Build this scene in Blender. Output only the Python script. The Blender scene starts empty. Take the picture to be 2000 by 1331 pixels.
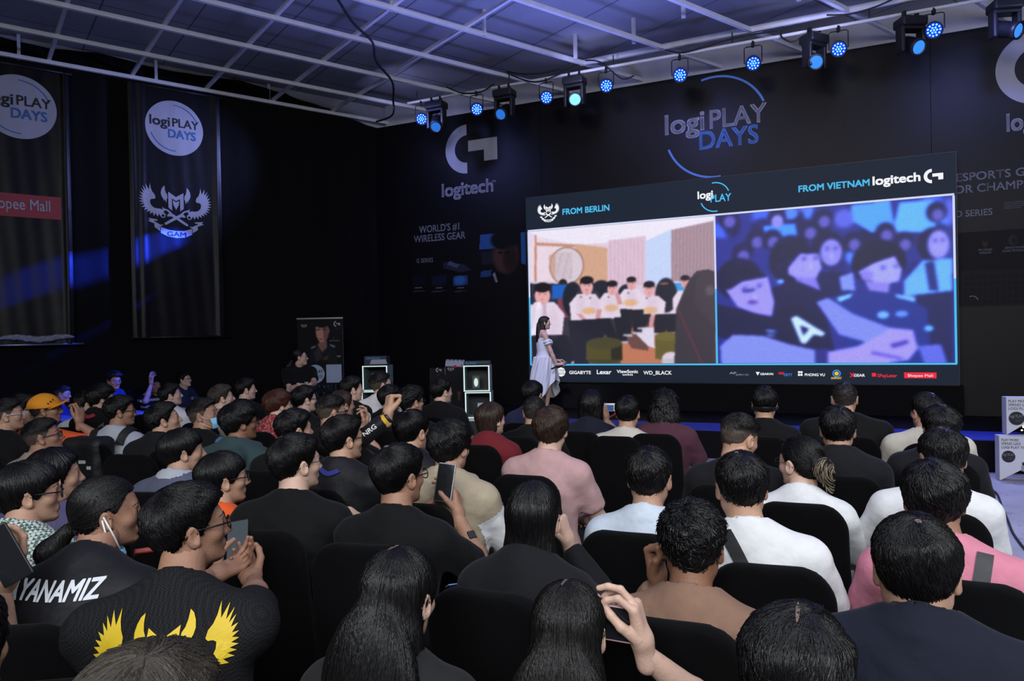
import bpy, bmesh, math, random
import numpy as np
from mathutils import Vector, Matrix, Euler
from mathutils.geometry import tessellate_polygon
from mathutils.bvhtree import BVHTree

random.seed(7); RNG = np.random.default_rng(7)
scene = bpy.context.scene
COL = scene.collection
R = math.radians

# ------------------------------------------------------------------ camera
F_PX, CX, CY, CAM_H = 1420.0, 1000.0, 665.5, 1.67
ROLL, PITCH = 0.0206, -0.006
cam_f = Vector((0, math.cos(PITCH), math.sin(PITCH)))
_r0 = Vector((1, 0, 0)); _u0 = _r0.cross(cam_f)
cam_r = _r0*math.cos(ROLL) - _u0*math.sin(ROLL)
cam_u = _u0*math.cos(ROLL) + _r0*math.sin(ROLL)
cam_p = Vector((0, 0, CAM_H))
cd = bpy.data.cameras.new('camera'); cam = bpy.data.objects.new('camera', cd); COL.objects.link(cam)
cd.sensor_width = 36.0; cd.lens = F_PX/2000*36.0; cd.clip_start = 0.05; cd.clip_end = 100
cam.matrix_world = Matrix(((cam_r.x, cam_u.x, -cam_f.x, 0), (cam_r.y, cam_u.y, -cam_f.y, 0),
                           (cam_r.z, cam_u.z, -cam_f.z, CAM_H), (0, 0, 0, 1)))
scene.camera = cam

# ------------------------------------------------------------------ view, world, main light
vs = scene.view_settings
scene.display_settings.display_device = 'sRGB'
vs.view_transform = 'Standard'; vs.look = 'None'; vs.exposure = 0.0; vs.gamma = 1.0; vs.use_curve_mapping = False
cy = scene.cycles
cy.max_bounces = 5; cy.diffuse_bounces = 2; cy.glossy_bounces = 3; cy.transmission_bounces = 3; cy.transparent_max_bounces = 6
cy.caustics_reflective = False; cy.caustics_refractive = False; cy.sample_clamp_indirect = 3.0
w = bpy.data.worlds.new('world'); scene.world = w; w.use_nodes = True
w.node_tree.nodes['Background'].inputs[0].default_value = (0.55, 0.65, 1.0, 1)
w.node_tree.nodes['Background'].inputs[1].default_value = 0.012

def light(name, kind, loc, target, energy, color, **kw):
    d = bpy.data.lights.new(name, kind); d.energy = energy; d.color = color
    for k, v in kw.items(): setattr(d, k, v)
    o = bpy.data.objects.new(name, d); COL.objects.link(o); o.location = loc
    o.rotation_euler = (Vector(target)-Vector(loc)).to_track_quat('-Z', 'Y').to_euler()
    return o
# daylight falling in through the open rear side of the hall, behind and above the audience
light('daylight_opening', 'AREA', (0.6, -4.2, 4.9), (1.4, 3.6, 0.8), 350, (0.93, 0.965, 1.0), shape='RECTANGLE', size=10.0, size_y=2.6).data.spread = R(120)
light('daylight_roof_slot', 'AREA', (2.6, 1.2, 6.0), (2.2, 2.6, 0.5), 62, (0.90, 0.95, 1.0), shape='RECTANGLE', size=6.0, size_y=2.0).data.spread = R(100)

# ------------------------------------------------------------------ pixel helpers (measuring the place from the photograph)
def ray(px, py):
    return (cam_f + cam_r*((px-CX)/F_PX) + cam_u*((CY-py)/F_PX))
def at(px, py, depth):
    d = ray(px, py); return cam_p + d*(depth/d.y)
def at_z(px, py, z):
    d = ray(px, py); return cam_p + d*((z-CAM_H)/d.z)
class Plane:
    def __init__(s, p, u, n):
        s.p = Vector(p); s.u = Vector(u).normalized(); s.n = Vector(n).normalized(); s.v = Vector((0, 0, 1))
    def hit(s, px, py):
        d = ray(px, py); return cam_p + d*((s.p-cam_p).dot(s.n)/d.dot(s.n))
    def st(s, px, py):
        q = s.hit(px, py)-s.p; return q.dot(s.u), q.z
    def pt(s, a, b, off=0.0):
        return s.p + s.u*a + s.v*b + s.n*off
    def moved(s, off): return Plane(s.p+s.n*off, s.u, s.n)
    def matrix(s, a=0, b=0, off=0.0):
        q = s.pt(a, b, off)
        return Matrix(((s.u.x, s.v.x, s.n.x, q.x), (s.u.y, s.v.y, s.n.y, q.y), (s.u.z, s.v.z, s.n.z, q.z), (0, 0, 0, 1)))

# ------------------------------------------------------------------ materials
MATS = {}
def nt(name):
    m = bpy.data.materials.new(name); m.use_nodes = True
    return m, m.node_tree.nodes, m.node_tree.links, m.node_tree.nodes['Principled BSDF']
def mat(name, col, rough=0.6, metal=0.0, spec=0.5, bump=0.0, bscale=40, var=0.0, vscale=6, sheen=0.0, coat=0.0):
    if name in MATS: return MATS[name]
    m, N, L, b = nt(name)
    b.inputs['Base Color'].default_value = (*col, 1); b.inputs['Roughness'].default_value = rough
    b.inputs['Metallic'].default_value = metal; b.inputs['Specular IOR Level'].default_value = spec
    if sheen: b.inputs['Sheen Weight'].default_value = sheen
    if coat: b.inputs['Coat Weight'].default_value = coat
    tc = N.new('ShaderNodeTexCoord')
    if var:
        n = N.new('ShaderNodeTexNoise'); n.inputs['Scale'].default_value = vscale; n.inputs['Detail'].default_value = 4
        L.new(tc.outputs['Object'], n.inputs['Vector'])
        r = N.new('ShaderNodeValToRGB'); r.color_ramp.elements[0].position = 0.3; r.color_ramp.elements[1].position = 0.7
        r.color_ramp.elements[0].color = (*[c*(1-var) for c in col], 1); r.color_ramp.elements[1].color = (*[min(1, c*(1+var)) for c in col], 1)
        L.new(n.outputs['Fac'], r.inputs[0]); L.new(r.outputs[0], b.inputs['Base Color'])
    if bump:
        n = N.new('ShaderNodeTexNoise'); n.inputs['Scale'].default_value = bscale; n.inputs['Detail'].default_value = 3
        L.new(tc.outputs['Object'], n.inputs['Vector'])
        bp = N.new('ShaderNodeBump'); bp.inputs['Strength'].default_value = bump; bp.inputs['Distance'].default_value = 0.02
        L.new(n.outputs['Fac'], bp.inputs['Height']); L.new(bp.outputs[0], b.inputs['Normal'])
    MATS[name] = m
    return m
def emit(name, col, st):
    if name in MATS: return MATS[name]
    m, N, L, b = nt(name)
    b.inputs['Base Color'].default_value = (0, 0, 0, 1); b.inputs['Specular IOR Level'].default_value = 0.1
    b.inputs['Emission Color'].default_value = (*col, 1); b.inputs['Emission Strength'].default_value = st
    MATS[name] = m; return m
def cloth(name, col, rough=0.85, bump=0.35, bscale=14, var=0.05):
    return mat(name, col, rough, 0, 0.2, bump, bscale, var, 30, 0.04)

# ------------------------------------------------------------------ mesh helpers
def link(name, data, parent=None, mw=None):
    o = bpy.data.objects.new(name, data); COL.objects.link(o)
    if parent is not None: o.parent = parent
    if mw is not None: o.matrix_basis = mw
    return o
def mkmesh(name, V, Fs, mats=(), midx=None, smooth=True):
    me = bpy.data.meshes.new(name)
    V = np.asarray(V, dtype=np.float32)
    if isinstance(Fs, np.ndarray):
        k = Fs.shape[1]; nf = len(Fs)
        me.vertices.add(len(V)); me.vertices.foreach_set('co', V.ravel())
        me.loops.add(nf*k); me.loops.foreach_set('vertex_index', Fs.astype(np.int32).ravel())
        me.polygons.add(nf); me.polygons.foreach_set('loop_start', np.arange(0, nf*k, k, dtype=np.int32))
        me.update(calc_edges=True)
    else:
        me.from_pydata([tuple(map(float, v)) for v in V], [], [tuple(f) for f in Fs])
    for m in mats: me.materials.append(m)
    if midx is not None: me.polygons.foreach_set('material_index', np.asarray(midx, dtype=np.int32))
    me.polygons.foreach_set('use_smooth', np.full(len(me.polygons), smooth, dtype=bool))
    me.update()
    return me
class MB:
    """collects shapes into one mesh"""
    def __init__(s): s.V = []; s.F = []; s.M = []; s.S = []
    def add(s, V, Fs, mi=0, mw=None, smooth=False):
        n = len(s.V)
        for v in V:
            v = Vector(v)
            s.V.append(mw @ v if mw is not None else v)
        for f in Fs: s.F.append([i+n for i in f]); s.M.append(mi); s.S.append(smooth)
        return s
    def box(s, c, d, mi=0, mw=None, bev=0.0):
        x, y, z = [q/2 for q in d]; c = Vector(c)
        if bev <= 0:
            V = [c+Vector((a*x, b*y, e*z)) for a in (-1, 1) for b in (-1, 1) for e in (-1, 1)]
            return s.add(V, [(0, 1, 3, 2), (4, 6, 7, 5), (0, 4, 5, 1), (2, 3, 7, 6), (0, 2, 6, 4), (1, 5, 7, 3)], mi, mw)
        bm = bmesh.new(); bmesh.ops.create_cube(bm, size=1.0)
        for v in bm.verts: v.co = Vector((v.co.x*d[0], v.co.y*d[1], v.co.z*d[2]))
        bmesh.ops.bevel(bm, geom=bm.edges[:], offset=bev, segments=3, affect='EDGES', profile=0.5)
        bm.verts.index_update()
        s.add([v.co+c for v in bm.verts], [[v.index for v in f.verts] for f in bm.faces], mi, mw, False); bm.free(); return s
    def tube(s, pts, r, n=8, mi=0, mw=None, cap=True, smooth=True):
        pts = [Vector(p) for p in pts]; rr = r if isinstance(r, (list, tuple)) else [r]*len(pts)
        V = []; Fs = []; up = None
        for i, p in enumerate(pts):
            d = (pts[min(i+1, len(pts)-1)]-pts[max(i-1, 0)]).normalized()
            if up is None:
                up = d.orthogonal().normalized()
            up = (up - d*up.dot(d)).normalized(); w_ = d.cross(up)
            for k in range(n):
                a = 2*math.pi*k/n; V.append(p+(up*math.cos(a)+w_*math.sin(a))*rr[i])
        for i in range(len(pts)-1):
            for k in range(n):
                Fs.append((i*n+k, i*n+(k+1) % n, (i+1)*n+(k+1) % n, (i+1)*n+k))
        s.add(V, Fs, mi, mw, smooth)
        if cap:
            m = len(s.V)-len(V)
            s.F.append([m+k for k in range(n)][::-1]); s.M.append(mi); s.S.append(False)
            s.F.append([m+(len(pts)-1)*n+k for k in range(n)]); s.M.append(mi); s.S.append(False)
        return s
    def lathe(s, prof, n=24, mi=0, mw=None, smooth=True):
        V = []; Fs = []
        for (r, z) in prof:
            for k in range(n):
                a = 2*math.pi*k/n; V.append((r*math.cos(a), r*math.sin(a), z))
        for i in range(len(prof)-1):
            for k in range(n):
                Fs.append((i*n+k, i*n+(k+1) % n, (i+1)*n+(k+1) % n, (i+1)*n+k))
        return s.add(V, Fs, mi, mw, smooth)
    def prism(s, poly, d, mi=0, mw=None):
        """2-D outline in x,y extruded along z from 0 to d"""
        n = len(poly)
        tri = tessellate_polygon([[Vector((x, y, 0)) for x, y in poly]])
        V = [(x, y, 0) for x, y in poly]+[(x, y, d) for x, y in poly]
        Fs = [tuple(t)[::-1] for t in tri]+[tuple(i+n for i in t) for t in tri]
        for i in range(n): Fs.append((i, (i+1) % n, (i+1) % n+n, i+n))
        return s.add(V, Fs, mi, mw)
    def flat(s, poly, z=0, mi=0, mw=None):
        tri = tessellate_polygon([[Vector((x, y, 0)) for x, y in poly]])
        return s.add([(x, y, z) for x, y in poly], [tuple(t) for t in tri], mi, mw)
    def build(s, name, mats, parent=None, mw=None):
        if not isinstance(mats, (list, tuple)): mats = [mats]
        me = mkmesh(name, [tuple(v) for v in s.V], s.F, mats, s.M, False)
        me.polygons.foreach_set('use_smooth', np.array(s.S, dtype=bool)); me.update()
        return link(name, me, parent, mw)
def thing(name, label, cat, loc=(0, 0, 0), rz=0.0, group=None, mw=None):
    o = bpy.data.objects.new(name, None); COL.objects.link(o); o.empty_display_size = 0.1
    if mw is not None: o.matrix_basis = mw
    else: o.location = loc; o.rotation_euler = (0, 0, rz)
    o['label'] = label; o['category'] = cat
    if group: o['group'] = group
    return o
def tag(o, label=None, cat=None, group=None, kind=None):
    if label: o['label'] = label
    if cat: o['category'] = cat
    if group: o['group'] = group
    if kind: o['kind'] = kind
    return o
def structure(o): o['kind'] = 'structure'; return o

# ------------------------------------------------------------------ text and flat emblems
def text_mesh(s, bold=0.0, shear=0.0, spacing=1.0):
    c = bpy.data.curves.new('text', 'FONT'); c.body = s; c.offset = bold; c.shear = shear; c.space_character = spacing
    c.resolution_u = 3; c.fill_mode = 'FRONT'
    o = bpy.data.objects.new('text', c); COL.objects.link(o)
    dg = bpy.context.evaluated_depsgraph_get(); dg.update()
    me = bpy.data.meshes.new_from_object(o.evaluated_get(dg))
    V = np.array([v.co[:] for v in me.vertices]).reshape(-1, 3); Fs = [tuple(p.vertices) for p in me.polygons]
    bpy.data.objects.remove(o); bpy.data.curves.remove(c); bpy.data.meshes.remove(me)
    return V, Fs
CAP = None
def cap_h():
    global CAP
    if CAP is None:
        V, _ = text_mesh('H'); CAP = V[:, 1].max()
    return CAP
def text_on(mb, s, x0, x1, base, height, mi=0, z=0.0, bold=0.02, shear=0.0, spacing=1.0, mw=None):
    """text from x0 to x1 with cap height `height` on baseline `base`, added to mesh builder in its x,y plane"""
    V, Fs = text_mesh(s, 0.0, shear, spacing)
    if len(V) == 0: return
    a, b = V[:, 0].min(), V[:, 0].max()
    sx = (x1-x0)/(b-a); sy = height/cap_h()
    for dx, dy in ([(0, 0)] if bold < .004 else [(i*bold*.7, j*bold*.7) for i in (-1, 1) for j in (-1, 1)]):      # heavier strokes
        mb.add([((v[0]+dx-a)*sx+x0, (v[1]+dy)*sy+base, z) for v in V], Fs, mi, mw)
def wall_text(mb, plane, s, p0, p1, hpx, mi=0, off=0.004, bold=0.02, org=(0, 0), **kw):
    """p0,p1: measured left and right ends of the baseline; hpx: cap height in pixels at p0; org: the local origin on the plane"""
    a0, b0 = plane.st(*p0); a1, b1 = plane.st(*p1); _, bt = plane.st(p0[0], p0[1]-hpx)
    text_on(mb, s, a0-org[0], a1-org[0], (b0+b1)/2-org[1], bt-b0, mi, off, bold, **kw)
def disc(cx, cy_, r, n=48, ry=None):
    ry = ry or r
    return [(cx+r*math.cos(2*math.pi*k/n), cy_+ry*math.sin(2*math.pi*k/n)) for k in range(n)]
def arc_band(cx, cy_, r, w_, a0, a1, n=24):
    o = [(cx+(r+w_/2)*math.cos(R(a0+(a1-a0)*k/n)), cy_+(r+w_/2)*math.sin(R(a0+(a1-a0)*k/n))) for k in range(n+1)]
    i = [(cx+(r-w_/2)*math.cos(R(a0+(a1-a0)*k/n)), cy_+(r-w_/2)*math.sin(R(a0+(a1-a0)*k/n))) for k in range(n+1)]
    return o+i[::-1]
def g_logo(mb, cx, cy_, h, mi=0, z=0.004):
    r = h/2; ri = r*0.56
    k = 28
    o = [(cx+r*math.cos(R(90+180*i/k)), cy_+r*math.sin(R(90+180*i/k))) for i in range(k+1)]
    i_ = [(cx+ri*math.cos(R(90+180*i/k)), cy_+ri*math.sin(R(90+180*i/k))) for i in range(k+1)]
    mb.flat(o+i_[::-1], z, mi)
    x0 = cx+0.03*h; x1 = cx+0.80*h*0.86; y1 = cy_+0.16*h; t = 0.21*h
    mb.flat([(x0, y1), (x1, y1), (x1, y1-0.45*h), (x1-0.30*h, y1-0.45*h), (x1-0.30*h, y1-0.22*h), (x0, y1-0.22*h)], z, mi)
_GW = [(350, 215), (330, 330), (280, 230), (290, 345), (235, 265), (265, 370), (213, 312), (245, 400), (190, 372), (232, 440), (176, 430),
       (230, 475), (172, 482), (235, 515), (176, 532), (245, 555), (190, 582), (262, 592), (208, 628), (285, 628), (245, 670), (312, 655),
       (290, 702), (345, 680), (338, 732), (385, 700), (398, 764), (425, 712), (460, 770), (475, 715), (503, 758),
       (520, 735), (545, 715), (545, 680), (545, 650), (500, 630), (450, 632), (400, 620), (362, 585), (345, 540), (348, 495), (375, 478), (410, 475), (430, 455), (418, 400), (385, 360), (362, 300)]
_GH = [(575, 235), (545, 262), (522, 310), (512, 365), (522, 410), (548, 455), (565, 500), (568, 455), (598, 522), (602, 465), (616, 440), (612, 385), (590, 350), (578, 300)]
_GG = [(528, 598), (560, 620), (625, 640), (690, 700), (755, 740), (925, 855), (940, 870), (930, 893), (905, 890), (740, 785), (670, 745), (640, 752), (600, 750), (612, 722), (640, 690), (600, 655), (560, 655), (552, 690), (590, 722), (560, 735), (540, 700), (540, 640)]
_GM = [(628, 332), (750, 412), (872, 332), (872, 600), (815, 650), (815, 440), (750, 480), (685, 440), (685, 650), (628, 600)]
_GI = [(700, 470), (750, 502), (800, 470), (796, 540), (750, 630), (704, 540)]
_GR = [(500, 932), (620, 975), (750, 988), (880, 975), (1000, 932), (1000, 1035), (880, 1090), (750, 1105), (620, 1090), (500, 1035)]
_GS = [(405, 850), (495, 900), (545, 895), (490, 935), (490, 1005), (405, 945)]
_GT = [(310, 800), (450, 815), (450, 838), (405, 835), (400, 885), (305, 845), (345, 830)]
def gam(mb, cx, cy_, half, mi=0, z=0.004, mi_text=None, ribbon=True, mw=None):
    k = half/580.0
    def tr(p, m): return [(cx+m*(x-750)*k, cy_-(y-660)*k) for x, y in p]
    for m in (1, -1):
        for p in (_GW, _GH, _GG): mb.flat(tr(p, m), z, mi, mw)
        mb.flat([(cx+m*(540-750)*k+a, cy_-(742-660)*k+b) for a, b in arc_band(0, 0, 32*k, 14*k, 0, 359, 16)], z, mi, mw)
        if ribbon:
            for p in (_GS, _GT): mb.flat(tr(p, m), z, mi, mw)
    for p in (_GM, _GI): mb.flat(tr(p, 1), z, mi, mw)
    if ribbon:
        mb.flat(tr(_GR, 1), z, mi, mw)
        if mi_text is not None: text_on(mb, 'GAM', cx-150*k, cx+150*k, cy_-(1080-660)*k, 75*k, mi_text, z+0.002, 0.03, mw=mw)

# ------------------------------------------------------------------ picture painting for screens and prints (their printed / displayed picture)
class Canvas:
    def __init__(s, w_, h_, asp=1.0):
        s.w, s.h = w_, h_
        s.a = np.zeros((h_, w_, 3)); s.asp = asp
        s.X, s.Y = np.meshgrid((np.arange(w_)+.5)/w_, (np.arange(h_)+.5)/h_)
    def blend(s, m, col): s.a = s.a*(1-m[..., None]) + np.array(col)*m[..., None]
    def rect(s, x0, y0, x1, y1, col, al=1.0):
        s.blend(((s.X >= x0) & (s.X <= x1) & (s.Y >= y0) & (s.Y <= y1))*al, col)
    def ell(s, x, y, rx, ry, col, al=1.0, rot=0.0, soft=0.06):
        c, q = math.cos(R(rot)), math.sin(R(rot)); dx = (s.X-x)*s.asp; dy = s.Y-y
        d = np.sqrt(((dx*c+dy*q)/(rx*s.asp))**2+((-dx*q+dy*c)/ry)**2)
        s.blend(np.clip((1-d)/soft+0.5, 0, 1)*al, col)
    def poly(s, pts, col, al=1.0):
        ins = np.zeros_like(s.X, dtype=bool); n = len(pts)
        for i in range(n):
            (xa, ya), (xb, yb) = pts[i], pts[(i+1) % n]
            if ya == yb: continue
            c = ((ya > s.Y) != (yb > s.Y)) & (s.X < (xb-xa)*(s.Y-ya)/(yb-ya)+xa)
            ins ^= c
        s.blend(ins*al, col)
    def blur(s, r):
        for _ in range(2):
            for ax in (0, 1):
                k = np.pad(s.a, [(r, r) if i == ax else (0, 0) for i in range(3)], mode='edge').cumsum(axis=ax)
                k = np.concatenate([np.zeros_like(np.take(k, [0], axis=ax)), k], axis=ax)
                n = s.a.shape[ax]
                s.a = (np.take(k, range(2*r+1, n+2*r+1), axis=ax)-np.take(k, range(0, n), axis=ax))/(2*r+1)
    def noise(s, amp, seed=1): s.a = np.clip(s.a*(1+np.random.default_rng(seed).normal(0, amp, s.a.shape[:2]))[..., None], 0, 4)
    def mesh(s, name, w_, h_):
        """a w_ x h_ metre grid (x right, y up, origin lower left) carrying the picture"""
        ny, nx = s.h, s.w
        xs, ys = np.meshgrid(np.linspace(0, w_, nx), np.linspace(0, h_, ny))
        V = np.stack([xs, ys, np.zeros_like(xs)], -1).reshape(-1, 3)
        i = np.arange(ny*nx).reshape(ny, nx)
        Fs = np.stack([i[:-1, :-1], i[:-1, 1:], i[1:, 1:], i[1:, :-1]], -1).reshape(-1, 4)
        me = mkmesh(name, V, Fs, [], None, False)
        at_ = me.color_attributes.new('picture', 'FLOAT_COLOR', 'POINT')
        lin = np.where(s.a <= 0.04045, s.a/12.92, ((np.clip(s.a, 0, 1)+0.055)/1.055)**2.4)
        at_.data.foreach_set('color', np.concatenate([lin.reshape(-1, 3), np.ones((ny*nx, 1))], 1).astype(np.float32).ravel())
        return me
def picture_mat(name, emission=None, rough=0.6):
    m, N, L, b = nt(name)
    a = N.new('ShaderNodeVertexColor'); a.layer_name = 'picture'
    if emission:
        b.inputs['Base Color'].default_value = (0.01, 0.01, 0.01, 1); b.inputs['Roughness'].default_value = 0.5
        L.new(a.outputs[0], b.inputs['Emission Color']); b.inputs['Emission Strength'].default_value = emission
    else:
        L.new(a.outputs[0], b.inputs['Base Color']); b.inputs['Roughness'].default_value = rough; b.inputs['Specular IOR Level'].default_value = .2
    return m
# ================================================================== THE HALL
M_PLASTER = mat('white_plaster', (0.55, 0.55, 0.58), 0.85, bump=0.15, bscale=3, var=0.1, vscale=2)
M_DRAPE = mat('black_drape', (0.0075, 0.0075, 0.008), 0.9, spec=0.08, bump=0.3, bscale=5)
M_VINYL = mat('black_printed_vinyl', (0.0028, 0.0023, 0.0027), 0.5, spec=0.25, bump=0.12, bscale=2.5)
M_PRINT = mat('white_print', (0.36, 0.36, 0.39), 0.6)
M_PRINT_BLUE = mat('blue_print', (0.10, 0.26, 0.62), 0.6)
M_PRINT_BLACK = mat('black_print', (0.01, 0.01, 0.012), 0.6)
M_PRINT_DIM = mat('grey_print', (0.13, 0.13, 0.14), 0.6)
M_WPAINT = mat('white_painted_steel', (0.86, 0.86, 0.88), 0.5, bump=0.05, bscale=8, var=0.06)
M_BLACK = mat('black_plastic', (0.012, 0.012, 0.013), 0.45)
M_BLACKM = mat('black_metal', (0.016, 0.016, 0.018), 0.4, metal=0.3)
M_CABLE = mat('black_rubber', (0.008, 0.008, 0.008), 0.5)
M_STEEL = mat('grey_steel', (0.35, 0.35, 0.37), 0.35, metal=0.8)
M_WHITE = mat('white_plastic', (0.75, 0.75, 0.76), 0.4)

LW = Plane((-7.85, 11.15, 0), (0.795, 0.606, 0), (0.606, -0.795, 0))         # left wall
SC = Plane((0.0, 0.0, 0), (0.908, -0.418, 0), (-0.418, -0.908, 0))           # plane of the screen's face
_q = at(1031, 747, 13.3); SC.p = Vector((_q.x, _q.y, 0))
BD = SC.moved(-0.32)                                                          # printed backdrop behind the screen
GRID_Z, CEIL_Z = 6.13, 6.52
STAGE_Z = 0.36

# floor: pale worn sheet flooring
m, N, L, b = nt('pale_sheet_floor')
tc = N.new('ShaderNodeTexCoord'); n1 = N.new('ShaderNodeTexNoise'); n1.inputs['Scale'].default_value = 1.6; n1.inputs['Detail'].default_value = 8
L.new(tc.outputs['Object'], n1.inputs['Vector']); r1 = N.new('ShaderNodeValToRGB')
r1.color_ramp.elements[0].position = 0.35; r1.color_ramp.elements[0].color = (0.36, 0.36, 0.40, 1)
r1.color_ramp.elements[1].position = 0.65; r1.color_ramp.elements[1].color = (0.50, 0.50, 0.55, 1)
L.new(n1.outputs['Fac'], r1.inputs[0]); n2 = N.new('ShaderNodeTexNoise'); n2.inputs['Scale'].default_value = 9; n2.inputs['Detail'].default_value = 2
L.new(tc.outputs['Object'], n2.inputs['Vector']); r2 = N.new('ShaderNodeValToRGB')
r2.color_ramp.elements[0].position = 0.28; r2.color_ramp.elements[0].color = (0.45, 0.45, 0.48, 1)
r2.color_ramp.elements[1].position = 0.34; r2.color_ramp.elements[1].color = (1, 1, 1, 1)
L.new(n2.outputs['Fac'], r2.inputs[0]); mx = N.new('ShaderNodeMixRGB'); mx.blend_type = 'MULTIPLY'; mx.inputs[0].default_value = 1
L.new(r1.outputs[0], mx.inputs[1]); L.new(r2.outputs[0], mx.inputs[2]); L.new(mx.outputs[0], b.inputs['Base Color'])
b.inputs['Roughness'].default_value = 0.55
structure(MB().box((1.5, 7.0, -0.05), (24, 24, 0.1)).build('floor', m))

# ceiling: jointed panels on a square tube grid, all square to the left wall
m, N, L, b = nt('jointed_ceiling_panels')
tc = N.new('ShaderNodeTexCoord'); sx = N.new('ShaderNodeSeparateXYZ'); L.new(tc.outputs['Object'], sx.inputs[0])
def joint(axis, period, off):
    a = N.new('ShaderNodeMath'); a.operation = 'ADD'; a.inputs[1].default_value = 60+off; L.new(sx.outputs[axis], a.inputs[0])
    c = N.new('ShaderNodeMath'); c.operation = 'MODULO'; c.inputs[1].default_value = period; L.new(a.outputs[0], c.inputs[0])
    d = N.new('ShaderNodeMath'); d.operation = 'LESS_THAN'; d.inputs[1].default_value = 0.022; L.new(c.outputs[0], d.inputs[0]); return d
ja, jb = joint(0, 1.2, 0.0), joint(1, 1.2, 0.55); jm = N.new('ShaderNodeMath'); jm.operation = 'MAXIMUM'
L.new(ja.outputs[0], jm.inputs[0]); L.new(jb.outputs[0], jm.inputs[1])
nz = N.new('ShaderNodeTexNoise'); nz.inputs['Scale'].default_value = 0.5; nz.inputs['Detail'].default_value = 6; L.new(tc.outputs['Object'], nz.inputs['Vector'])
rr = N.new('ShaderNodeValToRGB'); rr.color_ramp.elements[0].position = 0.3; rr.color_ramp.elements[0].color = (0.30, 0.31, 0.34, 1)
rr.color_ramp.elements[1].position = 0.6; rr.color_ramp.elements[1].color = (0.44, 0.45, 0.49, 1); L.new(nz.outputs['Fac'], rr.inputs[0])
mx = N.new('ShaderNodeMixRGB'); L.new(jm.outputs[0], mx.inputs[0]); L.new(rr.outputs[0], mx.inputs[1]); mx.inputs[2].default_value = (0.12, 0.12, 0.14, 1)
L.new(mx.outputs[0], b.inputs['Base Color']); b.inputs['Roughness'].default_value = 0.7
LWM = LW.matrix()                      # local: x along the wall, y up, z into the room
cb = MB()
cb.add([(-9, CEIL_Z, -0.3), (21, CEIL_Z, -0.3), (21, CEIL_Z, 15), (-9, CEIL_Z, 15)], [(0, 1, 2, 3)])
cb.add([(-9, CEIL_Z+.1, -0.3), (21, CEIL_Z+.1, -0.3), (21, CEIL_Z+.1, 15), (-9, CEIL_Z+.1, 15)], [(3, 2, 1, 0)])
co = cb.build('ceiling', m)
# panels use wall-aligned coordinates: bake the frame into the object so that object x,y run along the joints
me = co.data
for v in me.vertices: v.co = Vector((v.co.x, v.co.z, v.co.y))
co.matrix_world = Matrix(((LW.u.x, LW.n.x, 0, LW.p.x), (LW.u.y, LW.n.y, 0, LW.p.y), (0, 0, 1, 0), (0, 0, 0, 1)))
structure(co)

# walls
def slab(plane, a0, a1, z0, z1, off, th, name, m, parent=None):
    o = MB().box(((a0+a1)/2, (z0+z1)/2, off-th/2), (a1-a0, z1-z0, th)).build(name, m, parent, plane.matrix()); return o
structure(slab(LW, -9, 7.35, 0, CEIL_Z, -0.12, 0.1, 'wall_left', M_PLASTER))
BWALL = BD.moved(-0.22)
_a0, _ = BWALL.st(778, 300)
structure(slab(BWALL, _a0-0.3, 12.0, 0, CEIL_Z, 0, 0.1, 'wall_back', M_PLASTER))
structure(MB().box((10.9, 3.0, CEIL_Z/2), (0.1, 14, CEIL_Z)).build('wall_right', M_DRAPE))

# black drape hanging over the left wall, soft folds, its head dips towards the corner
V = []; Fs = []; xs = np.arange(-8.8, 7.2, 0.08); zs = [0.02, 1.5, 3.0, 4.5, 5.6, 5.9, 1.0]
for i, x in enumerate(xs):
    top = 6.44 - (0.03*math.sin(x*3.1) if x < 4.6 else 0.0) - max(0, x-4.55)*0.19 - (0.06*abs(math.sin(x*2.3)) if x > 4.6 else 0)
    for z in np.linspace(0.02, 1, 9): V.append((x, z*top, 0.02*math.sin(x*5.3+math.sin(z*3))+0.012*math.sin(x*13.7+z)))
n = 9
for i in range(len(xs)-1):
    for k in range(n-1): Fs.append((i*n+k, (i+1)*n+k, (i+1)*n+k+1, i*n+k+1))
dr = link('wall_drape', mkmesh('wall_drape', V, Fs, [M_DRAPE]), None, LW.matrix())
tag(dr, 'black fabric drape covering the wall behind the two hanging banners', 'drape')

# tube grid under the ceiling
grid = thing('ceiling_tube_grid', 'white painted steel tube grid hung under the ceiling panels', 'ceiling grid', LW.p)
Tm = Matrix(((LW.u.x, LW.n.x, 0, 0), (LW.u.y, LW.n.y, 0, 0), (0, 0, 1, 0), (0, 0, 0, 1)))
def wl(p):      # world -> wall frame (along, out from wall)
    q = Vector(p)-LW.p; return q.dot(LW.u), q.dot(LW.n)
def back_limit_along(out):      # where a line parallel to the wall meets the back wall
    for t in np.arange(-8, 30, 0.02):
        if (LW.p+LW.u*t+LW.n*out-BWALL.p).dot(BWALL.n) < 0.01: return t
    return 20
def back_limit_out(t):
    for o_ in np.arange(0, 24, 0.02):
        if (LW.p+LW.u*t+LW.n*o_-BWALL.p).dot(BWALL.n) < 0.01: return o_
    return 14.0
for k in range(11):
    out = 0.06+1.19*k; e = back_limit_along(out)
    MB().box(((e-8)/2, out, GRID_Z+0.03), (e+8, 0.055, 0.06)).build('long_tube', M_WPAINT, grid, Tm)
for k in range(-6, 16):
    t = 0.725+1.19*k; e = back_limit_out(t)
    if e < 0.4 or t > 17: continue
    MB().box((t, (e+0.02)/2, GRID_Z+0.085), (0.05, e, 0.05)).build('cross_tube', M_WPAINT, grid, Tm)
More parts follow.
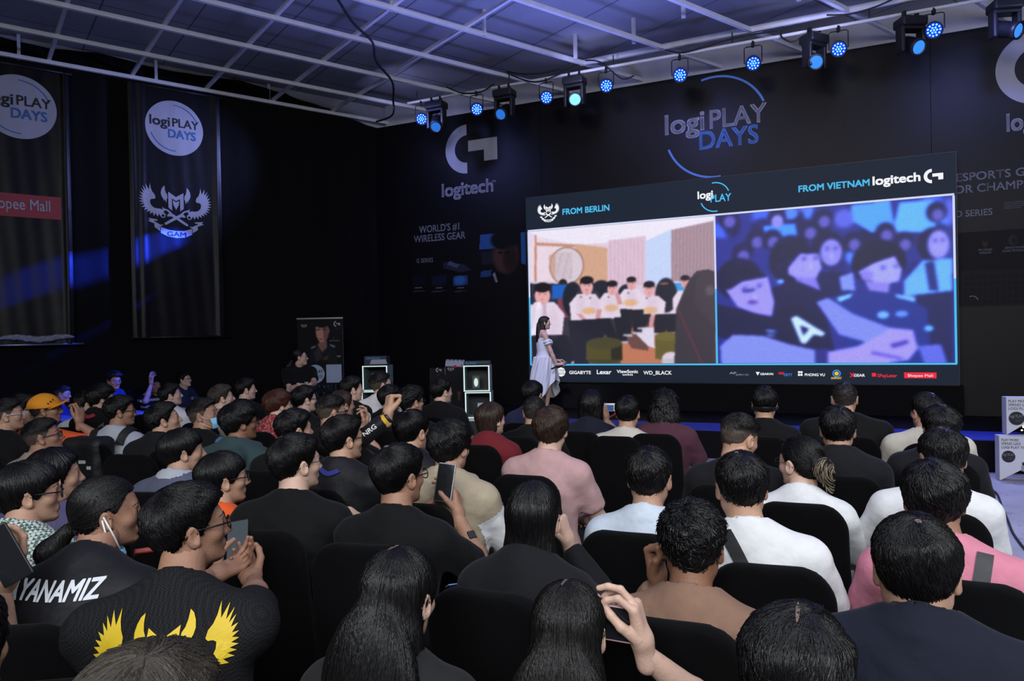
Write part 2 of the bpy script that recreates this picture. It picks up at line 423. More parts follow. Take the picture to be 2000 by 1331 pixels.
for (px, py) in ((37, 117), (305, 163), (525, 205), (946, 70), (1238, 85), (1124, 114), (1335, 35), (765, 22), (1560, 2)):
    a, o_ = wl(at_z(px, py, GRID_Z))
    MB().box((a, o_, (GRID_Z+CEIL_Z)/2), (0.045, 0.045, CEIL_Z-GRID_Z)).build('hanger', M_WPAINT, grid, Tm)
# heavier white beam that runs in front of the backdrop
p0, p1 = at_z(1145, 127, GRID_Z), at_z(1990, -40, GRID_Z)
_q0 = p0-(p1-p0).normalized()*0.1
MB().tube([_q0+Vector((0, 0, .04)), p1+Vector((0, 0, .04))], 0.055, 4).build('edge_beam', M_WPAINT, grid).matrix_basis = Matrix.Translation(-LW.p)

# cable hanging from the ceiling in front of the grid
cpt = [at(658, -4, 9.6), at(690, 45, 9.9), at(727, 82, 10.2), at(735, 120, 10.6), at(766, 160, 11.5), at(768, 195, 12.4), at(766, 225, 13.6), at(735, 238, 14.0)]
def smooth_path(pts, n=8):
    pts = [Vector(p) for p in pts]; out = []
    for i in range(len(pts)-1):
        p0 = pts[max(i-1, 0)]; p1 = pts[i]; p2 = pts[i+1]; p3 = pts[min(i+2, len(pts)-1)]
        for k in range(n):
            t = k/n
            out.append(0.5*((2*p1)+(p2-p0)*t+(2*p0-5*p1+4*p2-p3)*t*t+(3*p1-p0-3*p2+p3)*t**3))
    return out+[pts[-1]]
tag(MB().tube(smooth_path(cpt), 0.018, 6).build('power_cable', M_CABLE), 'loose black cable looping down from the ceiling towards the back corner', 'cable')

# ------------------------------------------------------------------ printed backdrop
bw0 = next(a for a in np.arange(2, -12, -.01) if (BD.pt(a, 0)-LW.p).dot(LW.n) < -.05)   # where the backdrop meets the left wall
bz = 6.03
bk = thing('stage_backdrop', 'tall black printed backdrop wall behind the stage screen', 'backdrop', mw=BD.matrix())
seam1, _ = BD.st(1056, 300); seam2, _ = BD.st(1819, 250)
for a0, a1 in ((bw0, seam1), (seam1+0.006, seam2-0.006), (seam2, 11.2)):
    MB().box(((a0+a1)/2, bz/2, -0.03), (a1-a0, bz-0.02, 0.06)).build('panel', M_VINYL, bk)
def bst(px, py): return BD.st(px, py)
# round logo over the screen
g = MB(); wall_text(g, BD, 'logi', (1300, 265), (1375, 252), 37, 0, bold=0.03); wall_text(g, BD, 'PLAY', (1387, 251), (1497, 237), 35, 0, bold=0.025)
g.build('white_lettering', M_PRINT, bk)
g = MB(); wall_text(g, BD, 'DAYS', (1367, 292), (1481, 279), 34, 0, bold=0.025)
ca, cbz = bst(1397, 248); rr_ = bst(1397, 150)[1]-cbz
g.flat(arc_band(ca, cbz, rr_, 0.035, 22, 105), 0.004); g.flat(arc_band(ca, cbz, rr_, 0.035, 200, 275), 0.004)
g.build('blue_lettering', M_PRINT_BLUE, bk)
# left panel: big G and words
g = MB(); x0, zt = bst(870, 290); x1, _ = bst(951, 285); zt_, zb_ = bst(912, 243)[1], bst(912, 339)[1]
h_ = zt_-zb_; g_logo(g, bst(912, 291)[0]-0.0, (zt_+zb_)/2, h_)
wall_text(g, BD, 'logitech', (864, 386), (963, 372), 24, 0, bold=0.035)
wall_text(g, BD, "WORLD'S #1", (819, 455), (897, 449), 13, 0, bold=0.015)
wall_text(g, BD, 'WIRELESS GEAR', (809, 474), (909, 466), 13, 0, bold=0.015)
wall_text(g, BD, 'G SERIES', (814, 514), (846, 512), 8, 0, bold=0.01)
wall_text(g, BD, 'TM', (961, 357), (968, 356), 4, 0, bold=0.0)
g.build('white_lettering', M_PRINT, bk)
# right panel, partly behind the screen
g = MB(); wall_text(g, BD, 'logitech', (1967, 259), (2110, 238), 33, 0, bold=0.035)
gx, gz = bst(2030, 130); g_logo(g, gx, gz, 1.05)
g.build('white_lettering', M_PRINT, bk)
g = MB(); wall_text(g, BD, 'ESPORTS GEAR', (1868, 355), (2055, 338), 15, 0, bold=0.015); wall_text(g, BD, 'FOR CHAMPIONS', (1853, 379), (2062, 363), 15, 0, bold=0.015)
wall_text(g, BD, 'PRO SERIES', (1845, 426), (1938, 420), 12, 0, bold=0.015)
g.build('grey_lettering', mat('pale_grey_print', (0.30, 0.30, 0.34), 0.6), bk)
g = MB()
for i, s_ in enumerate(('THE PRO X 2 WIRELESS GAMING', 'FROM THE RANGE IN 7 COLOURS', 'DESIGNED WITH AND BUILT', 'FOR PRO PLAYERS')):
    wall_text(g, BD, s_, (1961, 397+i*4), (2012-i*6, 394+i*4), 2.2, 0, bold=0)
wall_text(g, BD, 'PRO-GRADE', (1911, 491), (1938, 489), 4, 0, bold=0); wall_text(g, BD, 'WIRELESS', (1912, 497), (1936, 495), 4, 0, bold=0)
wall_text(g, BD, 'REVOLUTIONARY', (1963, 487), (2004, 484), 4, 0, bold=0); wall_text(g, BD, 'SOUND TECHNOLOGY', (1958, 493), (2008, 490), 4, 0, bold=0)
g.flat(arc_band(bst(1899, 588)[0], bst(1899, 588)[1]-0.0, 0.07, 0.014, 10, 120), 0.004)
g.build('small_print', M_PRINT_DIM, bk)
# printed pictures: products and portrait (left), keyboard and small portraits (right)
PM = picture_mat('printed_picture', None, 0.6)
def print_quad(name, canvas, x0, x1, z0, z1, parent, mtx=None, off=0.003, m=None):
    me = canvas.mesh(name, x1-x0, z1-z0); me.materials.append(m or PM)
    return link(name, me, parent, (mtx or Matrix())@Matrix.Translation((x0, z0, off)))
c = Canvas(150, 130, 1.2); c.a[:] = (0.036, 0.031, 0.036)
# portrait: blue window blocks, dark head, jacket
xa, za = bst(806, 600); xb, zb2 = bst(1029, 600)
zt2 = bst(1000, 440)[1]
pw, ph = xb-xa, zt2-za
U = lambda px, py: ((bst(px, py)[0]-xa)/pw, (bst(px, py)[1]-za)/ph)
def upoly(pts, col, al=1): c.poly([U(*p) for p in pts], col, al)
upoly([(937, 460), (968, 457), (968, 486), (937, 488)], (0.12, 0.22, 0.38)); upoly([(1016, 455), (1029, 453), (1029, 518), (1018, 515)], (0.12, 0.24, 0.40))
upoly([(940, 530), (960, 527), (958, 540), (938, 542)], (0.10, 0.18, 0.30)); upoly([(940, 492), (965, 490), (965, 515), (940, 518)], (0.07, 0.08, 0.10))
x, y = U(987, 500); c.ell(x, y, 0.105, 0.23, (0.20, 0.13, 0.11), soft=0.35); x, y = U(985, 468); c.ell(x, y, 0.115, 0.13, (0.03, 0.025, 0.03), soft=0.3)
x, y = U(996, 505); c.ell(x, y, 0.06, 0.17, (0.10, 0.065, 0.06), soft=0.6)
for qx in (977, 990): x, y = U(qx, 494); c.ell(x, y, 0.02, 0.015, (0.04, 0.03, 0.03), soft=0.5)
upoly([(940, 600), (958, 545), (975, 532), (990, 540), (1010, 530), (1029, 545), (1029, 600)], (0.03, 0.03, 0.035))
upoly([(962, 536), (966, 532), (972, 552), (968, 552)], (0.35, 0.35, 0.38))
upoly([(866, 512), (905, 516), (922, 528), (900, 532), (866, 524)], (0.10, 0.11, 0.15)); upoly([(878, 510), (898, 518), (892, 524), (874, 517)], (0.2, 0.22, 0.28))
for qx, cc in ((818, (0.05, 0.06, 0.09)), (858, (0.06, 0.08, 0.14)), (900, (0.10, 0.20, 0.36))):
    upoly([(qx-14, 540), (qx+14, 537), (qx+14, 556), (qx-14, 559)], cc, 0.8)
    upoly([(qx-7, 562), (qx+7, 561), (qx+7, 563), (qx-7, 564)], (0.25, 0.25, 0.27)); upoly([(qx-13, 569), (qx+13, 567), (qx+13, 568.6), (qx-13, 570.6)], (0.16, 0.16, 0.18))
x, y = U(898, 548); c.ell(x, y, 0.05, 0.06, (0.16, 0.32, 0.5), 0.7, soft=0.6)
c.a = np.where(c.a > .06, c.a*1.45, c.a)
print_quad('product_picture', c, xa, xb, za, zt2, bk)
c = Canvas(120, 110, 1.0); c.a[:] = (0.036, 0.031, 0.036); xa, za = bst(1872, 600); xb = bst(2040, 590)[0]; zt2 = bst(1950, 450)[1]; pw, ph = xb-xa, zt2-za
upoly([(1876, 530), (2040, 524), (2040, 598), (1876, 598)], (0.085, 0.08, 0.09))
for r_ in range(5):
    for k in range(13):
        q = 1884+k*12; upoly([(q, 538+r_*12-k*.35), (q+9, 538+r_*12-k*.35), (q+9, 547+r_*12-k*.35), (q, 547+r_*12-k*.35)], (0.05, 0.05, 0.055))
x, y = U(1924, 472); c.ell(x, y, 0.035, 0.085, (0.22, 0.14, 0.12), soft=0.3); x, y = U(1924, 466); c.ell(x, y, 0.036, 0.05, (0.05, 0.04, 0.04), soft=0.3)
x, y = U(1978, 470); c.ell(x, y, 0.05, 0.07, (0.16, 0.16, 0.17), soft=0.5); x, y = U(1980, 470); c.ell(x, y, 0.03, 0.04, (0.06, 0.06, 0.07), soft=0.5)
print_quad('product_picture', c, xa, xb, za, zt2, bk)

# ------------------------------------------------------------------ stage
SF = SC.moved(0)      # stage front runs parallel to the screen
fq = at_z(1370, 842, STAGE_Z); SF = Plane((fq.x, fq.y, 0), SC.u, SC.n)
depth_ = (SF.p-BD.p).dot(SC.n)
a_l = BD.st(1020, 800)[0]
st = thing('stage', 'low black stage with a blue lit carpet strip along its front edge', 'stage', mw=BD.matrix())
M_STAGE = mat('black_stage_carpet', (0.0025, 0.0025, 0.0035), 0.6, spec=0.12, bump=0.2, bscale=60)
M_SBLUE = mat('blue_lit_stage_carpet', (0.03, 0.05, 0.42), 0.8, bump=0.3, bscale=80)  # blue lamp light along the stage edge put into the carpet colour
MB().box(((a_l-0.8+11)/2, STAGE_Z/2, depth_/2), (11-a_l+0.8, STAGE_Z, depth_)).build('platform', M_STAGE, st)
MB().box(((a_l-0.8+7.2)/2, STAGE_Z+0.006, depth_-0.40), (7.2-a_l+0.8, 0.012, 0.76)).build('lit_carpet_strip', M_SBLUE, st)
light('backdrop_sheen_light', 'AREA', (-3.5, -1.5, 5.9), (4.0, 11.0, 4.2), 48, (1.0, .88, .84), shape='RECTANGLE', size=1.6, size_y=1.2).data.spread = R(70)  # added unseen warm light that puts a sheen on the backdrop
light('stage_front_wash', 'AREA', SF.pt(3.5, 5.6, 0.2), SF.pt(3.5, 0.4, -0.4), 15, (0.06, 0.10, 1.0), shape='RECTANGLE', size=6.0, size_y=0.3).data.spread = R(50)

# ------------------------------------------------------------------ LED screen
sa0, sz0 = SC.st(1033, 747); sa1, sz1 = SC.st(1868, 298); W_ = sa1-sa0; H_ = SC.st(1031, 385)[1]-sz0
LED = thing('led_screen', 'large LED video wall on the stage showing two live pictures side by side', 'screen', mw=SC.matrix(sa0, sz0))
def su(px, py):
    a, z = SC.st(px, py); return a-sa0, z-sz0
M_LED = emit('led_panel_dark', (0.014, 0.021, 0.038), 0.9)
M_LEDW = emit('led_white', (0.93, 0.95, 1.0), 0.95); M_LEDC = emit('led_cyan', (0.08, 0.55, 0.95), 0.9); M_LEDR = emit('led_red', (1.0, 0.03, 0.06), 0.85)
M_LEDG = emit('led_grey', (0.45, 0.47, 0.52), 0.6); M_LEDB = emit('led_blue', (0.05, 0.25, 0.85), 0.9); M_LEDY = emit('led_yellow', (0.95, 0.6, 0.03), 0.9)
MB().box((W_/2, H_/2, -0.10), (W_, H_, 0.17), bev=0.0).build('cabinet', M_BLACK, LED)
MB().add([(0.01, 0.01, 0), (W_-0.01, 0.01, 0), (W_-0.01, H_-0.01, 0), (0.01, H_-0.01, 0)], [(0, 1, 2, 3)]).build('display_face', M_LED, LED)
MB().box((W_/2, -(sz0-STAGE_Z)/2, -0.16), (W_+0.1, sz0-STAGE_Z-0.004, 0.26)).build('black_skirt', M_DRAPE, LED)
lx0, ly0 = su(1038, 711); lx1, ly1 = su(1396, 424); rx0, _ = su(1400, 711); rx1, ry1 = su(1861, 386)
ly1 = su(1036, 453)[1]
gap = 0.018
g = MB()
for x0, x1 in ((lx0, lx1), (lx0+0.0, rx1)): pass
g.box(((lx0+rx1)/2, ly0-gap, 0.002), (rx1-lx0+2*gap, 0.028, 0.002), 1); g.box(((lx0+rx1)/2, ly1+gap, 0.002), (rx1-lx0+2*gap, 0.03, 0.002), 0)
for x_ in (lx0-gap/2, (lx1+rx0)/2, rx1+gap/2):
    g.box((x_, (ly0+ly1)/2+(ly1-ly0)*0.25, 0.002), (0.03, (ly1-ly0)/2, 0.002), 0); g.box((x_, (ly0+ly1)/2-(ly1-ly0)*0.25, 0.002), (0.03, (ly1-ly0)/2+0.03, 0.002), 1)
g.build('picture_frame', [emit('led_frame_pale', (0.70, 0.75, 1.0), 0.9), M_LEDC], LED)
# left picture: players sitting in a bright room
cw, ch = lx1-lx0, ly1-ly0
c = Canvas(300, 240, cw/ch)
def Vp(x, y):      # measured in the enlarged view of the photograph (1000+x/2.222, 280+y/2.222)
    a, z = su(1000+x/2.2222, 280+y/2.2222); return (a-lx0)/cw, (z-ly0)/ch
def P(pts, col, al=1): c.poly([Vp(*p) for p in pts], col, al)
def E(x, y, r_, q, col, al=1, soft=0.12, rot=0):
    u, v = Vp(x, y); u2, _ = Vp(x+r_, y); _, v2 = Vp(x, y-q); c.ell(u, v, abs(u2-u), abs(v2-v), col, al, rot, soft)
c.a[:] = (0.93, 0.86, 0.87)
P([(70, 380), (890, 310), (890, 420), (440, 430), (270, 440), (105, 405)], (0.97, 0.94, 0.95)); P([(70, 470), (105, 405), (270, 440), (270, 660), (70, 660)], (0.95, 0.87, 0.86)); P([(70, 660), (70, 600), (700, 590), (700, 720), (70, 740)], (.88, .80, .82))
P([(580, 425), (690, 375), (690, 610), (580, 610)], (0.80, 0.86, 0.97))
P([(100, 400), (108, 400), (108, 600), (98, 600)], (0.80, 0.55, 0.42)); P([(100, 432), (280, 440), (280, 452), (100, 445)], (0.80, 0.58, 0.46))
P([(275, 438), (415, 455), (415, 625), (275, 625)], (0.87, 0.68, 0.53))
for i in range(12): P([(282+i*11, 440), (285+i*11, 440), (285+i*11, 620), (282+i*11, 620)], (0.80, 0.60, 0.46), 0.6)
P([(415, 425), (580, 402), (580, 615), (415, 620)], (0.90, 0.78, 0.80))
for i in range(9): P([(425+i*17, 420), (432+i*17, 418), (432+i*17, 615), (425+i*17, 615)], (0.83, 0.68, 0.72), 0.6)
P([(690, 378), (885, 335), (885, 600), (690, 600)], (0.72, 0.60, 0.60))
for i in range(13): P([(694+i*15, 376-i*3), (700+i*15, 375-i*3), (700+i*15, 600), (694+i*15, 600)], (0.58, 0.47, 0.49), 0.75)
E(237, 533, 76, 82, (0.62, 0.42, 0.33), soft=0.04); E(237, 533, 71, 77, (0.88, 0.82, 0.80), soft=0.04)
for i in range(10): P([(195+i*7, 475), (198+i*7, 475), (198+i*7, 590), (195+i*7, 590)], (0.72, 0.63, 0.64), 0.7)
P([(160, 490), (190, 470), (190, 590), (170, 570)], (0.80, 0.60, 0.48), 0.7)
E(222, 608, 18, 18, (0.15, 0.1, 0.1)); P([(75, 610), (260, 610), (260, 700), (75, 700)], (0.16, 0.17, 0.24)); P([(175, 617), (248, 614), (248, 672), (175, 676)], (0.10, 0.38, 0.72))
P([(690, 608), (745, 604), (745, 650), (690, 650)], (0.22, 0.62, 0.85)); P([(200, 670), (260, 680), (250, 760), (200, 740)], (0.5, 0.25, 0.3))
P([(85, 760), (760, 740), (740, 800), (640, 830), (480, 850), (470, 957), (85, 957)], (0.22, 0.19, 0.23)); P([(230, 880), (330, 830), (480, 830), (470, 957), (240, 957)], (0.55, 0.36, 0.30), .55)
for x, y, r_, q in ((265, 680, 45, 78), (388, 640, 45, 45), (500, 650, 40, 38), (668, 660, 48, 75)): E(x, y, r_, q, (0.10, 0.11, 0.16), soft=0.1)
E(660, 610, 20, 5, (0.6, 0.35, 0.25)); P([(480, 800), (720, 790), (720, 957), (470, 957)], (0.78, 0.48, 0.34)); P([(480, 830), (600, 820), (590, 900), (520, 890)], (0.28, 0.2, 0.22), 0.7)
def fellow(hx, hy, hr, top, bot, wl_, wr, col=(0.93, 0.86, 0.87)):
    P([(hx-wl_*0.55, top), (hx+wr*0.55, top), (hx+wr, top+(bot-top)*.35), (hx+wr*.9, bot), (hx-wl_*.9, bot), (hx-wl_, top+(bot-top)*.35)], col)
    E(hx, hy+6, hr*1.12, hr*1.42, (0.93, 0.68, 0.64)); E(hx, hy-hr*0.95, hr*1.2, hr*0.72, (0.07, 0.05, 0.07)); P([(hx-hr*1.15, hy-hr), (hx-hr*.95, hy-hr), (hx-hr*1.0, hy-hr*.1), (hx-hr*1.15, hy-hr*.2)], (0.07, 0.05, 0.07)); P([(hx+hr*1.15, hy-hr), (hx+hr*.95, hy-hr), (hx+hr*1.0, hy-hr*.1), (hx+hr*1.15, hy-hr*.2)], (0.07, 0.05, 0.07)); P([(hx-5, hy+hr), (hx+5, hy+hr), (hx+5, top+6), (hx-5, top+6)], (0.88, 0.62, 0.58))
    E(hx-hr*.4, hy, 3, 2, (0.3, 0.18, 0.2)); E(hx+hr*.4, hy, 3, 2, (0.3, 0.18, 0.2)); E(hx, hy+hr*.75, 5, 2, (0.7, 0.35, 0.38))
fellow(518, 608, 17, 632, 725, 55, 55); fellow(435, 628, 19, 650, 760, 62, 50); fellow(750, 600, 16, 640, 740, 55, 10)
fellow(595, 632, 20, 662, 745, 40, 72); fellow(325, 618, 24, 655, 770, 75, 68); fellow(133, 655, 30, 690, 835, 62, 95)
P([(110, 690), (128, 690), (120, 835), (85, 835)], (0.99, 0.95, 0.97)); P([(135, 690), (150, 690), (150, 830), (135, 830)], (0.82, 0.70, 0.72))
for x, y in ((335, 728), (432, 715), (515, 692), (600, 725)): E(x, y, 30, 15, (0.93, 0.68, 0.35), 0.75, soft=0.5)
for a_, b_ in (((290, 740), (345, 800)), ((380, 720), (368, 785)), ((610, 745), (600, 810)), ((470, 700), (455, 650))):
    P([(a_[0]-11, a_[1]), (a_[0]+11, a_[1]), (b_[0]+9, b_[1]), (b_[0]-9, b_[1])], (0.85, 0.60, 0.57))
E(340, 800, 15, 12, (0.86, 0.6, 0.57)); E(368, 780, 16, 12, (0.86, 0.6, 0.57)); P([(560, 800), (615, 800), (620, 890), (590, 880), (540, 830)], (0.90, 0.86, 0.88)); E(340, 830, 12, 14, (0.9, 0.85, 0.88))
for (xa, ya, xb, yb, w_) in ((120, 835, 150, 950, 30), (215, 835, 245, 950, 32), (275, 770, 285, 945, 30), (372, 765, 350, 860, 34), (395, 760, 440, 850, 30), (470, 755, 480, 860, 28), (495, 720, 500, 830, 26), (545, 722, 545, 820, 26), (580, 742, 560, 800, 24), (655, 742, 640, 825, 34), (700, 740, 690, 820, 30)):
    P([(xa-w_, ya), (xa+w_, ya), (xb+w_*.7, yb), (xb-w_*.7, yb)], (0.10, 0.10, 0.145)); P([(xb-w_*.7, yb-2), (xb+w_*.8, yb-2), (xb+w_*.9, yb+9), (xb-w_*.7, yb+9)], (.80, .78, .82), .8)
P([(85, 835), (230, 830), (262, 880), (258, 957), (90, 957)], (0.10, 0.10, 0.14)); P([(250, 770), (400, 760), (420, 800), (330, 957), (270, 957)], (0.11, 0.11, 0.16))
E(400, 938, 78, 18, (0.27, 0.25, 0.10)); P([(322, 868), (478, 868), (478, 938), (322, 938)], (0.33, 0.30, 0.12)); P([(430, 868), (478, 868), (478, 938), (430, 938)], (0.16, 0.15, 0.08)); E(400, 868, 78, 26, (0.28, 0.27, 0.14))
P([(620, 838), (712, 838), (712, 940), (622, 936)], (0.40, 0.36, 0.15)); E(672, 838, 52, 20, (0.45, 0.40, 0.18)); E(690, 935, 40, 30, (0.88, 0.82, 0.83)); P([(650, 935), (730, 935), (730, 960), (650, 960)], (0.80, 0.75, 0.77))
P([(885, 560), (850, 548), (800, 556), (770, 590), (745, 640), (712, 720), (704, 957), (885, 957)], (0.22, 0.19, 0.22)); P([(800, 560), (880, 560), (880, 800), (790, 700)], (0.28, 0.23, 0.25), 0.6)
P([(715, 720), (722, 715), (830, 957), (818, 957)], (0.5, 0.2, 0.25), 0.5); E(858, 640, 20, 22, (0.5, 0.42, 0.42), 0.5, soft=0.6)
for x, y, r_, q in ((300, 700, 20, 55), (360, 700, 22, 50), (120, 770, 30, 50), (180, 780, 26, 60), (430, 705, 26, 40), (520, 672, 20, 36), (610, 700, 26, 40)): E(x, y, r_, q, (.80, .70, .73), .28, soft=.9)
for x, y in ((300, 668), (340, 672), (505, 650), (585, 672), (420, 668)): E(x, y, 4, 4, (.25, .2, .25), .8)
c.blur(1); c.a = c.a*np.array((.99, .995, 1.07)); c.noise(0.02, 3)
me = c.mesh('left_picture', cw, ch); me.materials.append(picture_mat('screen_picture', 0.92)); link('left_picture', me, LED, Matrix.Translation((lx0, ly0, 0.0015)))
# right picture: the audience filmed from the stage, bluish and out of focus
cw, ch = rx1-rx0, ly1-ly0
lx0_, lx0 = lx0, rx0
c = Canvas(330, 240, cw/ch)
c.a[:] = (0.16, 0.17, 0.48)
rg = random.Random(5)
for i in range(46):
    x = rg.uniform(890, 1900); y = rg.uniform(250, 560); E(x, y, rg.uniform(25, 60), rg.uniform(25, 60), rg.choice([(0.10, 0.09, 0.30), (0.08, 0.07, 0.25), (0.30, 0.40, 0.88), (0.38, 0.55, 0.98), (0.42, 0.40, 0.80), (0.13, 0.12, 0.38)]), 0.9, soft=0.5)
P([(1470, 270), (1640, 250), (1660, 370), (1560, 390), (1480, 340)], (0.36, 0.60, 0.98)); P([(1680, 260), (1830, 245), (1840, 390), (1650, 385)], (0.42, 0.66, 1.0))
P([(1090, 360), (1230, 350), (1240, 410), (1170, 440), (1100, 400)], (0.32, 0.56, 0.98)); E(1150, 320, 40, 35, (0.12, 0.10, 0.28)); E(1152, 340, 26, 28, (0.62, 0.52, 0.85))
for x, y in ((1060, 420), (1000, 480), (1130, 420), (1290, 380), (1480, 430), (1620, 390), (1700, 430), (1350, 330), (940, 330), (1840, 300)):
    E(x, y, 45, 45, (0.10, 0.09, 0.27), soft=0.3); E(x+6, y+12, 26, 26, (0.50, 0.40, 0.74), 0.8, soft=0.4)
E(1830, 440, 75, 75, (0.09, 0.07, 0.24), soft=0.2); E(1850, 440, 48, 62, (0.66, 0.56, 0.92), soft=0.3); P([(1700, 600), (1780, 510), (1910, 500), (1910, 660), (1700, 660)], (0.45, 0.66, 0.98)); P([(1790, 520), (1830, 510), (1850, 640), (1810, 640)], (0.15, 0.16, 0.42))
E(1370, 460, 75, 80, (0.09, 0.07, 0.24), soft=0.2); E(1385, 475, 48, 58, (0.62, 0.52, 0.86), soft=0.25); P([(1250, 640), (1330, 560), (1470, 560), (1500, 700), (1250, 720)], (0.10, 0.09, 0.28)); P([(1420, 580), (1480, 560), (1490, 640), (1430, 640)], (0.55, 0.55, 0.9))
P([(1740, 660), (1910, 640), (1910, 957), (1700, 957)], (0.10, 0.10, 0.30))
E(1210, 510, 95, 110, (0.08, 0.06, 0.22), soft=0.15); P([(1200, 540), (1250, 480), (1330, 480), (1345, 540), (1320, 590), (1240, 590), (1200, 570)], (0.68, 0.56, 0.90)); P([(1230, 585), (1320, 585), (1340, 640), (1290, 655), (1240, 630)], (0.58, 0.46, 0.82))
P([(1080, 640), (1240, 600), (1340, 640), (1400, 900), (1180, 880)], (0.09, 0.08, 0.26))
E(1590, 520, 120, 100, (0.07, 0.05, 0.20), soft=0.12); P([(1500, 560), (1570, 520), (1660, 490), (1692, 550), (1680, 600), (1600, 615), (1540, 590)], (0.70, 0.60, 0.93)); E(1540, 575, 28, 24, (0.60, 0.48, 0.82), soft=0.3); P([(1530, 600), (1640, 605), (1630, 680), (1560, 660)], (0.60, 0.48, 0.80))
P([(1330, 690), (1440, 650), (1560, 640), (1700, 660), (1800, 720), (1820, 957), (1500, 957), (1440, 840)], (0.13, 0.18, 0.48)); P([(1410, 670), (1480, 652), (1470, 668), (1420, 690)], (0.6, 0.8, 1)); P([(1660, 655), (1750, 668), (1750, 690), (1670, 670)], (0.55, 0.72, 0.98)); E(1610, 745, 26, 16, (0.5, 0.68, 0.98)); E(1690, 740, 28, 14, (0.42, 0.55, 0.9)); E(1808, 803, 20, 13, (0.45, 0.7, 0.95))
P([(1320, 690), (1370, 670), (1480, 740), (1640, 800), (1720, 830), (1700, 880), (1560, 870), (1420, 830)], (0.55, 0.52, 0.86))
E(985, 590, 100, 90, (0.08, 0.06, 0.22), soft=0.12); P([(930, 640), (1000, 580), (1110, 575), (1140, 690), (1130, 750), (1060, 740), (980, 710)], (0.68, 0.55, 0.88)); P([(960, 560), (1060, 545), (1110, 580), (1000, 600), (940, 640)], (0.09, 0.07, 0.22)); E(1030, 640, 30, 8, (0.3, 0.22, 0.5), rot=10); E(1045, 690, 24, 9, (0.42, 0.25, 0.55))
P([(890, 700), (990, 720), (1140, 760), (1240, 700), (1380, 800), (1330, 890), (1000, 860), (890, 840)], (0.09, 0.08, 0.24)); P([(1150, 720), (1250, 690), (1330, 780), (1250, 860)], (0.09, 0.08, 0.23))
P([(1210, 760), (1235, 748), (1320, 800), (1362, 825), (1345, 838), (1310, 830), (1275, 870), (1255, 868)], (0.85, 0.85, 0.98)); P([(1250, 790), (1290, 805), (1265, 835)], (0.09, 0.08, 0.25)); E(1125, 815, 26, 5, (0.5, 0.6, 0.9), rot=-8); E(1125, 833, 22, 4, (0.5, 0.6, 0.9), rot=-8); E(1167, 600, 16, 9, (0.5, 0.7, 1.0))
P([(905, 880), (960, 830), (1090, 835), (1200, 870), (1330, 900), (1330, 957), (910, 957)], (0.56, 0.53, 0.84)); P([(1315, 895), (1370, 890), (1370, 957), (1315, 957)], (0.2, 0.17, 0.45))
P([(1370, 905), (1500, 880), (1600, 830), (1640, 800), (1740, 810), (1760, 890), (1720, 940), (1600, 957), (1370, 957)], (0.70, 0.56, 0.90)); P([(1640, 870), (1720, 850), (1720, 870), (1650, 890)], (0.35, 0.25, 0.6)); P([(1560, 900), (1700, 930), (1690, 940), (1560, 915)], (0.45, 0.33, 0.7)); P([(1760, 880), (1860, 870), (1890, 957), (1790, 957)], (0.42, 0.40, 0.78))
for x, y, r_, rot in ((1010, 636, 13, 12), (1075, 622, 12, 12), (1268, 505, 12, 5), (1318, 503, 10, 5), (1610, 545, 13, -5), (1665, 538, 10, -5), (1368, 462, 10, 0), (1405, 460, 10, 0), (1835, 428, 10, 0), (1868, 426, 9, 0)): E(x, y, r_, 4, (0.22, 0.15, 0.40), .8, soft=.5, rot=rot); E(x, y-11, r_*1.2, 2.5, (0.15, 0.10, 0.30), .7, soft=.6, rot=rot)
for x, y in ((1055, 668), (1297, 535), (1650, 565), (1388, 490)): E(x, y, 6, 16, (0.80, 0.70, 0.98), .6, soft=.8)
for i in range(60): x, y = rg.uniform(900, 1800), rg.uniform(430, 620); E(x, y, rg.uniform(6, 22), rg.uniform(3, 9), (0.30, 0.30, 0.62), .16, soft=.9, rot=rg.uniform(-60, 60))
c.blur(2); c.a = np.clip((c.a-.34)*1.16+.34, .03, 1)*np.array((.90, 1.05, 1.15))+np.array((.0, .012, .03)); c.noise(0.03, 4); c.a[::2] *= 0.97
me = c.mesh('right_picture', cw, ch); me.materials.append(MATS.setdefault('scr2', picture_mat('screen_picture_blue', 0.88))); link('right_picture', me, LED, Matrix.Translation((rx0, ly0, 0.0015)))
lx0 = lx0_
# header and sponsor row of the screen
def st_text(mb, s, p0, p1, hpx, mi=0, bold=0.03, **kw): wall_text(mb, SC, s, p0, p1, hpx, mi, 0.002, bold, (sa0, sz0), **kw)
g = MB(); x_, y_ = su(1071, 416); gam(g, x_, y_, abs(su(1093, 416)[0]-su(1049, 416)[0])/2, 0, 0.002, 1)
g.build('team_emblem', [M_LEDW, M_LED], LED)
for s, p_, q_, h in (('FROM BERLIN', (1099, 420), (1190, 411), 11), ('FROM VIETNAM', (1560, 376), (1698, 362), 12)):
    g = MB(); st_text(g, s, p_, q_, h, bold=0.035); g.build('cyan_caption', M_LEDC, LED)
g = MB(); st_text(g, 'logi', (1363, 389), (1392, 386), 14, 1, bold=0.035); st_text(g, 'PLAY', (1388, 396), (1428, 391), 14, bold=0.02)
x_, y_ = su(1396, 385); rr_ = su(1396, 357)[1]-y_; g.flat(arc_band(x_, y_, rr_, 0.018, 20, 100), 0.002); g.flat(arc_band(x_, y_, rr_, 0.018, 200, 280), 0.002)
g.build('event_logo', [M_LEDC, M_LEDW], LED)
g = MB(); st_text(g, 'logitech', (1705, 362), (1797, 353), 16, bold=0.04); x_, y_ = su(1820, 344); g_logo(g, x_, y_, su(1820, 330)[1]-su(1820, 358)[1], 0, 0.002)
g.build('maker_logo', M_LEDW, LED)
